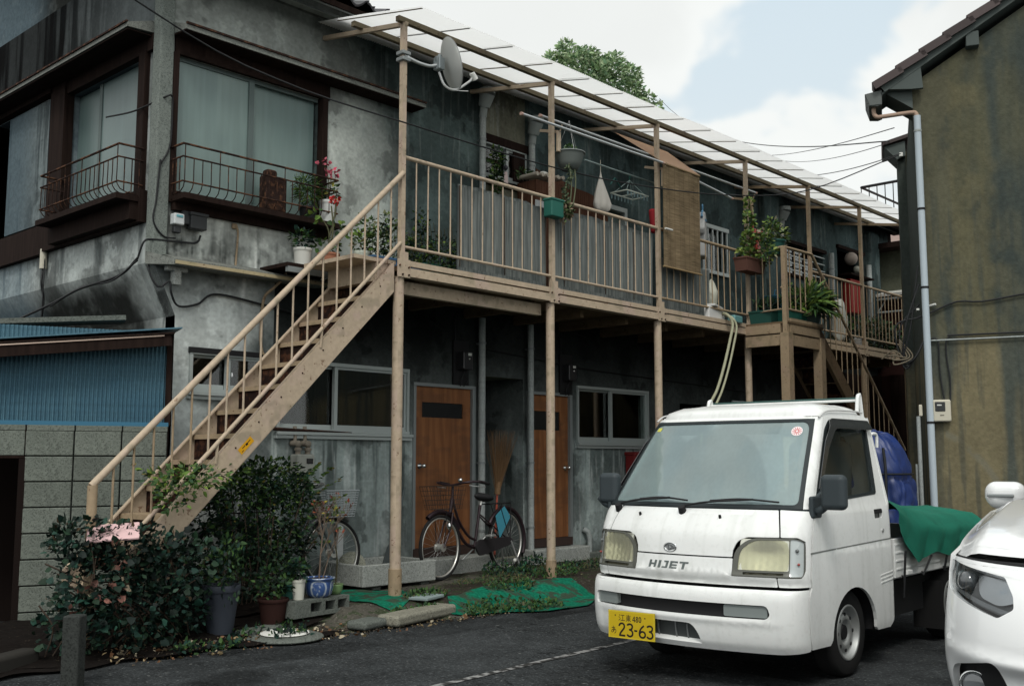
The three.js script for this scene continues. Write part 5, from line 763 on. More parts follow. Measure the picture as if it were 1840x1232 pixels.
    obj('window_seal', wrap(S, roundPoly([[0.32, 1.066], [1.28, 1.110], [1.372, 1.59, 0.03], [0.79, 1.595, 0.05], [0.685, 1.525]], 0.03), [roundPoly([[0.36, 1.088], [1.255, 1.13], [1.345, 1.568, 0.03], [0.81, 1.572, 0.05], [0.715, 1.515]], 0.03)], { off: 0.003, rim: 0.012, flip: s < 0 }), trim, side);
    obj('visor', wrap((x, h) => { const p = S(x, h); p.z += s * (0.012 + 0.02 * sst(1.60, 1.54, h)); return p; }, roundPoly([[0.40, 1.16], [0.62, 1.40], [0.80, 1.535, 0.05], [1.40, 1.535], [1.41, 1.60], [0.79, 1.60, 0.05], [0.60, 1.45], [0.36, 1.16]], 0.01), [], { rim: 0.004, flip: s < 0 }), MP(0.022, 0.022, 0.024, 0.15, { clearcoat: 1 }), side);
    obj('handle_recess', wrap((x, h) => { const p = S(x, h); p.z -= s * 0.025; return p; }, handle, [], { rim: 0, flip: s < 0 }), M(0.16, 0.165, 0.16, 0.6), side); obj('door_handle', wrap(S, roundPoly([[1.172, 0.985], [1.298, 0.987], [1.298, 1.014], [1.172, 1.012]], 0.01), [], { off: 0.004, rim: 0.012, flip: s < 0 }), black, side);
    obj('lock', T(new THREE.CylinderGeometry(0.012, 0.012, 0.008, 14).rotateX(Math.PI / 2), 1.285, 0.873, s * 0.738), steelGrey, side);
    obj('belt_groove', wrap(S, [[0.19, 0.786], [1.458, 0.812], [1.458, 0.820], [0.19, 0.796]], [], { off: 0.0015, rim: 0.002, flip: s < 0 }), M(0.16, 0.17, 0.16, 0.7), side);
    for (let i = 0; i < 3; i++) obj('vent_rib', wrap(S, roundPoly([[1.21, 0.585 - i * 0.024], [1.44, 0.60 - i * 0.024], [1.44, 0.606 - i * 0.024], [1.21, 0.591 - i * 0.024]], 0.003), [], { off: 0.004, rim: 0.005, flip: s < 0 }), carWhite, side);
    const al = []; for (const p of arch(0.79, 0.335)) al.push(p); const inner = arch(0.79, 0.36).reverse(); obj('wheel_housing', [box(0.45, 1.13, 0.3, 0.62, s > 0 ? 0.36 : -0.44, s > 0 ? 0.44 : -0.36), box(0.40, 1.18, 0.60, 0.63, s > 0 ? 0.36 : -0.72, s > 0 ? 0.72 : -0.36), box(0.40, 0.43, 0.25, 0.62, s > 0 ? 0.36 : -0.70, s > 0 ? 0.70 : -0.36), box(1.15, 1.18, 0.25, 0.62, s > 0 ? 0.36 : -0.70, s > 0 ? 0.70 : -0.36)], black, t);
    // mirrors
    const mg = new RoundedBoxGeometry(0.085, 0.205, 0.15, 4, 0.034); mg.translate(0.27, 1.145, s > 0 ? 0.855 : -0.735); const mr = obj('mirror', mg, mirrorBlack, t);
    obj('mirror_arm', [tube([[0.29, 1.03, s * 0.722], [0.27, 1.04, s * 0.77], [0.27, 1.08, s * 0.82]], 0.024, 14, 8), rbox(0.13, 0.13, 0.03, 0.014, 0.30, 1.055, s * 0.722), extr([[0.24, 1.0], [0.36, 1.0], [0.42, 1.16], [0.34, 1.12]], 0.02).translate(0, 0, s > 0 ? 0.708 : -0.728)], mirrorBlack, mr);
    wheel(t, 0.80, s * 0.615, 0.268, 0.165, s); wheel(t, 2.70, s * 0.62, 0.268, 0.165, s);
  }
  // roof: rings shrinking over the top
  {
    const ring = (h, ins, n = 84) => { const o = [], W = hw(1.62) - ins, xf = xc(1.62) + ins * 1.25 + (h > 1.66 ? 0.03 : 0), xr = 1.42 - ins * 0.55; for (let i = 0; i < n; i++) { const a = i / n * Math.PI * 2, ca = Math.cos(a), sa = Math.sin(a), e = 0.26; const X = Math.sign(ca) * Math.pow(Math.abs(ca), e), Z = Math.sign(sa) * Math.pow(Math.abs(sa), e); const zz = Z * W; o.push([mix((xf + xr) / 2, X < 0 ? xf + 0.13 * zz * zz : xr, Math.abs(X)), h, zz]); } return o; };
    const rs = [[1.605, -0.004], [1.635, 0.004], [1.658, 0.018], [1.676, 0.042], [1.692, 0.085], [1.704, 0.15], [1.712, 0.25], [1.716, 0.36], [1.718, 0.47]].map(([h, i]) => ring(h, i)), P = [], n = 84;
    const ribs = (q) => { const r = q[1] > 1.69 ? 0.004 * sst(0.5, 0.9, Math.sin(q[2] * 34)) : 0; return [q[0], q[1] + r, q[2]]; };
    for (let k = 0; k + 1 < rs.length; k++) for (let i = 0; i < n; i++) { const a = rs[k][i], b = rs[k][(i + 1) % n], c = rs[k + 1][(i + 1) % n], d = rs[k + 1][i]; for (const q of [a, c, b, a, d, c]) P.push(...ribs(q)); }
    const top = rs[rs.length - 1]; for (let i = 0; i < n; i++) { for (const q of [top[i], [1.06, 1.718, 0], top[(i + 1) % n]]) P.push(...q); }
    let g = new THREE.BufferGeometry(); g.setAttribute('position', new THREE.Float32BufferAttribute(P, 3)); const src = mergeV(g); src.computeVertexNormals(); obj('roof', src, carWhite, t);
    obj('drip_rail', [1, -1].map((s) => tube([[0.66, 1.60, s * 0.60], [0.76, 1.642, s * 0.601], [0.95, 1.655, s * 0.60], [1.25, 1.658, s * 0.595], [1.37, 1.652, s * 0.59]], 0.006, 24, 6)), M(0.5, 0.5, 0.49, 0.5), t);
    obj('cargo_rail', [bar([1.40, 1.742, -0.60], [1.40, 1.742, 0.56], 0.011, 8), ...[-0.6, 0.56].map((z) => tube([[1.36, 1.66, z], [1.38, 1.76, z], [1.41, 1.78, z], [1.43, 1.70, z], [1.45, 1.6, z * 1.0]], 0.014, 14, 8))], carWhite, t);
    obj('rail_seal', bar([1.395, 1.757, -0.57], [1.395, 1.757, 0.54], 0.006, 6), M(0.03, 0.08, 0.07, 0.5), t);
  }
  // rear bulkhead with window, cabin furniture
  const rear = extr([[-0.70, 0.40], [0.70, 0.40], [0.72, 1.05], [0.60, 1.62], [-0.60, 1.62], [-0.72, 1.05]], 0.02, [roundPoly([[-0.5, 1.14], [0.5, 1.14], [0.44, 1.5], [-0.44, 1.5]], 0.04)]); rear.rotateY(Math.PI / 2); rear.translate(1.425, 0, 0); obj('cab_back', rear, carWhite, t);
  const rg = extr(rect(-0.5, 0.5, 1.13, 1.51), 0.004); rg.rotateY(Math.PI / 2); rg.translate(1.432, 0, 0); obj('rear_window', rg, glass, t);
  const seatM = M(0.16, 0.18, 0.185, 0.9); for (const z of [-0.32, 0.32]) obj('seat', [rbox(0.42, 0.14, 0.46, 0.05, 1.02, 0.94, z), T(rbox(0.12, 0.52, 0.44, 0.05), 1.26, 1.20, z, 0, 0, -0.12), rbox(0.08, 0.14, 0.26, 0.03, 1.31, 1.50, z)], seatM, t);
  obj('dashboard', [rbox(0.30, 0.14, 1.28, 0.05, 0.36, 1.0, 0)], M(0.07, 0.08, 0.082, 0.8), t); obj('steering_wheel', [T(new THREE.TorusGeometry(0.18, 0.014, 8, 32), 0.62, 1.10, -0.34, -Math.PI / 2, 0.0, 0.0).rotateZ(0), bar([0.45, 1.0, -0.34], [0.62, 1.1, -0.34], 0.02)], black, t);
  // wipers and washer jets
  for (const [a, b, c] of [[-0.60, -0.05, 0.012], [-0.06, 0.58, 0.0]]) { const pt = (u, h, o) => { const p = F(u, h); return [p.x - o, p.y + o * 0.5, p.z]; }; obj('wiper', [tube([pt(a, 1.04, 0.02), pt(mix(a, b, 0.3), 1.058, 0.04), pt(mix(a, b, 0.75), 1.082, 0.03)], 0.007, 16, 6), tube([pt(mix(a, b, 0.28), 1.075, 0.018), pt(mix(a, b, 0.62), 1.088, 0.018), pt(b, 1.074, 0.016)], 0.006, 20, 5), T(new THREE.CylinderGeometry(0.022, 0.026, 0.045, 12).rotateZ(0.5), ...pt(a, 1.02, 0.01))], black, t); }
  for (const u of [-0.38, 0.22]) obj('washer_jet', T(new THREE.CylinderGeometry(0.008, 0.010, 0.032, 10).rotateZ(0.45), ...F(u, 0.987).toArray()), black, t);
  // flat bed, gates, chassis
  const bedM = carWhite; const rib = (y, s) => rbox(1.80, 0.014, 0.008, 0.003, 2.44, y, s * 0.722);
  for (const s of [1, -1]) { const g = obj('side_gate', [rbox(1.84, 0.265, 0.03, 0.008, 2.44, 0.672, s * 0.705), ...[0.60, 0.655, 0.71, 0.765].map((y) => rib(y, s))], bedM, t); for (const x of [1.75, 2.5, 3.2]) obj('gate_hinge', rbox(0.10, 0.03, 0.02, 0.006, x, 0.565, s * 0.728), bedM, g); for (const x of [1.62, 2.0, 2.45, 2.9]) obj('rope_hook', tube([[x, 0.555, s * 0.725], [x, 0.535, s * 0.74], [x + 0.02, 0.525, s * 0.74]], 0.006, 8, 5), black, g); }
  obj('tail_gate', rbox(0.03, 0.265, 1.42, 0.008, 3.36, 0.672, 0), bedM, t); obj('bed_floor', box(1.52, 3.35, 0.53, 0.56, -0.69, 0.69), carWhite, t); obj('chassis', [box(1.2, 3.3, 0.34, 0.44, 0.28, 0.36), box(1.2, 3.3, 0.34, 0.44, -0.36, -0.28), box(1.4, 2.3, 0.26, 0.5, 0.30, 0.62), box(1.3, 3.3, 0.44, 0.53, -0.6, 0.6), bar([2.7, 0.27, -0.6], [2.7, 0.27, 0.6], 0.04), bar([0.8, 0.27, -0.5], [0.8, 0.27, 0.5], 0.035)], black, t); obj('mud_flap', box(2.42, 2.43, 0.10, 0.45, 0.5, 0.72), rubber, t); obj('guard_hook', tube([[1.45, 1.50, 0.60], [1.49, 1.515, 0.615], [1.535, 1.50, 0.62], [1.535, 1.42, 0.62]], 0.012, 14, 6), carWhite, t);
  // load under the green sheet: its own thing
  const W2 = (g) => { g.applyMatrix4(new THREE.Matrix4().makeRotationY(YAW).setPosition(5.516, 0, -3.666)); return g; };
  {
    const nx = 90, nz = 80, g = new THREE.PlaneGeometry(1, 1, nx, nz), p = g.attributes.position;
    for (let j = 0; j <= nz; j++) for (let i = 0; i <= nx; i++) {
      const a = i / nx, b = j / nz * 2 - 1, x = 1.50 + a * 1.9, top = 0.955 + 0.17 * Math.pow(1 - a, 2.6) + 0.008 * Math.sin(a * 9);
      const ab = Math.abs(b), crease = 0.74; let z, y;
      if (ab < crease) { z = b / crease * 0.63; y = top - 0.035 * Math.pow(ab / crease, 3) + 0.035 * (fbm(a * 7, b * 5, 4) - 0.5) - 0.016 * Math.abs(Math.sin(a * 13 + b * 4 + 3 * fbm(a * 3, b * 3, 2))) + 0.018 * Math.exp(-Math.pow((b - 0.35 - a * 0.3) / 0.05, 2)) * (1 - a); }
      else { const k = (ab - crease) / (1 - crease); const hem = 0.655 + 0.025 * Math.cos(a * 2 * Math.PI * 2.6 + 0.5) + (a < 0.16 ? (0.16 - a) * 1.1 : 0); z = Math.sign(b) * (0.63 + 0.128 * Math.pow(Math.min(1, k * 2.6), 0.7) + 0.016 * Math.abs(Math.sin(a * 17 + k * 2.2)) * k + 0.014 * (fbm(a * 14, k * 4, 3) - 0.5)); y = mix(top - 0.035, hem, k); }
      p.setXYZ(j * (nx + 1) + i, x + (ab > crease ? 0.03 * Math.sin(a * 20) * (ab - crease) : 0), y, z);
    }
    g.computeVertexNormals(); W2(g);
    const tm = SM({ map: colTex(512, 512, 1, 1, (x, y) => mul3([0.008, 0.135, 0.088], 0.75 + 0.4 * fbm(x * 6, y * 6, 4) + 0.15 * (Math.sin(x * 800) * Math.sin(y * 800)))), roughness: 0.65, side: THREE.DoubleSide });
    tag(obj('tarpaulin', g, tm), 'green tarpaulin drawn over the load on the white truck bed', 'tarpaulin');
    const bs = [[1.60, 0.70, 0.41], [1.98, 0.64, 0.53], [2.42, 0.62, 0.53], [2.9, 0.64, 0.53]].map(([x, y, y2], i) => W2(tube([[x + (i === 1 ? 0.12 : 0), y + 0.02, 0.765], [x + (i === 1 ? 0.05 : 0), (y + y2) / 2, 0.752], [x, y2, 0.742]], 0.008, 12, 6)));
    bs.forEach((b, i) => tag(obj('elastic_strap', b, cable), ['black elastic strap nearest the truck cab holding the green sheet', 'slanting black elastic strap, second from the truck cab', 'black elastic strap, third from the truck cab, beside the white car', 'rearmost black elastic strap of the green sheet'][i], 'strap'));
  }
}

// ================================================================ WHITE CAR at the right edge
{
  const t = thing('white_car', 'white modern car with slanted clear headlights cut off by the right edge', 'car', [4.57, 0, -0.87], 8.75 * Math.PI / 180);
  const xc = table([[0.18, 0.10], [0.30, 0.02], [0.45, -0.03], [0.60, -0.035], [0.75, 0.0], [0.86, 0.06], [0.92, 0.12]]), hw = table([[0.18, 0.86], [0.30, 0.90], [0.5, 0.925], [0.9, 0.90]]), k = 0.22, r = 0.40;
  const F = (u, h) => { const W = hw(h), zc = W - r, Q = zc + r * Math.PI / 2, q = u * Q / 1.15, a = Math.abs(q), s = Math.sign(q) || 1; let x, z; if (a <= zc) { x = xc(h) + k * a * a; z = q; } else { const th = Math.min((a - zc) / r, Math.PI / 2); x = xc(h) + k * zc * zc + 2 * k * zc * r * Math.sin(th) * 0.4 + r * (1 - Math.cos(th)); z = s * (zc + r * Math.sin(th)); }
    const b = Math.abs(u); x += 0.03 * sst(0.52, 0.44, h) * sst(0.35, 0.5, b) * sst(1.0, 0.85, b) - 0.012 * Math.exp(-Math.pow((h - 0.52 - 0.1 * (b - 0.7)) / 0.03, 2)) * sst(1.1, 0.8, b); return V(x, h, z); };
  const m = (p, s) => p.map((q) => [q[0] * s, ...q.slice(1)]);
  const lampP = [[1.09, 0.85], [1.04, 0.888], [0.96, 0.89], [0.72, 0.862], [0.63, 0.85], [0.59, 0.78], [0.585, 0.73], [0.65, 0.69], [0.97, 0.77], [1.05, 0.81]], fogP = [[0.98, 0.30], [0.93, 0.46, 0.05], [0.66, 0.52, 0.04], [0.60, 0.36], [0.68, 0.26]];
  const holes = [roundPoly([[-0.47, 0.56], [0.47, 0.56], [0.53, 0.80], [-0.53, 0.80]], 0.03), roundPoly([[-0.5, 0.27], [0.5, 0.27], [0.46, 0.45], [-0.46, 0.45]], 0.03)];
  for (const s of [-1, 1]) { holes.push(roundPoly(m(lampP, s), 0.012), roundPoly(m(fogP, s), 0.02)); }
  obj('front_bumper', wrap(F, [[-1.15, 0.2], [-0.6, 0.185], [0.6, 0.185], [1.15, 0.2], [1.15, 0.905], [0.9, 0.905], [0.5, 0.89], [-0.5, 0.89], [-0.9, 0.905], [-1.15, 0.905]], holes, { rim: 0.03, edge: 0.03 }), carWhite2, t);
  const bk = (d) => (u, v) => { const p = F(u, v); p.x += d; p.z *= 1 - d * 0.3; return p; };
  obj('grille', wrap(bk(0.04), rect(-0.6, 0.6, 0.24, 0.83), [], { rim: 0 }), black, t);
  for (const s of [-1, 1]) {
    const L = obj('headlight', wrap(bk(0.06), roundPoly(m(lampP, s), 0.012), [], { rim: 0 }), M(0.03, 0.033, 0.035, 0.3), t);
    obj('lens', wrap(F, roundPoly(m(lampP, s), 0.012), [], { off: -0.002, rim: 0 }), MP(0.92, 0.94, 0.95, 0.03, { transmission: 1, thickness: 0 }), L);
    obj('reflector', [wrap(bk(0.045), roundPoly(m([[0.98, 0.83], [0.86, 0.80], [0.80, 0.79], [0.88, 0.86]], s), 0.02), [], { rim: 0.02 }), wrap(bk(0.04), roundPoly(m([[0.78, 0.845], [0.60, 0.83], [0.56, 0.76], [0.66, 0.73], [0.76, 0.76]], s), 0.03), [], { rim: 0.02 })], M(0.30, 0.31, 0.32, 0.15, { metalness: 0.9 }), L);
    obj('lamp_strip', wrap(bk(0.02), m([[1.06, 0.825], [0.97, 0.785], [0.64, 0.705], [0.60, 0.715], [0.97, 0.80], [1.05, 0.845]], s), [], { rim: 0.012, edge: 0.02 }), M(0.10, 0.105, 0.11, 0.2, { metalness: 0.3 }), L);
    const pc = F(0.84 * s, 0.81); obj('projector', T(new THREE.SphereGeometry(0.045, 20, 14), pc.x + 0.05, pc.y, pc.z * 0.99), MP(0.06, 0.065, 0.07, 0.05, { clearcoat: 1 }), L);
    const fg = obj('fog_recess', wrap(bk(0.06), roundPoly(m(fogP, s), 0.02), [], { rim: 0 }), M(0.02, 0.02, 0.021, 0.6), t); const fp = F(0.80 * s, 0.39); const fq = T(new THREE.TorusGeometry(0.055, 0.006, 8, 28).rotateY(-Math.PI / 2), fp.x + 0.035, fp.y, fp.z, s * 0.0); obj('fog_ring', fq, chrome, fg); obj('fog_lens', T(new THREE.SphereGeometry(0.05, 18, 12).scale(0.3, 1, 1), fp.x + 0.045, fp.y, fp.z), MP(0.18, 0.19, 0.2, 0.06, { clearcoat: 1 }), fg);
    const sp = F(0.93 * s, 0.58); obj('parking_sensor', T(new THREE.CylinderGeometry(0.013, 0.013, 0.006, 16).rotateZ(Math.PI / 2), sp.x - 0.002, sp.y, sp.z, 0), M(0.6, 0.61, 0.61, 0.4), t);
    // flank with wheel arch
    const S = (x, h) => V(x, h, s * (hw(h) - 0.004 - 0.12 * Math.max(0, h - 0.85)));
    const ar = (cx) => { const o = []; for (let i = 0; i <= 14; i++) { const a = Math.PI - i * Math.PI / 14; o.push([cx + 0.38 * Math.cos(a), 0.34 + 0.37 * Math.sin(a)]); } return o; };
    const x0 = F(1.15 * s, 0.5).x + 0.02;
    obj('flank', wrap(S, [[x0, 0.22], ...ar(1.02), ...ar(3.72), [4.4, 0.3], [4.5, 0.6], [4.45, 1.0], [1.4, 1.02], [0.9, 0.975], [x0 - 0.03, 0.91]], [], { rim: 0.02, edge: 0.08, flip: s < 0 }), carWhite2, t);
    wheel(t, 1.02, s * 0.80, 0.345, 0.225, s); wheel(t, 3.72, s * 0.80, 0.345, 0.225, s);
    const mg = new RoundedBoxGeometry(0.16, 0.17, 0.24, 5, 0.07), q = mg.attributes.position; for (let i = 0; i < q.count; i++) { const y = q.getY(i), zz = q.getZ(i); q.setX(i, q.getX(i) * (1 - 0.25 * Math.abs(zz) / 0.12)); if (y < -0.02) q.setZ(i, zz * (1 + y * 1.4)); } mg.computeVertexNormals(); mg.translate(2.56, 1.115, s * 0.985); const mr = obj('mirror', mg, carWhite2, t);
    obj('mirror_lamp', T(rbox(0.02, 0.022, 0.16, 0.008), 2.485, 1.115, s * 1.005, 0.12 * s), MP(0.25, 0.27, 0.27, 0.1, { clearcoat: 1 }), mr); obj('mirror_foot', [rbox(0.16, 0.09, 0.26, 0.03, 2.60, 1.03, s * 0.89)], trim, mr);
  }
  // bonnet: crowned sheet with two soft creases
  const H = (a, b) => { const z = b * 0.885, x = mix(F(b * 1.02, 0.915).x + 0.012, 1.55, a), ab = Math.abs(b); return V(x, 0.925 + 0.165 * Math.pow(Math.max(a, 0), 0.62) + 0.05 * (1 - ab * ab) * sst(0, 0.15, a) + 0.018 * sst(0.64, 0.72, ab) * sst(0.0, 0.25, a) - 0.05 * sst(0.86, 1.0, ab), z * (1 + 0.02 * a)); };
  obj('bonnet', wrap((u, v) => H(u, v), [[0, -1], [1, -1], [1, 1], [0, 1]], [], { rim: 0, edge: 0.05, flip: true }), carWhite2, t);
  obj('bonnet_gap', wrap(F, [[-1.1, 0.893], [1.1, 0.893], [1.1, 0.915], [-1.1, 0.915]], [], { off: -0.012, rim: 0 }), black, t);
  // cabin: glasshouse and roof
  const gh = new THREE.BufferGeometry(), ring = (y, x0, x1, w) => { const o = []; for (let i = 0; i < 48; i++) { const a = i / 48 * Math.PI * 2, c = Math.cos(a), s = Math.sin(a); o.push([mix((x0 + x1) / 2, c < 0 ? x0 : x1, Math.pow(Math.abs(c), 0.35)), y, Math.sign(s) * Math.pow(Math.abs(s), 0.35) * w]); } return o; };
  const loft = (rs) => { const P = []; for (let k = 0; k + 1 < rs.length; k++) for (let i = 0; i < 48; i++) { const a = rs[k][i], b = rs[k][(i + 1) % 48], c = rs[k + 1][(i + 1) % 48], d = rs[k + 1][i]; for (const q of [a, c, b, a, d, c]) P.push(...q); } const g = new THREE.BufferGeometry(); g.setAttribute('position', new THREE.Float32BufferAttribute(P, 3)); const n = mergeV(g); n.computeVertexNormals(); return n; };
  obj('glasshouse', loft([ring(0.98, 1.45, 4.45, 0.86), ring(1.05, 1.55, 4.42, 0.84), ring(1.30, 1.98, 4.3, 0.76), ring(1.58, 2.45, 4.1, 0.65)]), MP(0.03, 0.035, 0.038, 0.05, { clearcoat: 1 }), t);
  obj('roof', loft([ring(1.58, 2.42, 4.12, 0.66), ring(1.63, 2.5, 4.05, 0.60), ring(1.66, 2.65, 3.9, 0.45), ring(1.67, 3.2, 3.3, 0.05)]), carWhite2, t);
  obj('underbody', box(0.4, 4.3, 0.2, 0.9, -0.75, 0.75), black, t);
}

// ================================================================ BICYCLES
function bicycle(label, pos, turn, lean, col, o) {     // local: wheels on x axis, front at -x, ground y=0
  const t = thing('bicycle', label, 'bicycle', pos, turn); t.rotation.order = 'YXZ'; t.rotation.x = lean; const fm = M(...col, 0.4, { metalness: 0.4 }), R = 0.325, WB = o.wb || 1.08, tyre = M(0.02, 0.02, 0.02, 0.8), rimM = M(0.62, 0.61, 0.57, 0.3, { metalness: 0.75 });
  for (const [x, nm] of [[0, 'front'], [WB, 'rear']]) {
    const w = obj('wheel', T(new THREE.TorusGeometry(R - 0.017, 0.0175, 8, 56), x, R, 0), tyre, t); obj('rim', T(new THREE.TorusGeometry(R - 0.038, 0.010, 6, 56).scale(1, 1, 1.3), x, R, 0), rimM, w);
    obj('hub', [bar([x, R, -0.04], [x, R, 0.04], nm === 'front' ? 0.032 : 0.022, 14), bar([x, R, 0.036], [x, R, 0.045], 0.042, 16), bar([x, R, -0.045], [x, R, -0.036], 0.042, 16)], rimM, w);
    const sp = []; for (let i = 0; i < 28; i++) { const a = i / 28 * Math.PI * 2, b = a + (i % 2 ? 0.55 : -0.55); sp.push(bar([x + 0.03 * Math.cos(b), R + 0.03 * Math.sin(b), i % 4 < 2 ? 0.03 : -0.03], [x + (R - 0.045) * Math.cos(a), R + (R - 0.045) * Math.sin(a), 0], 0.0012, 4)); } obj('spoke', sp, steelGrey, w).userData.kind = 'stuff';
    const mud = []; const a0 = nm === 'front' ? 0.5 : -0.45, a1 = nm === 'front' ? 2.15 : 2.6; const pts = []; for (let i = 0; i <= 16; i++) { const a = mix(a0, a1, i / 16); pts.push([x + (R + 0.025) * Math.cos(a), R + (R + 0.025) * Math.sin(a), 0]); } const mg = tube(pts, 0.024, 32, 8); obj('mudguard', mg, o.guard || fm, t);
  }
  const P = { bb: [WB * 0.50, 0.285, 0], st: [WB * 0.60, 0.72, 0], ht: [WB * 0.185, 0.80, 0], hb: [WB * 0.15, 0.66, 0] };
  obj('frame', [tube([P.hb, [WB * 0.24, 0.50, 0], [WB * 0.36, 0.345, 0], P.bb], 0.017, 20, 8), tube([P.ht, [WB * 0.27, 0.58, 0], [WB * 0.40, 0.42, 0], [WB * 0.52, 0.36, 0]], 0.014, 20, 8), bar(P.bb, P.st, 0.015, 10), bar(P.ht, P.hb, 0.019, 10), ...[-0.05, 0.05].flatMap((z) => [bar([P.bb[0], P.bb[1], z * 0.6], [WB, R, z], 0.009), bar([P.st[0] - 0.02, P.st[1] - 0.1, z * 0.3], [WB, R, z], 0.008)])], fm, t);
  obj('fork', [-0.05, 0.05].map((z) => tube([[P.hb[0], P.hb[1], z * 0.7], [WB * 0.09, 0.5, z], [0, R, z]], 0.011, 14, 6)), fm, t);
  obj('handlebar', [bar(P.ht, [WB * 0.20, 0.93, 0], 0.014), tube([[WB * 0.42, 0.945, -0.26], [WB * 0.28, 0.965, -0.26], [WB * 0.18, 0.96, -0.17], [WB * 0.17, 0.935, 0], [WB * 0.18, 0.96, 0.17], [WB * 0.28, 0.965, 0.26], [WB * 0.42, 0.945, 0.26]], 0.012, 40, 8)], o.bars || fm, t);
  obj('grip', [-0.26, 0.26].map((z) => bar([WB * 0.30, 0.962, z], [WB * 0.43, 0.942, z], 0.017, 10)), black, t); obj('bell', T(new THREE.SphereGeometry(0.025, 14, 10), WB * 0.17, 0.985, 0.12), chrome, t);
  obj('brake_lever', [-0.26, 0.26].map((z) => tube([[WB * 0.2, 0.93, z * 0.8], [WB * 0.28, 0.915, z], [WB * 0.38, 0.91, z]], 0.005, 12, 5)), steelGrey, t);
  const sg = new THREE.SphereGeometry(1, 20, 12); { const q = sg.attributes.position; for (let i = 0; i < q.count; i++) { const x = q.getX(i), w = 0.045 + 0.07 * sst(-0.6, 0.8, x); q.setXYZ(i, x * 0.135, q.getY(i) * 0.045 - 0.02 * x, q.getZ(i) * w); } sg.computeVertexNormals(); sg.translate(WB * 0.64, 0.80, 0); } obj('saddle', sg, black, t); obj('seat_post', bar([WB * 0.59, 0.66, 0], [WB * 0.625, 0.78, 0], 0.012), rimM, t);
  obj('carrier', [...[-0.06, 0, 0.06].map((z) => bar([WB * 0.68, 0.725, z], [WB * 1.02, 0.73, z], 0.006, 6)), ...[0.70, 0.80, 0.91, 1.02].map((f) => bar([WB * f, 0.727, -0.06], [WB * f, 0.727, 0.06], 0.006, 6)), ...[-0.06, 0.06].flatMap((z) => [bar([WB * 1.02, 0.73, z], [WB, R, z], 0.006, 6), bar([WB * 0.84, 0.727, z], [WB, R, z], 0.005, 6)])], o.carrier || black, t);
  obj('chain_case', [extr(roundPoly([[WB * 0.44, 0.30], [WB * 0.50, 0.37], [WB * 0.98, R + 0.045], [WB * 1.05, R], [WB * 0.98, R - 0.045], [WB * 0.50, 0.20]], 0.04), 0.02).translate(0, 0, 0.05)], o.caseM || fm, t);
  obj('pedal', [bar(P.bb, [P.bb[0] + 0.10, P.bb[1] + 0.12, 0.09], 0.009), bar(P.bb, [P.bb[0] - 0.10, P.bb[1] - 0.12, -0.09], 0.009), rbox(0.09, 0.025, 0.08, 0.008, P.bb[0] + 0.10, P.bb[1] + 0.12, 0.14), rbox(0.09, 0.025, 0.08, 0.008, P.bb[0] - 0.10, P.bb[1] - 0.12, -0.14)], steelGrey, t); obj('kickstand', [-0.07, 0.07].map((z) => bar([WB, R, z], [WB + 0.12, 0.01, z * 1.6], 0.009)), steelGrey, t);
  return t;
}
function basketWire(t, x0, x1, y0, y1, w0, w1, n, mat, rad) {
  const L = (y) => { const k = (y - y0) / (y1 - y0), xa = mix(x0 + 0.03, x0, k), xb = mix(x1 - 0.02, x1, k), w = mix(w0, w1, k); return [[xa, y, -w], [xb, y, -w], [xb, y, w], [xa, y, w]]; };
  const gs = []; for (let j = 0; j <= n; j++) { const c = L(mix(y0, y1, j / n)), rr = j === n ? rad * 1.8 : rad; for (let i = 0; i < 4; i++) gs.push(bar(c[i], c[(i + 1) % 4], rr, 5)); }
  const a = L(y0), b = L(y1); for (let i = 0; i < 4; i++) { const m = i % 2 ? 7 : 9; for (let k = 0; k <= m; k++) { const f = k / m, lerp = (p, q) => p.map((v, d) => mix(v, q[d], f)); gs.push(bar(lerp(a[i], a[(i + 1) % 4]), lerp(b[i], b[(i + 1) % 4]), rad, 4)); } }
  for (let k = 1; k < 7; k++) gs.push(bar([mix(a[0][0], a[1][0], k / 7), y0, -w0], [mix(a[0][0], a[1][0], k / 7), y0, w0], rad, 4));
  return gs;
}
{
  const BK = { wb: 1.14, caseM: M(0.02, 0.018, 0.02, 0.4) };
  const t = bicycle('black bicycle with an empty wire basket parked before the wooden doors', [7.34, 0.15, -7.75], 0.14, -0.03, [0.028, 0.016, 0.020], BK);
  obj('basket', basketWire(t, -0.12, 0.24, 0.70, 0.93, 0.11, 0.16, 5, black, 0.0022), M(0.04, 0.028, 0.022, 0.6), t); obj('basket_stay', [bar([0.0, R0(), 0.05], [0.02, 0.70, 0.08], 0.004), bar([0.0, R0(), -0.05], [0.02, 0.70, -0.08], 0.004)], black, t);
  obj('skirt_guard', T(extr([[0.93, 0.36], [1.14, 0.58], [1.03, 0.70], [0.86, 0.60]], 0.002), 0.02, 0, 0.055), M(0.05, 0.24, 0.32, 0.4), t); obj('lamp', T(new THREE.SphereGeometry(0.03, 14, 10).scale(0.7, 1.3, 0.8), 0.06, 0.53, 0.07), chrome, t); obj('reflector', T(new THREE.SphereGeometry(0.022, 10, 8), 1.22, 0.11, 0.06), whitePl, t);
  const t2 = bicycle('silver bicycle with a mesh front basket half hidden behind the shrub', [6.20, 0.15, -8.02], Math.PI - 0.06, 0.04, [0.10, 0.11, 0.115], { wb: 1.10, caseM: black, guard: M(0.15, 0.15, 0.15, 0.4, { metalness: 0.6 }), bars: rimOf() });
  obj('basket', basketWire(t2, -0.20, 0.17, 0.66, 0.90, 0.13, 0.17, 11, zinc, 0.0038), M(0.42, 0.45, 0.47, 0.4, { metalness: 0.4 }), t2); obj('basket_base', box(-0.16, 0.14, 0.655, 0.665, -0.13, 0.13), black, t2);
}
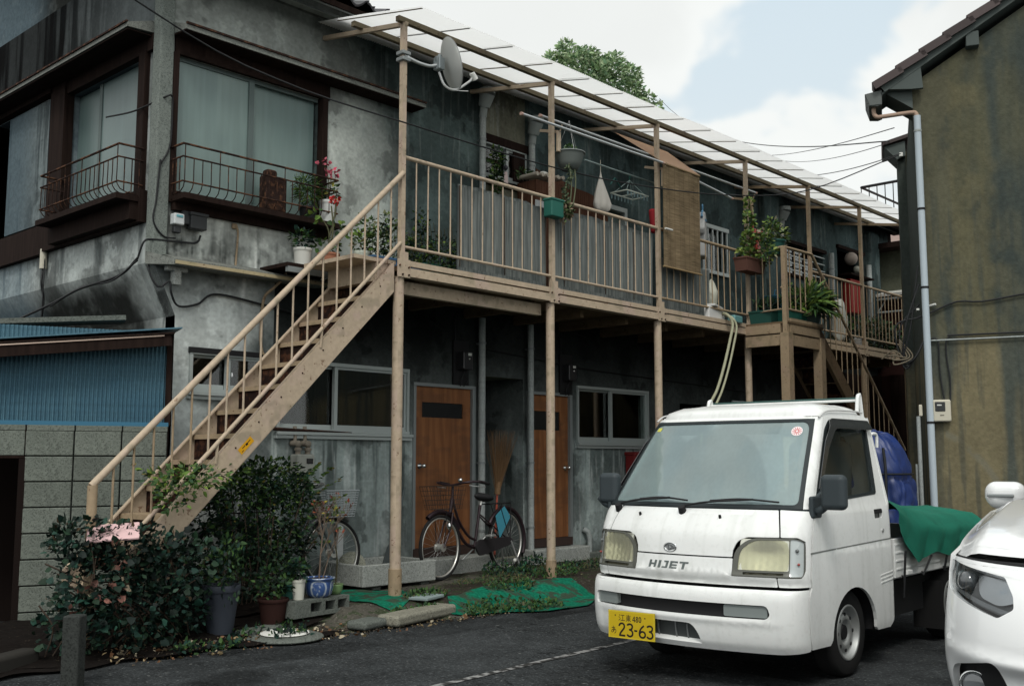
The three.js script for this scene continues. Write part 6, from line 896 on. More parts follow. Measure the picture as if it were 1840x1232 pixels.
function R0() { return 0.325; } function rimOf() { return M(0.5, 0.5, 0.49, 0.3, { metalness: 0.7 }); }


// ================================================================ POTS AND PLANTS
function pot(name, label, x, y, z, r, h, mat, o = {}) {
  const t = thing(name, label, o.cat || 'plant pot', [x, y, z], 0, o.group), rb = r * (o.taper ?? 0.75), pr = o.prof || [[0.001, 0], [rb, 0], [rb + 0.003, 0.006], [r * 0.97, h * 0.86], [r * 1.05, h * 0.87], [r * 1.06, h], [r * 0.96, h], [r * 0.93, h * 0.88], [0.001, h * 0.87]];
  obj('pot', lathe(pr, 28), mat, t); obj('soil', T(new THREE.CylinderGeometry(r * 0.92, r * 0.92, 0.01, 20), 0, h * 0.90, 0), soilM, t); return t;
}
function trough(name, label, x, y, z, w, h, d, mat, o = {}) {
  const t = thing(name, label, o.cat || 'planter', [x, y, z], o.turn || 0, o.group), k = 0.86, P = [[-w / 2 * k, 0, -d / 2 * k], [w / 2 * k, 0, -d / 2 * k], [w / 2 * k, 0, d / 2 * k], [-w / 2 * k, 0, d / 2 * k]], Q = [[-w / 2, h, -d / 2], [w / 2, h, -d / 2], [w / 2, h, d / 2], [-w / 2, h, d / 2]], A = []; for (let i = 0; i < 4; i++) { const j = (i + 1) % 4; for (const q of [P[i], Q[j], P[j], P[i], Q[i], Q[j]]) A.push(...q); } for (const q of [P[0], P[1], P[2], P[0], P[2], P[3]]) A.push(...q);
  const g = new THREE.BufferGeometry(); g.setAttribute('position', new THREE.Float32BufferAttribute(A, 3)); g.computeVertexNormals(); const mm = mat.clone(); mm.side = THREE.DoubleSide; obj('trough', g, mm, t); obj('rim', [0, 1, 2, 3].map((i) => beam(Q[i], Q[(i + 1) % 4], 0.016, 0.02)), mm, t); obj('soil', box(-w / 2 * 0.95, w / 2 * 0.95, h * 0.86, h * 0.88, -d / 2 * 0.95, d / 2 * 0.95), soilM, t); return t;
}
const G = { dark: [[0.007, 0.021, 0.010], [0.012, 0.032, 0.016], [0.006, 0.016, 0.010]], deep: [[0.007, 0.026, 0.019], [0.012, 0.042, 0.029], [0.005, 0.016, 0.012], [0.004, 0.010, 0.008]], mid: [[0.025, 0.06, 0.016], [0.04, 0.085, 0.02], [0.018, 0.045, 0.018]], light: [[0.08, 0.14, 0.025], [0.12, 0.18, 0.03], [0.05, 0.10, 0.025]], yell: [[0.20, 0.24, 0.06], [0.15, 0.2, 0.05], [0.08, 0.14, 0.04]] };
function stems(parent, list, r, mat, name = 'stem') { return obj(name, list.map(([a, b, k]) => tube([a, [(a[0] + b[0]) / 2 + (k || 0), (a[1] + b[1]) / 2 + 0.02, (a[2] + b[2]) / 2 + (k || 0)], b], r, 8, 5)), mat, parent); }
const stemM = M(0.06, 0.055, 0.03, 0.85), woodM = M(0.07, 0.052, 0.04, 0.9);

// -- the dark thicket at the foot of the stairs
{
  const t = thing('shrub', 'tall small-leaved green shrub growing under and through the staircase', 'shrub', [5.06, 0.1, -7.70]), C = [[-0.15, 1.02, 0.1, 0.42, 0.20, 0.22, 1.2], [0.22, 1.05, 0.02, 0.42, 0.2, 0.28, 1.2], [-0.62, 1.0, 0.1, 0.30, 0.16, 0.16, 0.5], [0.45, 0.93, -0.05, 0.26, 0.16, 0.2, 0.6], [0.66, 0.84, -0.12, 0.14, 0.12, 0.12, 0.15], [0.1, 0.85, 0.0, 0.62, 0.36, 0.36, 2.2], [0.40, 0.70, -0.1, 0.32, 0.30, 0.25, 0.9], [-0.1, 0.45, -0.05, 0.55, 0.36, 0.32, 1.2], [0.3, 0.36, -0.1, 0.30, 0.28, 0.25, 0.5]];
  const cl = clumps(C)(0.040, 0.5); stems(t, Array.from({ length: 26 }, (_, i) => { const a = i * 2.4, r = 0.2 + 0.55 * ((i * 37 % 11) / 11); return [[0.1 * Math.cos(a), 0, 0.1 * Math.sin(a)], [r * Math.cos(a) * 1.1 + 0.1, 0.5 + 0.6 * ((i * 53 % 13) / 13), r * Math.sin(a) * 0.4], 0.03]; }), 0.006, woodM, 'branch');
  const r1 = (r) => { const q = cl(r); return q; };
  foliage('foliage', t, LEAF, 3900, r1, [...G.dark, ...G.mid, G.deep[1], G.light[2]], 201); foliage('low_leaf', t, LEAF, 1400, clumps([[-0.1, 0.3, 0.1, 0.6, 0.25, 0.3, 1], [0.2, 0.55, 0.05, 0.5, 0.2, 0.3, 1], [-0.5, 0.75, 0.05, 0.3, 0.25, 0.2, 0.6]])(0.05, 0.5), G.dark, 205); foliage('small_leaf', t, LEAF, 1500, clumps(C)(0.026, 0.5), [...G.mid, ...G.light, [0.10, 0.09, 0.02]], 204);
  foliage('sun_tinted_foliage', t, LEAF, 900, clumps([[-0.98, 1.10, 0.74, 0.36, 0.10, 0.12, 1.2], [-1.08, 0.98, 0.74, 0.18, 0.12, 0.1, 0.5], [-0.6, 1.12, 0.4, 0.34, 0.12, 0.2, 1], [0.0, 1.16, 0.1, 0.45, 0.10, 0.2, 0.9]])(0.042, 0.45), [...G.light, ...G.mid], 202);  // lighter leaf colours paint sunlight onto the upper sprays
  foliage('sprig', t, LEAF, 260, (r) => { const k = r(), i = Math.floor(r() * 7), a = [[0.6, 0.85, 0.4, 0.22], [0.65, 0.8, 0.45, 0.12], [0.6, 0.92, 0.3, 0.25], [0.6, 0.7, 0.4, 0.06], [0.55, 1.0, 0.2, 0.2], [0.5, 0.5, 0.4, 0.0], [-0.7, 1.0, -0.35, 0.2]][i]; return [a[0] + a[2] * k, a[1] + a[3] * k, -0.12 + (r() - 0.5) * 0.06 + k * 0.08, 0.032 + r() * 0.018, 1, 0.5, 0.2]; }, [...G.mid, ...G.light, [0.16, 0.13, 0.03]], 203);
  const t2 = thing('ivy_thicket', 'dark broad-leaved ivy thicket filling the lower left corner by the block wall', 'ivy', [3.62, 0.05, -7.0]), D = [[-0.28, 0.74, -0.08, 0.24, 0.16, 0.18, 0.9], [0.05, 0.66, 0.0, 0.34, 0.2, 0.2, 1.2], [0.34, 0.52, 0.05, 0.36, 0.26, 0.22, 1.3], [-0.22, 0.46, 0.02, 0.30, 0.28, 0.22, 1.2], [0.05, 0.28, 0.12, 0.45, 0.28, 0.24, 1.5], [-0.36, 0.22, 0.05, 0.26, 0.22, 0.2, 0.6]];
  stems(t2, Array.from({ length: 22 }, (_, i) => [[-0.5 + i * 0.05, 0, -0.05], [-0.6 + (i * 7 % 22) * 0.055, 0.35 + 0.45 * ((i * 5 % 7) / 7), 0.05 - 0.02 * (i % 4)], 0.05]), 0.006, woodM, 'vine');
  foliage('foliage', t2, LEAFW, 1700, clumps(D)(0.046, 0.5), [...G.deep, ...G.dark], 211); foliage('small_leaf', t2, LEAF, 1800, clumps(D)(0.034, 0.5), [...G.deep, ...G.dark, [0.02, 0.05, 0.03], [0.05, 0.035, 0.02]], 214);
  foliage('pale_leaf', t2, LEAFW, 34, clumps([[-0.18, 0.50, 0.2, 0.10, 0.26, 0.04, 1], [-0.34, 0.36, 0.18, 0.12, 0.1, 0.04, 0.5]])(0.05, 0.4), [[0.20, 0.09, 0.07], [0.25, 0.2, 0.14], [0.13, 0.06, 0.045]], 212);
  foliage('shoot', t2, LEAF, 160, (r) => [0.72 + r() * 0.12, 0.2 + r() * 0.45, 0.05 + (r() - 0.5) * 0.3, 0.03 + r() * 0.02, 0, 1, 0], [...G.mid, ...G.deep], 213);
  const t3 = thing('low_bush', 'low blue-green bush beside the big grey plastic pot', 'bush', [3.98, 0.05, -7.2]); foliage('foliage', t3, LEAF, 1500, clumps([[0, 0.42, 0, 0.3, 0.24, 0.22, 1], [0.12, 0.2, 0.1, 0.28, 0.2, 0.2, 1], [-0.2, 0.2, 0.1, 0.25, 0.2, 0.18, 0.7]])(0.042, 0.4), [...G.deep, ...G.dark, [0.03, 0.07, 0.06]], 221); stems(t3, Array.from({ length: 8 }, (_, i) => [[0, 0, 0], [-0.25 + i * 0.07, 0.4, 0.05], 0.02]), 0.004, stemM);
  const st = thing('foam_sheet', 'pale pink foam sheet lying in the thicket by the stair foot', 'foam sheet', [3.52, 0.84, -6.98], -0.5); obj('sheet', T(rbox(0.34, 0.02, 0.22, 0.008), 0, 0, 0, 0, 0.45, 0.06), M(0.62, 0.42, 0.42, 0.7), st);
}
{
  const p = pot('plant_pot', 'big dark grey plastic pot at the front of the thicket', 4.42, 0.05, -7.05, 0.135, 0.36, plasticGrey, { taper: 0.68 }); foliage('foliage', p, LEAF, 240, clumps([[0, 0.48, 0, 0.14, 0.12, 0.12, 1], [0.05, 0.62, 0.0, 0.09, 0.1, 0.1, 0.5]])(0.045, 0.4), [...G.mid, ...G.dark, G.light[0]], 231); stems(p, [[[0, 0.32, 0], [0.05, 0.6, 0]], [[0, 0.32, 0], [-0.07, 0.5, 0.04]]], 0.004, stemM);
  const q = pot('plant_pot', 'dark red clay pot behind the flat stones', 4.92, 0.06, -7.10, 0.115, 0.20, M(0.028, 0.013, 0.011, 0.8)); foliage('foliage', q, LEAF, 300, clumps([[0, 0.32, 0, 0.16, 0.12, 0.14, 1], [0.1, 0.42, 0, 0.1, 0.1, 0.1, 0.5]])(0.045, 0.4), [...G.dark, ...G.mid], 232);
  const w = pot('plant_pot', 'small white tapered pot on the hollow block', 5.10, 0.235, -7.02, 0.052, 0.16, M(0.50, 0.50, 0.44, 0.6)); foliage('foliage', w, LEAF, 150, clumps([[0, 0.24, 0, 0.09, 0.08, 0.08, 1]])(0.045, 0.4), [...G.deep, ...G.mid], 233);
  // glazed blue bowl with painted pattern and a bare twiggy shrub
  const gt = colTex(256, 128, 2 * Math.PI * 0.12, 0.17, (x, y) => { const n = fbm(x * 18 + 4, y * 18, 3), c = Math.hypot(((x * 5.2) % 1) - 0.5, (y / 0.17 - 0.5) * 0.9); let a = mix3([0.05, 0.11, 0.28], [0.025, 0.05, 0.15], n); a = mix3(a, [0.40, 0.45, 0.5], sst(0.06, 0.02, Math.abs(c - 0.33)) * 0.8 + sst(0.55, 0.75, fbm(x * 50, y * 50, 2)) * sst(0.4, 0.3, c) * 0.6); return a; });
  const b = thing('glazed_pot', 'blue and white glazed pot with a bare twiggy shrub on the hollow block', 'plant pot', [5.33, 0.235, -7.06]); const bg = lathe([[0.001, 0], [0.08, 0], [0.105, 0.03], [0.118, 0.08], [0.115, 0.12], [0.112, 0.135], [0.128, 0.145], [0.127, 0.158], [0.105, 0.158], [0.10, 0.14], [0.001, 0.138]], 36); { const u = bg.attributes.uv; for (let i = 0; i < u.count; i++) u.setXY(i, u.getX(i) * 0.754, u.getY(i) * 0.3); } obj('pot', bg, new THREE.MeshPhysicalMaterial({ map: gt, roughness: 0.25, clearcoat: 0.8 }), b, true); obj('soil', T(new THREE.CylinderGeometry(0.1, 0.1, 0.01, 20), 0, 0.143, 0), soilM, b);
  const tw = [], r = rng(44), leaves = []; const grow = (p, d, L, w, k) => { const e = [p[0] + d[0] * L, p[1] + d[1] * L, p[2] + d[2] * L]; tw.push(bar(p, e, w, 5, w * 0.7)); if (k === 0) { leaves.push(e); return; } for (let i = 0; i < 3; i++) { const n = V(d[0] + (r() - 0.5) * 1.1, d[1] + (r() - 0.2) * 0.4, d[2] + (r() - 0.5) * 1.1).normalize(); grow(e, n.toArray(), L * (0.6 + r() * 0.3), w * 0.65, k - 1); } }; grow([0, 0.14, 0], [0.05, 1, 0], 0.20, 0.009, 4); grow([0.02, 0.14, 0.02], [0.25, 1, 0.1], 0.16, 0.006, 3); obj('twig', tw, M(0.14, 0.105, 0.08, 0.9), b);
  foliage('leaf', b, LEAF, 90, (q) => { const e = leaves[Math.floor(q() * leaves.length)]; return [e[0], e[1], e[2], 0.03 + 0.015 * q(), 0, 0.3, 0]; }, [[0.25, 0.06, 0.03], [0.22, 0.18, 0.03], [0.06, 0.02, 0.015], [0.05, 0.08, 0.02]], 235);
  const gp = pot('plant_pot', 'little pale green bowl beside the blue glazed pot', 5.53, 0.235, -7.10, 0.062, 0.085, M(0.16, 0.26, 0.11, 0.35), { prof: [[0.001, 0], [0.035, 0], [0.055, 0.03], [0.062, 0.075], [0.066, 0.085], [0.058, 0.085], [0.05, 0.07], [0.001, 0.068]] }); stems(gp, [[[0, 0.07, 0], [-0.02, 0.42, 0.01], 0.01]], 0.006, stemM);
  const hb = thing('hollow_block', 'grey hollow concrete block carrying three small pots', 'concrete block', [5.32, 0.105, -7.06], 0.12); const hg = extr(rect(-0.33, 0.27, 0, 0.13), 0.17, [rect(-0.16, -0.04, 0.03, 0.105), rect(0.0, 0.11, 0.03, 0.105), rect(0.14, 0.24, 0.03, 0.105)]); hg.translate(0, 0, -0.08); obj('block', hg, concDark, hb); obj('core', box(-0.3, 0.25, 0.02, 0.12, -0.07, 0.0), black, hb);
  for (const [x, z, w, d, a, l] of [[4.72, -6.98, 0.40, 0.15, 0.3, 'flat pale stone slab on the soil before the red clay pot'], [4.75, -7.3, 0.5, 0.2, 0.2, 'flat dark stone slab behind the grey plastic pot']]) { const s = thing('stone_slab', l, 'stone slab', [x, 0.05, z], a); obj('slab', rbox(w, 0.04, d, 0.015), concDark, s); }
  const dc = thing('drain_cover', 'round white cover set in a cement collar at the road edge', 'drain cover', [4.78, 0.006, -6.74]); obj('collar', lathe([[0.001, 0], [0.30, 0], [0.285, 0.022], [0.24, 0.034], [0.001, 0.034]], 36), concDark, dc); obj('cover', lathe([[0.001, 0.034], [0.185, 0.034], [0.18, 0.05], [0.05, 0.054], [0.001, 0.054]], 40), M(0.66, 0.66, 0.62, 0.7), dc);
  const cp = thing('concrete_post', 'short dark concrete post standing in the lower left corner', 'concrete post', [2.93, 0, -6.24], 0.7); obj('shaft', [rbox(0.105, 0.44, 0.105, 0.012, 0, 0.2, 0)], SM({ map: concTex, color: lin(0.13, 0.135, 0.135), roughness: 0.95, bumpMap: bumpFine, bumpScale: 0.004 }), cp);
  const ws = pot('water_basin', 'dark bucket rim standing behind the white pot', 5.40, 0.16, -7.55, 0.09, 0.14, darkGreenPl);
  const bv = thing('terrace_edge', 'low broken kerb in the dark corner left of the ivy', 'kerb', [2.7, 0, -6.9], 0.5); obj('stone', [rbox(0.8, 0.12, 0.14, 0.03, 0, 0.06, 0)], M(0.03, 0.028, 0.025, 0.95), bv);
}
// -- yard: trough, mats, tools, weeds
{
  const tr = thing('stone_trough', 'shallow grey cement trough standing in front of the first post', 'trough', [6.74, 0.155, -8.0], -0.02), w = 0.90, d = 0.68, h = 0.20; obj('basin', [rbox(w, h, 0.045, 0.012, 0, h / 2 + 0.02, d / 2 - 0.022), rbox(w, h, 0.045, 0.012, 0, h / 2 + 0.02, -d / 2 + 0.022), rbox(0.045, h - 0.002, d - 0.09, 0.01, w / 2 - 0.022, h / 2 + 0.02, 0), rbox(0.045, h - 0.002, d - 0.09, 0.01, -w / 2 + 0.022, h / 2 + 0.02, 0), box(-w / 2 + 0.03, w / 2 - 0.03, 0.05, 0.07, -d / 2 + 0.04, d / 2 - 0.04)], conc, tr); obj('foot', [rbox(0.10, 0.04, 0.12, 0.01, w / 2 - 0.1, 0.0, d / 2 - 0.1), rbox(0.10, 0.04, 0.12, 0.01, -w / 2 + 0.2, 0.0, d / 2 - 0.1)], concDark, tr);
  const jar = thing('stone_jar', 'round weathered stone lump beside the trough', 'stone', [6.62, 0.15, -8.26]); const jg = new THREE.SphereGeometry(0.145, 26, 18); { const q = jg.attributes.position; for (let i = 0; i < q.count; i++) { const n = 1 + 0.12 * (fbm(q.getX(i) * 9 + 5, q.getY(i) * 9 + q.getZ(i) * 7, 3) - 0.5); q.setXYZ(i, q.getX(i) * n, q.getY(i) * n * 1.1, q.getZ(i) * n); } jg.computeVertexNormals(); } obj('stone', T(jg, 0, 0.14, 0), SM({ map: concTex, color: lin(1.15, 1.1, 0.95), roughness: 0.9 }), jar);
  const plank = thing('white_board', 'narrow white board leaning on the wall behind the bicycle basket', 'board', [6.55, 0.15, -8.36]); obj('board', box(-0.035, 0.035, 0, 0.62, -0.01, 0.012), M(0.48, 0.5, 0.5, 0.6), plank);
  const sh = thing('shovel', 'old shovel leaning against the stained wall behind the trough', 'shovel', [7.12, 0.28, -8.28]); obj('blade', extr([[-0.09, 0.0], [0.09, 0.02], [0.075, 0.18], [0.03, 0.25], [-0.03, 0.25], [-0.075, 0.17]], 0.012).rotateZ(-0.25), M(0.10, 0.115, 0.115, 0.5, { metalness: 0.5 }), sh); obj('handle', bar([0.06, 0.22, 0.0], [0.26, 0.78, -0.07], 0.014), M(0.10, 0.12, 0.12, 0.8), sh);
  const mat = (pts, label, y = 0.168) => { const g = extr(pts.map(([x, z]) => [x, -z]), 0.01); g.rotateX(-Math.PI / 2); const q = g.attributes.position; g.translate(0, 0, 0); const sub = wrap((u, v) => V(u, Math.max(0.004, yardAt(u, v)) + 0.014 + 0.008 * (fbm(u * 7, v * 7, 3) - 0.4), v), pts, [], { rim: 0.004, edge: 0.05, flip: true }); const o = obj('green_mat', sub, greenMat); return tag(o, label, 'artificial grass mat', undefined); };
  mat([[5.80, -7.50], [6.10, -7.78], [6.55, -7.42], [6.34, -7.02], [5.92, -6.78], [5.80, -7.1]], 'green artificial grass mat left of the first post before the trough');
  mat([[6.40, -6.62], [6.62, -6.90], [7.2, -7.05], [7.92, -7.12], [8.4, -6.95], [8.3, -6.5], [7.75, -6.2], [7.2, -6.22], [6.9, -6.45]], 'larger green artificial grass mat between the second post and the truck', 0.162);
  const fl = thing('flagstone', 'grey-blue flagstone at the foot of the first post', 'flagstone', [6.38, 0.15, -6.92], 0.3); obj('stone', rbox(0.30, 0.03, 0.2, 0.01), M(0.22, 0.27, 0.27, 0.9), fl);
  const kb = thing('kerb_slab', 'pale broken cement kerb along the road edge between the mats', 'kerb', [6.05, 0.06, -6.66], 0.22); obj('slab', [rbox(0.86, 0.09, 0.22, 0.03, 0, 0, 0, 3)], SM({ map: concTex, color: lin(0.78, 0.72, 0.62), roughness: 0.95, bumpMap: bumpFine, bumpScale: 0.004 }), kb); obj('broken_end', rbox(0.3, 0.07, 0.2, 0.03, -0.55, -0.01, -0.1, 3), concDark, kb);
  const weeds = (label, n, geo, place, cols, seed) => { const t = thing('weeds', label, 'weeds'); const m = foliage('leaves', t, geo, n, place, cols, seed); m.userData.kind = 'stuff'; return t; };
  const area = (list, h) => (r) => { const c = list[Math.floor(r() * list.length)], a = r() * 6.283, k = Math.sqrt(r()); const X = c[0] + c[2] * k * Math.cos(a), Z = c[1] + c[3] * k * Math.sin(a); return [X, Math.max(0, yardAt(X, Z)) + 0.01 + r() * (c[4] || h) * (1 - k * 0.6), Z, 0.022 + r() * 0.026, 0, 0.6, 0]; };
  weeds('low bright weeds creeping over the green mat and kerb', 1700, LEAF, area([[6.45, -6.98, 0.25, 0.1, 0.07], [6.75, -6.52, 0.3, 0.12, 0.08], [7.25, -6.36, 0.3, 0.1, 0.10], [7.05, -6.62, 0.5, 0.2, 0.05], [8.45, -7.2, 0.35, 0.2, 0.12], [7.55, -7.0, 0.35, 0.12, 0.07], [6.05, -6.74, 0.3, 0.07, 0.05]], 0.06), [...G.mid, ...G.mid, G.light[2], [0.02, 0.07, 0.03], [0.07, 0.065, 0.03]], 301);
  weeds('leafy dark weeds under the black bicycle', 900, LEAF, area([[8.02, -7.62, 0.22, 0.12, 0.22], [8.25, -7.5, 0.25, 0.1, 0.1], [8.95, -7.95, 0.25, 0.1, 0.18], [9.15, -7.5, 0.5, 0.2, 0.1]], 0.12), [...G.deep, ...G.mid, [0.02, 0.08, 0.04]], 302);
  weeds('thin grass and dry litter along the foot of the house', 1400, LEAFN, area([[8.6, -7.5, 0.7, 0.35, 0.08], [9.6, -7.6, 0.9, 0.4, 0.07], [7.6, -7.3, 0.5, 0.2, 0.05]], 0.06), [...G.mid, [0.12, 0.10, 0.04], [0.08, 0.07, 0.04]], 303);
  // fallen leaves and chips at the road edge
  const lt = thing('leaf_litter', 'fallen leaves and chips strewn along the road edge before the pots', 'leaf litter'); const litter = foliage('leaves', lt, LEAF, 900, (r) => { const x = 3.4 + r() * 3.6, z = -6.58 - 0.10 * Math.max(0, 5.6 - x) + (r() - 0.5) * 0.42; return [x, 0.012 + 0.05 * sst(-6.6, -6.95, z), z, 0.016 + r() * r() * 0.05, 0, 0, 0]; }, [[0.20, 0.15, 0.08], [0.10, 0.07, 0.04], [0.32, 0.28, 0.2], [0.05, 0.04, 0.03], [0.16, 0.08, 0.04]], 311); litter.userData.kind = 'stuff';
  const gr = thing('road_weeds', 'small green weeds at the road edge below the ivy', 'weeds'); foliage('leaves', gr, LEAF, 420, (r) => { const c = [[3.95, -6.62], [4.15, -6.52], [4.6, -6.9], [5.0, -6.95], [4.75, -6.62], [5.1, -7.1]][Math.floor(r() * 6)]; return [c[0] + (r() - 0.5) * 0.28, 0.02 + r() * 0.07, c[1] + (r() - 0.5) * 0.14, 0.03 + r() * 0.025, 0, 0.5, 0]; }, [...G.deep, ...G.mid], 312).userData.kind = 'stuff';
  // painted bay line
  const pl = new THREE.PlaneGeometry(2.6, 0.06, 60, 1); pl.rotateX(-Math.PI / 2); pl.rotateY(0.053); pl.translate(5.35, 0.004, -4.74); const lineT = colTex(512, 128, 2.6, 0.5, (x, y) => mul3([0.24, 0.24, 0.235], 0.15 + 0.85 * sst(0.38, 0.62, fbm(x * 22, y * 22, 4)))); const ln = obj('parking_line', pl, SM({ map: lineT, roughness: 0.9 })); ln.userData.kind = 'structure';
}
// -- fittings on the ground-floor wall
{
  const gm = thing('gas_meter', 'grey gas meter with two elbow pipes on the stained wall', 'gas meter', [6.05, 1.30, -8.31]); obj('case', [rbox(0.20, 0.19, 0.13, 0.02)], M(0.36, 0.37, 0.33, 0.5), gm); obj('dial', rbox(0.07, 0.05, 0.02, 0.005, 0.035, 0.03, 0.066), blackGloss, gm);
  for (const x of [-0.055, 0.06]) obj('pipe', [bar([x, 0.09, 0], [x, 0.16, 0], 0.026, 12), bar([x, 0.13, 0], [x, 0.15, 0], 0.036, 12), T(new THREE.SphereGeometry(0.034, 14, 10), x, 0.19, 0), bar([x, 0.19, 0], [x - 0.02, 0.20, -0.08], 0.028, 10), bar([x, 0.2, -0.05], [x, 0.36, -0.06], 0.02, 10)], M(0.24, 0.21, 0.17, 0.7), gm); obj('pipe', bar([-0.3, 0.33, -0.05], [0.62, 0.30, -0.05], 0.018, 10), rust, gm);
  const em = (x, y, l) => { const t = thing('electric_meter', l, 'electricity meter', [x, y, -8.39]); obj('backboard', box(-0.12, 0.12, -0.25, 0.25, 0, 0.02), black, t); obj('case', [rbox(0.15, 0.20, 0.11, 0.015, 0.01, 0.02, 0.07)], M(0.02, 0.02, 0.022, 0.4), t); obj('badge', [rbox(0.05, 0.03, 0.01, 0.004, 0.03, 0.09, 0.128), T(new THREE.SphereGeometry(0.009, 8, 6), 0.02, 0.04, 0.13)], whitePl, t); obj('lead', [tube([[-0.10, 0.25, 0.02], [-0.10, 0.5, 0.02], [0.0, 0.55, 0.02], [0.4, 0.50, 0.02]], 0.008, 20, 5), tube([[0.05, -0.08, 0.06], [0.07, -0.2, 0.05], [0.03, -0.26, 0.03]], 0.006, 12, 5), tube([[0.02, -0.08, 0.06], [-0.03, -0.2, 0.05], [-0.02, -0.26, 0.03]], 0.006, 12, 5)], cable, t); };
  em(8.22, 2.42, 'dark electricity meter above the left wooden door'); em(10.05, 2.40, 'dark electricity meter above the right wooden door');
  tag(obj('wall_conduit', [tube([[8.5, 2.62, -8.38], [9.4, 2.56, -8.38], [10.4, 2.50, -8.38], [12, 2.46, -8.38], [14.5, 2.4, -8.38]], 0.008, 40, 5)], cable), 'thin dark wire pinned along the ground-floor wall above the doors', 'wire');
  const br = thing('besom', 'twig broom standing upside down in the alcove between the doors', 'broom', [8.60, 0.2, -8.22]); obj('handle', bar([0, 0, 0], [0.05, 0.82, 0], 0.012), M(0.35, 0.08, 0.05, 0.6), br); const tw = [], r = rng(8); for (let i = 0; i < 170; i++) { const a = (r() - 0.5), b = (r() - 0.5); tw.push(bar([0.055 + a * 0.03, 0.75 + r() * 0.1, b * 0.03], [0.11 + a * 0.42, 1.35 + r() * 0.14, b * 0.2], 0.0035, 4, 0.001)); } obj('twigs', tw, M(0.16, 0.095, 0.05, 0.9), br); obj('binding', bar([0.05, 0.76, 0], [0.062, 0.9, 0], 0.034, 10), M(0.18, 0.11, 0.06, 0.9), br);
  const dp = thing('drain_stub', 'bent grey drain stub at the wall foot right of the second door', 'drain pipe', [10.42, 0.15, -8.33]); obj('pipe', [bar([0.02, 0, 0], [0.02, 0.22, 0], 0.030, 12), tube([[0.02, 0.22, 0], [0.0, 0.30, -0.01], [-0.05, 0.34, -0.05]], 0.034, 10, 10)], pvc, dp);
  const fb = thing('extinguisher_box', 'dark red extinguisher box on the wall seen past the truck windscreen', 'extinguisher box', [11.45, 1.10, -8.31]); obj('case', rbox(0.34, 0.62, 0.16, 0.012), M(0.17, 0.018, 0.018, 0.5), fb); obj('lid_edge', rbox(0.36, 0.05, 0.18, 0.01, 0, 0.33, 0), M(0.14, 0.015, 0.015, 0.5), fb); obj('window', rbox(0.06, 0.08, 0.01, 0.003, 0.02, -0.04, 0.082), M(0.5, 0.5, 0.46, 0.5), fb); { const cv = document.createElement('canvas'); cv.width = 64; cv.height = 64; const c = cv.getContext('2d'); c.fillStyle = '#6e1818'; c.fillRect(0, 0, 64, 64); c.strokeStyle = '#e6d8cc'; c.lineWidth = 6; for (const l of [[32, 8, 32, 30, 12, 58], [32, 30, 54, 58], [14, 20, 20, 34], [50, 18, 42, 32]]) { c.beginPath(); c.moveTo(l[0], l[1]); for (let i = 2; i < l.length; i += 2) c.lineTo(l[i], l[i + 1]); c.stroke(); } const tx = new THREE.CanvasTexture(cv); tx.colorSpace = THREE.SRGBColorSpace; obj('lettering', T(new THREE.PlaneGeometry(0.10, 0.10), 0.02, 0.12, 0.0825), SM({ map: tx, roughness: 0.6 }), fb, true); }
  const tp = thing('standpipe', 'small standpipe tap with a plastic bottle over it by the wall', 'tap', [10.95, 0.15, -8.2]); obj('pipe', bar([0, 0, 0], [0, 0.8, 0], 0.022, 10), steelGrey, tp); obj('tap', [tube([[0, 0.76, 0], [-0.05, 0.78, 0.04], [-0.07, 0.74, 0.06]], 0.014, 10, 8), bar([-0.03, 0.78, 0.02], [-0.03, 0.84, 0.02], 0.01), bar([-0.06, 0.84, 0.02], [0.0, 0.84, 0.02], 0.008)], black, tp); obj('bottle', bar([-0.06, 0.58, 0.06], [-0.06, 0.74, 0.06], 0.035, 14), MP(0.7, 0.72, 0.7, 0.2, { transmission: 0.5, thickness: 0 }), tp);
  const wb = thing('wall_meter', 'small white meter with a dark junction box under the corner window guard', 'meter box', [4.70, 3.42, -8.36]); obj('case', rbox(0.10, 0.10, 0.08, 0.012, -0.03, 0.02, 0.03), M(0.52, 0.55, 0.55, 0.5), wb); obj('meter_window', rbox(0.06, 0.022, 0.01, 0.003, -0.03, 0.045, 0.07), M(0.10, 0.32, 0.36, 0.3), wb); obj('junction_box', [rbox(0.16, 0.13, 0.09, 0.01, 0.16, 0.02, 0.03), rbox(0.18, 0.03, 0.11, 0.006, 0.16, 0.09, 0.03), rbox(0.07, 0.12, 0.06, 0.01, 0.05, 0.05, 0.02), rbox(0.07, 0.06, 0.05, 0.01, -0.03, -0.07, 0.02)], M(0.03, 0.032, 0.033, 0.5), wb);
  tag(obj('wall_pipe', [tube([[5.29, 3.50, -8.37], [5.31, 3.42, -8.37], [5.305, 3.2, -8.38], [5.30, 3.05, -8.38]], 0.010, 20, 6), rbox(0.05, 0.05, 0.03, 0.01, 5.28, 3.49, -8.385)], paintOld), 'thin rusty pipe running down the pale wall to the cement hood', 'pipe');
  tag(obj('wall_pipe', [tube([[5.60, 3.14, -8.33], [5.72, 3.15, -8.28], [5.76, 3.08, -8.24], [5.66, 2.95, -8.28], [5.60, 2.85, -8.35], [5.59, 2.6, -8.37], [5.595, 2.4, -8.37], [5.64, 2.31, -8.37], [5.8, 2.285, -8.37]], 0.014, 50, 8)], paintOld), 'bent beige pipe hooking over the cement hood beside the stairs', 'pipe');
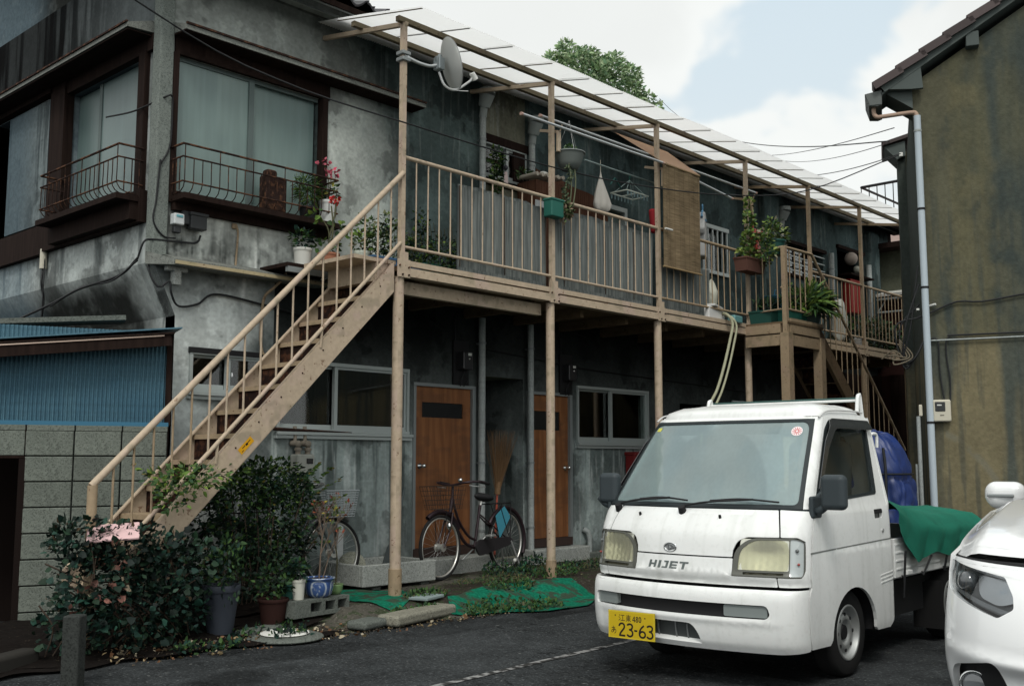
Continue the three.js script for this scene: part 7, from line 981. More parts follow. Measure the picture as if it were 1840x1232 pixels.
  const dn = thing('wall_bracket', 'cream insulator with a tangle of wire on the left wall', 'insulator', [4.46, 3.25, -10.55]); obj('insulator', bar([0, 0, 0], [0, 0.2, 0], 0.035, 10), creamPl, dn); obj('lead', [tube([[0, 0, 0], [-0.03, -0.15, 0.05], [0.02, -0.3, 0.0], [0.01, -0.5, 0]], 0.012, 20, 6), tube([[0.0, 0.1, 0.03], [-0.03, -0.2, 0.1], [0.0, -0.6, 0.02], [0.05, -0.75, -0.1]], 0.006, 20, 5)], cable, dn);
}

// ================================================================ THINGS ALONG THE WALKWAY
const reedTex = colTex(512, 512, 0.8, 0.8, (x, y) => { const c = Math.abs(Math.sin(x * Math.PI / 0.0085)), n = fbm(x * 110, y * 5, 3) * 0.5 + 0.5 * sst(0.3, 0.7, fbm(x * 45 + 7, y * 2, 3)), m = fbm(x * 4, y * 4, 3); let a = mix3([0.10, 0.115, 0.115], [0.27, 0.295, 0.28], n); a = mul3(a, (0.45 + 0.6 * c) * (0.75 + 0.5 * m)); return a; });
const reedBump = greyTex(512, 64, 0.8, 0.8, (x) => Math.abs(Math.sin(x * Math.PI / 0.0085)));
const reed = SM({ map: reedTex, bumpMap: reedBump, bumpScale: 0.004, roughness: 0.95, side: THREE.DoubleSide });
const brownReed = SM({ map: colTex(512, 512, 0.8, 0.8, (x, y) => { const c = Math.abs(Math.sin(x * Math.PI / 0.0085)), n = fbm(x * 120, y * 6, 3); return mul3(mix3([0.065, 0.030, 0.020], [0.19, 0.095, 0.060], n), (0.45 + 0.6 * c) * (0.7 + 0.5 * fbm(x * 3, y * 3, 3))); }), bumpMap: reedBump, bumpScale: 0.004, roughness: 0.95, side: THREE.DoubleSide });
const sudareMat = SM({ map: colTex(512, 1024, 0.8, 0.8, (x, y) => { const c = Math.abs(Math.sin(y * Math.PI / 0.007)), n = fbm(x * 9, y * 150, 3), m = fbm(x * 5, y * 5, 3), w = sst(0.006, 0.0, Math.abs(((x / 0.105) % 1) - 0.5) * 0.105); let a = mix3([0.12, 0.088, 0.050], [0.36, 0.27, 0.165], n); a = mul3(a, (0.4 + 0.65 * c) * (0.75 + 0.5 * m)); return mix3(a, [0.07, 0.05, 0.03], w * 0.7); }), bumpMap: greyTex(64, 1024, 0.8, 0.8, (x, y) => Math.abs(Math.sin(y * Math.PI / 0.007))), bumpScale: 0.003, roughness: 0.95, side: THREE.DoubleSide });
function screen(name, label, cat, x0, x1, y0, y1, z, mat, wav = 0.012, tilt = 0, top = null) {
  const nx = 60, ny = 12, g = new THREE.PlaneGeometry(1, 1, nx, ny), p = g.attributes.position; for (let j = 0; j <= ny; j++) for (let i = 0; i <= nx; i++) { const u = i / nx, v = 1 - j / ny, yt = y1 + (top ? top(u) : 0); p.setXYZ(j * (nx + 1) + i, mix(x0, x1, u), mix(y0, yt, v), z + wav * Math.sin(u * 17 + v * 2) + tilt * v); } g.computeVertexNormals(); const b = g.clone(); b.translate(0, 0, -0.006);
  const t = thing(name, label, cat); obj('weave', [g, b], mat, t); return t;
}
const raggedTop = (s) => (u) => 0.02 * (fbm(u * 40 + s, s, 3) - 0.5) + 0.03 * (fbm(u * 6 + s, 2, 2) - 0.5);
{
  const a = screen('reed_screen', 'grey reed screen tied inside the first bay of the upper railing', 'reed screen', 7.0, 8.33, 3.15, 4.02, -7.20, reed, 0.01, 0, raggedTop(3)); obj('tie_rod', [0.0, 0.44, 0.88].map((k) => bar([7.03 + k * 1.45, 3.2, -7.185], [7.02 + k * 1.45, 4.0, -7.185], 0.005, 5)), woodM, a);
  const b = screen('reed_screen', 'grey reed screen tied inside the second bay of the upper railing', 'reed screen', 8.42, 10.28, 3.12, 4.05, -7.20, reed, 0.012, 0, raggedTop(9)); obj('tie_rod', [0.1, 0.5, 0.8].map((k) => bar([8.43 + k * 1.8, 3.2, -7.185], [8.43 + k * 1.8, 4.0, -7.185], 0.005, 5)), woodM, b);
  const b2 = screen('reed_screen', 'short dark reed screen low in the third railing bay below the woven blind', 'reed screen', 10.38, 11.55, 3.13, 3.78, -7.21, reed, 0.012, 0, raggedTop(5));
  const c = screen('reed_screen', 'reddish brown reed screen leaning on the upper wall behind the railing', 'reed screen', 9.34, 10.78, 3.3, 4.70, -8.25, brownReed, 0.012, 0.0, (u) => 0.16 * (1 - u));
  const wb = thing('shelf_cupboard', 'brown wooden cupboard with a white corrugated lid beside the second drainpipe', 'cupboard', [9.35, 3.1, -8.15]); obj('body', box(-0.22, 0.25, 0, 1.55, -0.2, 0.1), brownReed, wb); obj('lid', Array.from({ length: 6 }, (_, i) => bar([-0.26 + i * 0.095, 1.60 + i * 0.008, -0.15], [-0.26 + i * 0.095, 1.60 + i * 0.008, 0.16], 0.026, 8)), M(0.4, 0.36, 0.30, 0.7), wb); obj('tag', box(-0.24, 0.0, 1.12, 1.30, 0.101, 0.106), M(0.4, 0.42, 0.42, 0.6), wb); obj('bottle', T(new THREE.SphereGeometry(0.05, 12, 8).scale(1.6, 0.7, 0.8), 0.02, 1.67, 0.02), whitePl, wb);
  // woven blind over the third bay and its sloping upper sheet
  const s = screen('woven_blind', 'tan woven reed blind hanging in front of the third walkway post', 'blind', 10.31, 11.12, 3.64, 4.90, -7.06, sudareMat, 0.006); obj('slat', [bar([10.30, 3.64, -7.06], [11.13, 3.64, -7.06], 0.012, 8), bar([10.30, 4.90, -7.06], [11.13, 4.90, -7.06], 0.012, 8)], M(0.24, 0.17, 0.09, 0.8), s);
  const sg = new THREE.BufferGeometry(); sg.setAttribute('position', new THREE.Float32BufferAttribute([10.30, 4.91, -7.05, 11.13, 4.91, -7.05, 11.25, 5.36, -7.62, 10.30, 4.91, -7.05, 11.25, 5.36, -7.62, 10.20, 5.40, -7.70], 3)); sg.computeVertexNormals(); obj('upper_sheet', sg, M(0.34, 0.22, 0.145, 0.8, { side: THREE.DoubleSide }), s);
  // laundry poles on their brackets
  const pole = (a, b, l) => { const t = thing('laundry_pole', l, 'laundry pole', [0, 0, 0], 0); obj('pole', bar(a, b, 0.0145, 12), M(0.55, 0.58, 0.59, 0.3, { metalness: 0.55 }), t); obj('cap', [bar(a, [a[0] - 0.03, a[1], a[2]], 0.018, 10), bar(b, [b[0] + 0.03, b[1], b[2]], 0.018, 10)], M(0.5, 0.33, 0.27, 0.6), t); };
  pole([7.80, 4.885, -7.06], [10.28, 4.895, -7.04], 'lower steel laundry pole ending before the woven blind'); pole([8.30, 5.03, -7.24], [12.85, 5.05, -7.25], 'long upper steel laundry pole passing behind the blind'); pole([10.9, 4.88, -7.12], [11.95, 4.78, -7.10], 'short laundry pole end to the right of the woven blind');
  for (const [x, l] of [[8.42, 'steel pole bracket on the second walkway post'], [10.38, 'steel pole bracket on the third walkway post'], [12.47, 'steel pole bracket on the fourth walkway post']]) { const t = thing('pole_bracket', l, 'bracket', [x, 4.9, -7.1]); obj('arm', [beam([0, -0.05, 0], [0.02, 0.03, -0.28], 0.02, 0.03), bar([0, -0.05, 0.02], [0, 0.02, 0.05], 0.008), bar([0.02, 0.03, -0.14], [0.02, 0.12, -0.14], 0.008), rbox(0.05, 0.22, 0.03, 0.006, 0, -0.16, 0.0)], x > 12 ? paintOld : paint, t); }
  tag(obj('laundry_rod', bar([9.3, 4.80, -7.45], [10.75, 4.80, -7.45], 0.011, 8), M(0.3, 0.38, 0.37, 0.4, { metalness: 0.4 })), 'thin inner drying rod behind the white laundry bag', 'drying rod');
  // hanging basket planter
  const hp = thing('hanging_planter', 'grey hanging basket planter on thin chains beside the second post', 'hanging planter', [8.60, 4.60, -7.10]); obj('bowl', lathe([[0.001, -0.14], [0.09, -0.135], [0.13, -0.06], [0.165, 0.05], [0.172, 0.055], [0.16, 0.05], [0.12, -0.05], [0.001, -0.10]], 28), M(0.135, 0.15, 0.14, 0.85), hp); obj('rim', T(new THREE.TorusGeometry(0.168, 0.008, 8, 32).rotateX(Math.PI / 2), 0, 0.05, 0), M(0.2, 0.22, 0.21, 0.7), hp); obj('chain', [[0.15, 0], [-0.08, 0.13], [-0.08, -0.13]].map(([x, z]) => bar([x, 0.05, z], [0, 0.42, 0], 0.0025, 4)), steelGrey, hp); foliage('plant', hp, LEAF, 60, clumps([[0, 0.09, 0, 0.08, 0.04, 0.08, 1]])(0.04), [[0.2, 0.28, 0.16], ...G.mid], 401); foliage('trailing_plant', hp, LEAF, 260, (r) => { const k = r(); return [-0.10 + 0.05 * Math.sin(k * 9) + (r() - 0.5) * 0.05, -0.1 - k * 0.55, 0.06 + (r() - 0.5) * 0.06, 0.035, 0, -0.6, 0]; }, [[0.05, 0.075, 0.04], [0.09, 0.11, 0.06], [0.03, 0.05, 0.03]], 402); stems(hp, [[[-0.09, -0.05, 0.06], [-0.08, -0.62, 0.06], 0.02], [[0.0, -0.05, 0.06], [-0.04, -0.6, 0.07], 0.02]], 0.008, M(0.12, 0.13, 0.08, 0.9));
  // white laundry bag and peg hanger
  const lb = thing('laundry_bag', 'limp white cloth laundry bag hanging from the inner drying rod', 'laundry bag', [9.60, 4.66, -7.45]); const bg = lathe([[0.006, 0.06], [0.012, 0.02], [0.045, -0.08], [0.085, -0.20], [0.115, -0.32], [0.11, -0.38], [0.07, -0.425], [0.001, -0.435]], 28); { const q = bg.attributes.position; for (let i = 0; i < q.count; i++) { const y = q.getY(i), a = Math.atan2(q.getZ(i), q.getX(i)), k = 1 + 0.16 * Math.sin(a * 5 + y * 5) * sst(0, -0.1, y) * sst(-0.44, -0.3, y) + 0.05 * Math.sin(a * 9); q.setX(i, q.getX(i) * k * 1.1 + 0.02 * sst(-0.1, -0.35, y)); q.setZ(i, q.getZ(i) * k * 0.7); } bg.computeVertexNormals(); } obj('cloth', bg, M(0.52, 0.49, 0.44, 0.9, { side: THREE.DoubleSide }), lb); obj('cord', bar([0, 0.05, 0], [0, 0.20, 0], 0.005, 5), creamPl, lb);
  const ph = thing('peg_hanger', 'pale plastic peg hanger with many clips on the inner drying rod', 'peg hanger', [10.17, 4.55, -7.45]); obj('frame', [[-0.22, -0.12, 0.22, -0.12], [-0.22, 0.12, 0.22, 0.12], [-0.22, -0.12, -0.22, 0.12], [0.22, -0.12, 0.22, 0.12], [0, -0.12, 0, 0.12]].map(([a, b, c, d]) => bar([a, 0, b], [c, 0, d], 0.009, 6)), M(0.5, 0.54, 0.48, 0.5), ph); obj('peg', Array.from({ length: 14 }, (_, i) => rbox(0.018, 0.055, 0.01, 0.003, -0.2 + (i % 7) * 0.066, -0.035, i < 7 ? 0.12 : -0.12)), M(0.16, 0.24, 0.25, 0.5), ph).userData.kind = 'stuff'; obj('hanger_cord', [[-0.2, 0.1], [0.2, 0.1], [-0.2, -0.1], [0.2, -0.1]].map(([x, z]) => bar([x, 0, z], [0, 0.18, 0], 0.004, 4)), M(0.3, 0.4, 0.38, 0.5), ph); obj('hook', tube([[0, 0.17, 0], [0, 0.22, 0], [0.02, 0.24, 0], [0.03, 0.22, 0]], 0.005, 10, 5), greenPl, ph);
  const ch = thing('clothes_hanger', 'dark green clothes hanger between the bag and the peg hanger', 'hanger', [9.88, 4.68, -7.45]); obj('frame', tube([[-0.16, -0.10, 0.05], [-0.05, -0.02, 0.01], [0, 0.02, 0], [0.05, -0.01, -0.01], [0.2, -0.06, -0.06]], 0.009, 20, 6), M(0.015, 0.09, 0.08, 0.5), ch);
  // green box planter with a brown plant wired to the second post
  const gb = thing('railing_planter', 'teal plastic box planter wired to the top rail at the second post', 'planter', [8.31, 3.98, -7.08]); obj('box', [T(new RoundedBoxGeometry(0.20, 0.19, 0.12, 3, 0.015), 0, 0, 0), rbox(0.215, 0.025, 0.135, 0.008, 0, 0.09, 0)], greenPl, gb); foliage('plant', gb, LEAF, 220, clumps([[0.17, 0.0, 0.02, 0.07, 0.11, 0.06, 1], [0.22, 0.03, 0, 0.05, 0.08, 0.05, 0.5]])(0.045), [[0.14, 0.10, 0.07], [0.10, 0.12, 0.05], [0.2, 0.15, 0.1], [0.07, 0.10, 0.04]], 411);
  const wc = thing('wind_chime', 'small pale pink bell chime hanging before the little upper window', 'wind chime', [8.87, 4.75, -8.30]); obj('strip', extr([[-0.035, -0.15], [0.04, -0.16], [0.022, -0.02], [-0.022, -0.02]], 0.006), M(0.62, 0.5, 0.48, 0.7), wc); obj('bell', T(new THREE.SphereGeometry(0.03, 14, 10), 0, 0.03, 0), M(0.04, 0.04, 0.05, 0.3), wc); obj('cord', bar([0, 0.05, 0], [0, 0.3, 0], 0.003, 4), cable, wc);
  const vv = thing('potted_creeper', 'leafy creeper climbing beside the first drainpipe and small window', 'creeper', [8.62, 4.5, -8.26]); foliage('foliage', vv, LEAF, 420, clumps([[0.05, 0.35, 0, 0.11, 0.13, 0.06, 1], [0.06, 0.1, 0, 0.08, 0.15, 0.06, 1], [0.03, -0.1, 0, 0.05, 0.1, 0.05, 0.5], [0.52, 0.26, 0, 0.11, 0.06, 0.05, 0.5]])(0.05), [...G.mid, ...G.light, ...G.dark], 421); stems(vv, [[[0.03, -1.3, 0], [0.05, 0.4, 0], 0.02]], 0.006, stemM);
  // shirt on the line, red cloth behind the third post
  const sh = thing('hung_shirt', 'pale shirt on a blue hanger just right of the woven blind', 'shirt', [11.74, 4.50, -7.45], 0.5); const sgm = extr(roundPoly([[-0.16, -0.50], [0.17, -0.48], [0.15, -0.1], [0.24, -0.22], [0.27, -0.16], [0.12, 0.06], [0.05, 0.09], [-0.05, 0.09], [-0.12, 0.06], [-0.26, -0.16], [-0.22, -0.22], [-0.15, -0.1]], 0.02), 0.05, [], { bevelEnabled: true, bevelSize: 0.015, bevelThickness: 0.02, bevelSegments: 2 }); obj('cloth', sgm, M(0.42, 0.42, 0.41, 0.9), sh); obj('hanger', [tube([[-0.2, 0.0, 0.03], [0, 0.13, 0.03], [0.2, 0.0, 0.03]], 0.014, 14, 6), tube([[0, 0.13, 0.03], [0, 0.2, 0.03], [0.05, 0.22, 0.03], [0.13, 0.19, 0.03]], 0.010, 12, 6), bar([-0.15, -0.03, 0.06], [0.16, 0.02, 0.06], 0.02)], M(0.10, 0.26, 0.42, 0.5), sh);
  const rc = thing('red_cloth', 'dark red cushion hung behind the third walkway post', 'cushion', [10.36, 4.22, -7.22]); obj('cushion', T(rbox(0.15, 0.30, 0.08, 0.035), 0, 0, 0, 0, 0, 0.15), M(0.20, 0.018, 0.022, 0.9), rc); obj('tie', bar([-0.07, -0.13, 0.2], [0.08, -0.13, 0.2], 0.012, 6), whitePl, rc);
}
// -- plants at the head of the stairs
{
  const bal = (y) => y; const P = [
    ['white painted flower pot on the plank shelf at the stair head', 5.86, 3.14, -8.12, 0.085, 0.19, M(0.50, 0.5, 0.46, 0.6)], ['terracotta pot with a red geranium on the plank shelf', 6.06, 3.14, -7.98, 0.10, 0.15, terracotta], ['tall cream cylinder pot at the head of the stairs', 6.30, 3.10, -7.78, 0.075, 0.22, M(0.42, 0.46, 0.40, 0.5)]];
  const pots = P.map(([l, ...a]) => pot('flower_pot', l, ...a, { cat: 'flower pot', taper: 0.85 }));
  const g = pots[1]; stems(g, [[[0, 0.12, 0], [0.02, 0.62, 0], 0.02], [[0, 0.2, 0], [-0.14, 0.5, 0.02], 0.03], [[0, 0.3, 0], [0.06, 0.66, 0.02], 0.01]], 0.008, M(0.10, 0.10, 0.06, 0.8)); foliage('leaves', g, LEAFW, 70, clumps([[-0.15, 0.5, 0, 0.06, 0.06, 0.05, 1], [0.10, 0.42, 0.0, 0.09, 0.06, 0.07, 0.8], [0, 0.22, 0, 0.12, 0.08, 0.1, 1]])(0.05), [...G.mid, ...G.light], 501); foliage('blossom', g, LEAFW, 46, clumps([[0.05, 0.68, 0.01, 0.04, 0.035, 0.04, 1]])(0.03, 0.2), [[0.45, 0.03, 0.03], [0.55, 0.06, 0.05]], 502);
  foliage('plant', pots[0], LEAF, 150, clumps([[0, 0.28, 0, 0.13, 0.09, 0.1, 1]])(0.05), [...G.deep, ...G.mid], 503); foliage('plant', pots[2], LEAF, 220, clumps([[0, 0.32, 0, 0.12, 0.11, 0.12, 1], [0.05, 0.5, 0, 0.09, 0.09, 0.09, 0.5]])(0.045), [...G.mid, [0.13, 0.12, 0.05], ...G.light], 504);
  const b = trough('planter', 'blue plastic planter box with bushy herbs behind the first post', 6.62, 3.09, -7.72, 0.62, 0.17, 0.22, bluePl); foliage('foliage', b, LEAF, 900, clumps([[-0.2, 0.32, 0, 0.14, 0.17, 0.11, 1], [0.05, 0.36, 0, 0.16, 0.20, 0.12, 1.2], [0.22, 0.28, 0.02, 0.12, 0.15, 0.1, 0.9], [-0.05, 0.55, 0, 0.09, 0.10, 0.08, 0.4]])(0.04), [...G.mid, [0.10, 0.11, 0.05], ...G.deep, ...G.light], 505); stems(b, Array.from({ length: 12 }, (_, i) => [[-0.25 + i * 0.045, 0.14, 0], [-0.28 + i * 0.05, 0.5, 0], 0.015]), 0.003, stemM);
  const c = trough('planter', 'dark planter with tall leafy stems inside the first railing bay', 7.25, 3.09, -7.66, 0.70, 0.17, 0.22, darkGreenPl); foliage('foliage', c, LEAF, 1100, clumps([[-0.28, 0.36, 0, 0.14, 0.22, 0.11, 1], [-0.02, 0.32, 0, 0.16, 0.2, 0.12, 1.2], [0.24, 0.34, 0.02, 0.12, 0.2, 0.1, 0.9], [-0.3, 0.62, 0, 0.08, 0.14, 0.07, 0.35], [0.3, 0.6, 0, 0.06, 0.1, 0.06, 0.25], [0, 0.14, 0.1, 0.36, 0.1, 0.08, 0.8]])(0.04), [...G.mid, ...G.deep, ...G.light], 506); stems(c, Array.from({ length: 14 }, (_, i) => [[-0.3 + i * 0.045, 0.14, 0], [-0.33 + i * 0.05, 0.55 + 0.02 * (i % 5), 0], 0.015]), 0.003, stemM);
  // corner window guard: board, white pot with red flowers
  const bd = thing('wooden_box', 'rusty brown box standing inside the corner window guard', 'box', [5.62, 3.665, -8.28]); obj('body', [rbox(0.24, 0.34, 0.12, 0.02, 0, 0.17, 0), rbox(0.12, 0.08, 0.1, 0.03, -0.04, 0.36, 0)], rust, bd);
  const wp = pot('flower_pot', 'white flower pot with pink blossoms at the end of the corner window guard', 6.24, 3.66, -8.25, 0.085, 0.22, M(0.50, 0.51, 0.49, 0.5), { cat: 'flower pot', taper: 0.85 }); stems(wp, [[[0, 0.2, 0], [0.03, 0.5, 0], 0.01], [[0, 0.2, 0], [-0.05, 0.58, 0], 0.02], [[0.0, 0.2, 0], [0.1, 0.3, 0.03], 0.01]], 0.005, stemM); foliage('blossom', wp, LEAFW, 60, clumps([[0.05, 0.52, 0, 0.07, 0.04, 0.05, 1], [-0.06, 0.60, 0, 0.06, 0.035, 0.05, 0.7]])(0.032), [[0.42, 0.06, 0.10], [0.5, 0.12, 0.16]], 511); foliage('leaves', wp, LEAF, 60, clumps([[0.02, 0.30, 0.02, 0.10, 0.09, 0.06, 1]])(0.045), [...G.mid, [0.3, 0.28, 0.06]], 512);
  const dp = pot('flower_pot', 'dark pot with feathery green leaves inside the corner window guard', 6.02, 3.66, -8.27, 0.09, 0.12, black, { cat: 'flower pot' }); foliage('plant', dp, LEAFN, 420, clumps([[0, 0.30, 0, 0.15, 0.14, 0.07, 1]])(0.07), [...G.mid, ...G.light], 513);
}
// -- around the landing of the second stair
{
  const hb = trough('planter', 'brown hanging trough of pale ivy on the railing at the fourth post', 12.28, 3.82, -7.04, 0.50, 0.17, 0.20, M(0.13, 0.065, 0.05, 0.8)); foliage('ivy', hb, LEAFW, 520, clumps([[0.0, 0.24, 0, 0.28, 0.09, 0.1, 1.2], [0.2, 0.2, 0.05, 0.2, 0.12, 0.1, 1], [0.0, 0.45, 0, 0.16, 0.12, 0.08, 0.8], [0.02, 0.70, 0, 0.10, 0.15, 0.06, 0.7], [0.02, 0.95, 0, 0.05, 0.13, 0.05, 0.3], [0.2, 0.45, 0, 0.08, 0.2, 0.06, 0.35]])(0.05), [...G.yell, ...G.light], 601); stems(hb, [[[0, 0.15, 0], [0.02, 1.05, 0], 0.03], [[0.05, 0.15, 0], [0.2, 0.7, 0], 0.02]], 0.005, stemM, 'vine');
  const bp = pot('plant_pot', 'dark teal pot of variegated leaves on the landing railing', 12.38, 4.02, -6.72, 0.14, 0.20, darkGreenPl); foliage('foliage', bp, LEAF, 620, clumps([[0, 0.30, 0, 0.22, 0.13, 0.16, 1], [-0.25, 0.2, 0, 0.16, 0.12, 0.1, 0.6], [0.2, 0.26, 0, 0.13, 0.11, 0.1, 0.6], [-0.05, 0.42, 0, 0.12, 0.08, 0.1, 0.4], [-0.25, 0.0, 0.05, 0.12, 0.12, 0.08, 0.3]])(0.05), [...G.light, ...G.mid, ...G.yell, [0.22, 0.2, 0.14]], 602);
  const rd = thing('red_can', 'red plastic watering can hanging behind the fourth post', 'watering can', [13.42, 4.50, -7.62]); obj('body', T(rbox(0.27, 0.34, 0.16, 0.06), 0, 0, 0, 0.3), M(0.42, 0.045, 0.03, 0.45), rd); obj('spout', [bar([-0.02, 0.15, 0], [-0.0, 0.36, 0], 0.014, 8)], M(0.42, 0.05, 0.035, 0.45), rd); obj('shoulder', rbox(0.31, 0.05, 0.14, 0.02, 0, 0.15, 0), M(0.42, 0.045, 0.03, 0.45), rd);
  const g1 = trough('planter', 'green planter of fine grass on the landing left of its corner post', 12.52, 3.13, -6.95, 0.34, 0.17, 0.34, darkGreenPl), g2 = trough('planter', 'green planter of mixed leaves in the middle of the landing', 12.78, 3.13, -6.72, 0.52, 0.18, 0.24, greenPl);
  foliage('grass', g1, LEAFN, 260, (r) => [(r() - 0.5) * 0.3, 0.15 + r() * 0.12, (r() - 0.5) * 0.25, 0.10 + r() * 0.08, 0, 1.4, 0], [...G.deep, ...G.mid], 611); foliage('foliage', g2, LEAF, 380, clumps([[-0.1, 0.28, 0, 0.18, 0.11, 0.1, 1], [0.15, 0.26, 0, 0.12, 0.1, 0.1, 0.8], [-0.05, 0.45, 0, 0.08, 0.12, 0.06, 0.3]])(0.05), [...G.mid, ...G.deep, ...G.light], 612);
  const g3 = pot('plant_pot', 'dark pot with a fountain of long grass at the edge of the landing', 13.12, 3.13, -6.62, 0.14, 0.16, M(0.03, 0.05, 0.045, 0.6)); foliage('grass', g3, LEAFN, 620, (r) => { const a = r() * 6.283, k = r(); return [0.05 * Math.cos(a) + 0.16 * k * Math.cos(a), 0.15 + 0.28 * (1 - k * k) * r() + 0.05, 0.05 * Math.sin(a) + 0.14 * k * Math.sin(a), 0.17 + r() * 0.1, Math.cos(a) * 0.8, 1.1 - k, Math.sin(a) * 0.8]; }, [...G.mid, ...G.light, [0.10, 0.17, 0.05]], 613);
  const sb = thing('foam_box', 'white foam box on the walkway edge with a hose coming out', 'foam box', [11.62, 3.10, -7.30], 0.1); obj('box', [rbox(0.46, 0.20, 0.28, 0.02, 0, 0.1, 0)], M(0.60, 0.60, 0.58, 0.7), sb); obj('lid', T(rbox(0.44, 0.03, 0.28, 0.01), 0.05, 0.215, 0, 0.2), M(0.55, 0.55, 0.53, 0.7), sb);
  const wb = thing('plastic_bag', 'crumpled white and yellow plastic bag resting on the foam box', 'plastic bag', [11.72, 3.34, -7.30]); const bg = new THREE.SphereGeometry(1, 28, 20); { const q = bg.attributes.position; for (let i = 0; i < q.count; i++) { const x = q.getX(i), y = q.getY(i), z = q.getZ(i), n = 1 + 0.5 * (fbm(x * 2 + 3, y * 2 + z, 3) - 0.5); const tp = y > 0 ? 1 - 0.65 * y : 1; q.setXYZ(i, x * 0.105 * n * tp, 0.17 + y * 0.18 * n, z * 0.09 * n * tp); } bg.computeVertexNormals(); } obj('bag', bg, M(0.50, 0.50, 0.42, 0.6), wb);
  tag(obj('garden_hose', [tube([[11.85, 3.25, -7.25], [11.72, 3.20, -7.06], [11.74, 3.08, -7.0], [11.67, 2.87, -7.0], [11.50, 2.50, -7.0], [11.33, 2.21, -7.0], [11.16, 2.02, -7.0], [10.98, 1.7, -7.0], [10.9, 1.2, -7.0]], 0.019, 60, 8), tube([[11.9, 3.22, -7.2], [11.77, 3.17, -7.03], [11.785, 3.05, -6.97], [11.72, 2.84, -6.97], [11.56, 2.48, -6.97], [11.39, 2.19, -6.97], [11.22, 1.98, -6.97], [11.03, 1.65, -6.97], [10.95, 1.2, -6.97]], 0.015, 60, 8)], M(0.34, 0.34, 0.23, 0.5)), 'pair of pale hoses dropping from the foam box to behind the truck', 'hose');
  tag(obj('hose_reel', T(rbox(0.22, 0.10, 0.12, 0.02), 12.0, 3.17, -7.12, 0.05), M(0.12, 0.28, 0.28, 0.4)), 'small teal plastic tray at the end of the foam box', 'tray');
  const fx = thing('fire_box', 'red fire cabinet fixed to the upper wall near the far end of the walkway', 'fire cabinet', [18.15, 4.30, -8.30]); obj('case', rbox(0.52, 0.62, 0.16, 0.015), M(0.28, 0.02, 0.016, 0.5), fx); obj('door_panel', rbox(0.20, 0.56, 0.02, 0.01, 0.13, 0, 0.085), M(0.38, 0.03, 0.022, 0.5), fx); obj('lettering', [0.17, 0.05].map((y) => box(0.10, 0.16, y, y + 0.05, 0.096, 0.0975)), M(0.5, 0.45, 0.42, 0.6), fx);
  const ws = thing('draped_mop', 'pale draped cloth bundle hanging inside the far railing', 'cloth bundle', [15.75, 3.2, -7.45]); const wg = new THREE.SphereGeometry(1, 24, 18); { const q = wg.attributes.position; for (let i = 0; i < q.count; i++) { const n = 1 + 0.4 * (fbm(q.getX(i) * 2 + 8, q.getY(i) * 3 + q.getZ(i), 3) - 0.5); q.setXYZ(i, q.getX(i) * 0.14 * n, 0.36 + q.getY(i) * 0.36 * n, q.getZ(i) * 0.12 * n); } wg.computeVertexNormals(); } obj('cloth', wg, M(0.42, 0.43, 0.39, 0.9), ws);
  const fb = thing('potted_bush', 'dense dark potted bush filling the far end of the railing', 'bush', [17.0, 3.1, -7.5]); foliage('foliage', fb, LEAF, 2400, clumps([[-0.55, 0.32, 0, 0.45, 0.30, 0.2, 1.2], [0.2, 0.34, 0, 0.5, 0.33, 0.2, 1.4], [0.75, 0.32, 0, 0.35, 0.30, 0.2, 1], [-1.0, 0.24, 0, 0.3, 0.22, 0.2, 0.6]])(0.06), [...G.dark, [0.05, 0.06, 0.03], [0.08, 0.075, 0.04], ...G.mid], 621); stems(fb, Array.from({ length: 14 }, (_, i) => [[-0.9 + i * 0.12, 0, 0], [-0.95 + i * 0.13, 0.55, 0.05], 0.03]), 0.008, woodM);
  for (const [x, y, z, s, c, l] of [[15.0, 3.1, -7.6, 0.16, [0.35, 0.36, 0.34], 'pale plastic tub stacked inside the landing railing'], [14.55, 3.55, -7.9, 0.2, [0.02, 0.12, 0.2], 'blue plastic crate piled behind the second stair rail'], [16.1, 3.1, -7.35, 0.12, [0.5, 0.49, 0.46], 'crumpled pale bag on the deck edge beneath the cloth bundle']]) { const t = thing('storage_tub', l, 'tub', [x, y, z], 0.3); obj('tub', lathe([[0.001, 0], [s * 0.8, 0], [s, s * 1.4], [s * 1.06, s * 1.42], [s * 1.06, s * 1.5], [s * 0.9, s * 1.48], [0.001, s * 1.46]], 18), M(...c, 0.6), t); obj('handle', T(new THREE.TorusGeometry(s * 0.6, 0.008, 6, 16, Math.PI), 0, s * 1.46, 0), M(...c, 0.6), t); }
  const sk = thing('shelf_of_jars', 'dark shelf of small pots and jars on the far upper wall', 'shelf', [18.3, 4.85, -8.28]); obj('board', box(-0.5, 0.45, -0.18, -0.15, -0.1, 0.12), darkWood, sk); [[-0.28, 0.12, 0.36, 0.3, 0.26], [-0.05, 0.07, 0.4, 0.4, 0.34], [0.08, 0.06, 0.4, 0.4, 0.34], [0.02, 0.07, 0.3, 0.32, 0.3]].forEach(([x, r, a, b, c], i) => obj('jar', T(new THREE.SphereGeometry(r, 14, 10), x, -0.1 + r + (i === 0 ? 0.12 : 0), 0.02), M(a, b, c, 0.6), sk));
  // a bicycle parked against the stucco house; only its bars show over the truck bed
  const b3 = bicycle('dark bicycle whose handlebar shows above the green tarpaulin by the stucco wall', [10.35, 0, -3.05], -2.0, 0.03, [0.03, 0.024, 0.02], { wb: 1.1, caseM: black }); obj('basket', basketWire(b3, -0.16, 0.2, 0.68, 0.90, 0.12, 0.16, 6, black, 0.0026), black, b3);
}

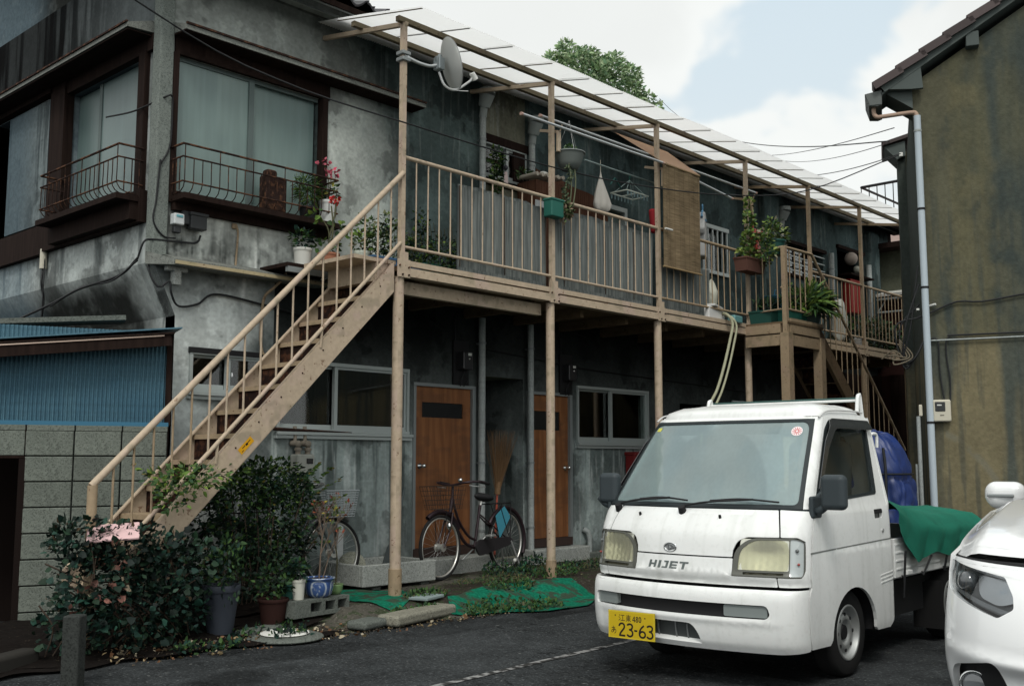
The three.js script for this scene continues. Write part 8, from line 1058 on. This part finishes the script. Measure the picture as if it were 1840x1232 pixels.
{   // covered pile standing between the truck and the corner of the stucco house
  const bg = new THREE.SphereGeometry(1, 120, 90), q = bg.attributes.position; for (let i = 0; i < q.count; i++) { const x = q.getX(i), y = q.getY(i), z = q.getZ(i), a = Math.atan2(z, x), w = fbm(a * 1.5 + 9, y * 2, 3); const fold = Math.abs(((a * 2.6 + w * 3 + y * 0.7) % 1 + 1) % 1 - 0.5) * 2, n = 1 + 0.22 * (fbm(x * 2 + 5, y * 2.5 + z * 2, 3) - 0.5) - 0.06 * fold * sst(0.75, 0.2, y) - 0.05 * Math.abs(((y * 3.2 + w * 2 + x) % 1 + 1) % 1 - 0.5) - 0.06 * Math.exp(-Math.pow((y - 0.42) / 0.05, 2)); const yy = y < -0.1 ? -0.1 + (y + 0.1) * 1.9 : y; q.setXYZ(i, Math.sign(x) * Math.pow(Math.abs(x), 0.8) * 0.33 * n, yy * 0.80 * n, Math.sign(z) * Math.pow(Math.abs(z), 0.8) * 0.33 * n); } bg.computeVertexNormals();
  const t = thing('blue_tarpaulin', 'domed pile wrapped in a blue plastic sheet between the truck and the stucco house', 'tarpaulin', [10.56, 0.84, -4.62]); obj('sheet', bg, SM({ map: colTex(256, 256, 0.6, 0.6, (x, y) => mul3([0.008, 0.026, 0.125], 0.5 + 0.8 * fbm(x * 9, y * 9, 4))), roughness: 0.45 }), t);
  obj('binding_strap', [tube([[-0.28, 0.62, 0.17], [-0.31, 0.4, 0.20], [-0.34, 0.1, 0.21], [-0.34, -0.3, 0.21]], 0.014, 20, 6), tube([[-0.33, 0.36, 0.05], [-0.28, 0.36, 0.22], [0.0, 0.36, 0.33], [0.24, 0.36, 0.24]], 0.010, 24, 6)], cable, t);
}
// ---------------------------------------------------------------- alike things share a group
const GROUPS = { reed_screen: 'reed screens along the walkway', laundry_pole: 'laundry poles under the awning', pole_bracket: 'brackets of the laundry poles', electric_meter: 'electricity meters above the doors', elastic_strap: 'elastic straps of the truck load', bicycle: 'bicycles by the walls', steel_staircase: 'steel staircases of the walkway', overhead_wire: 'overhead wires', green_mat: 'artificial grass mats', plant_pot: 'pots of plants', flower_pot: 'flower pots upstairs', planter: 'trough planters upstairs', weeds: 'weeds in the yard', stone_slab: 'flat stones in the soil', storage_tub: 'tubs stored on the walkway', wall_pipe: 'pipes on the pale wall' };
for (const o of scene.children) { const k = o.name.replace(/_\d{3}$/, ''); if (GROUPS[k] && !o.userData.group) o.userData.group = GROUPS[k]; }

renderer.render(scene, camera);
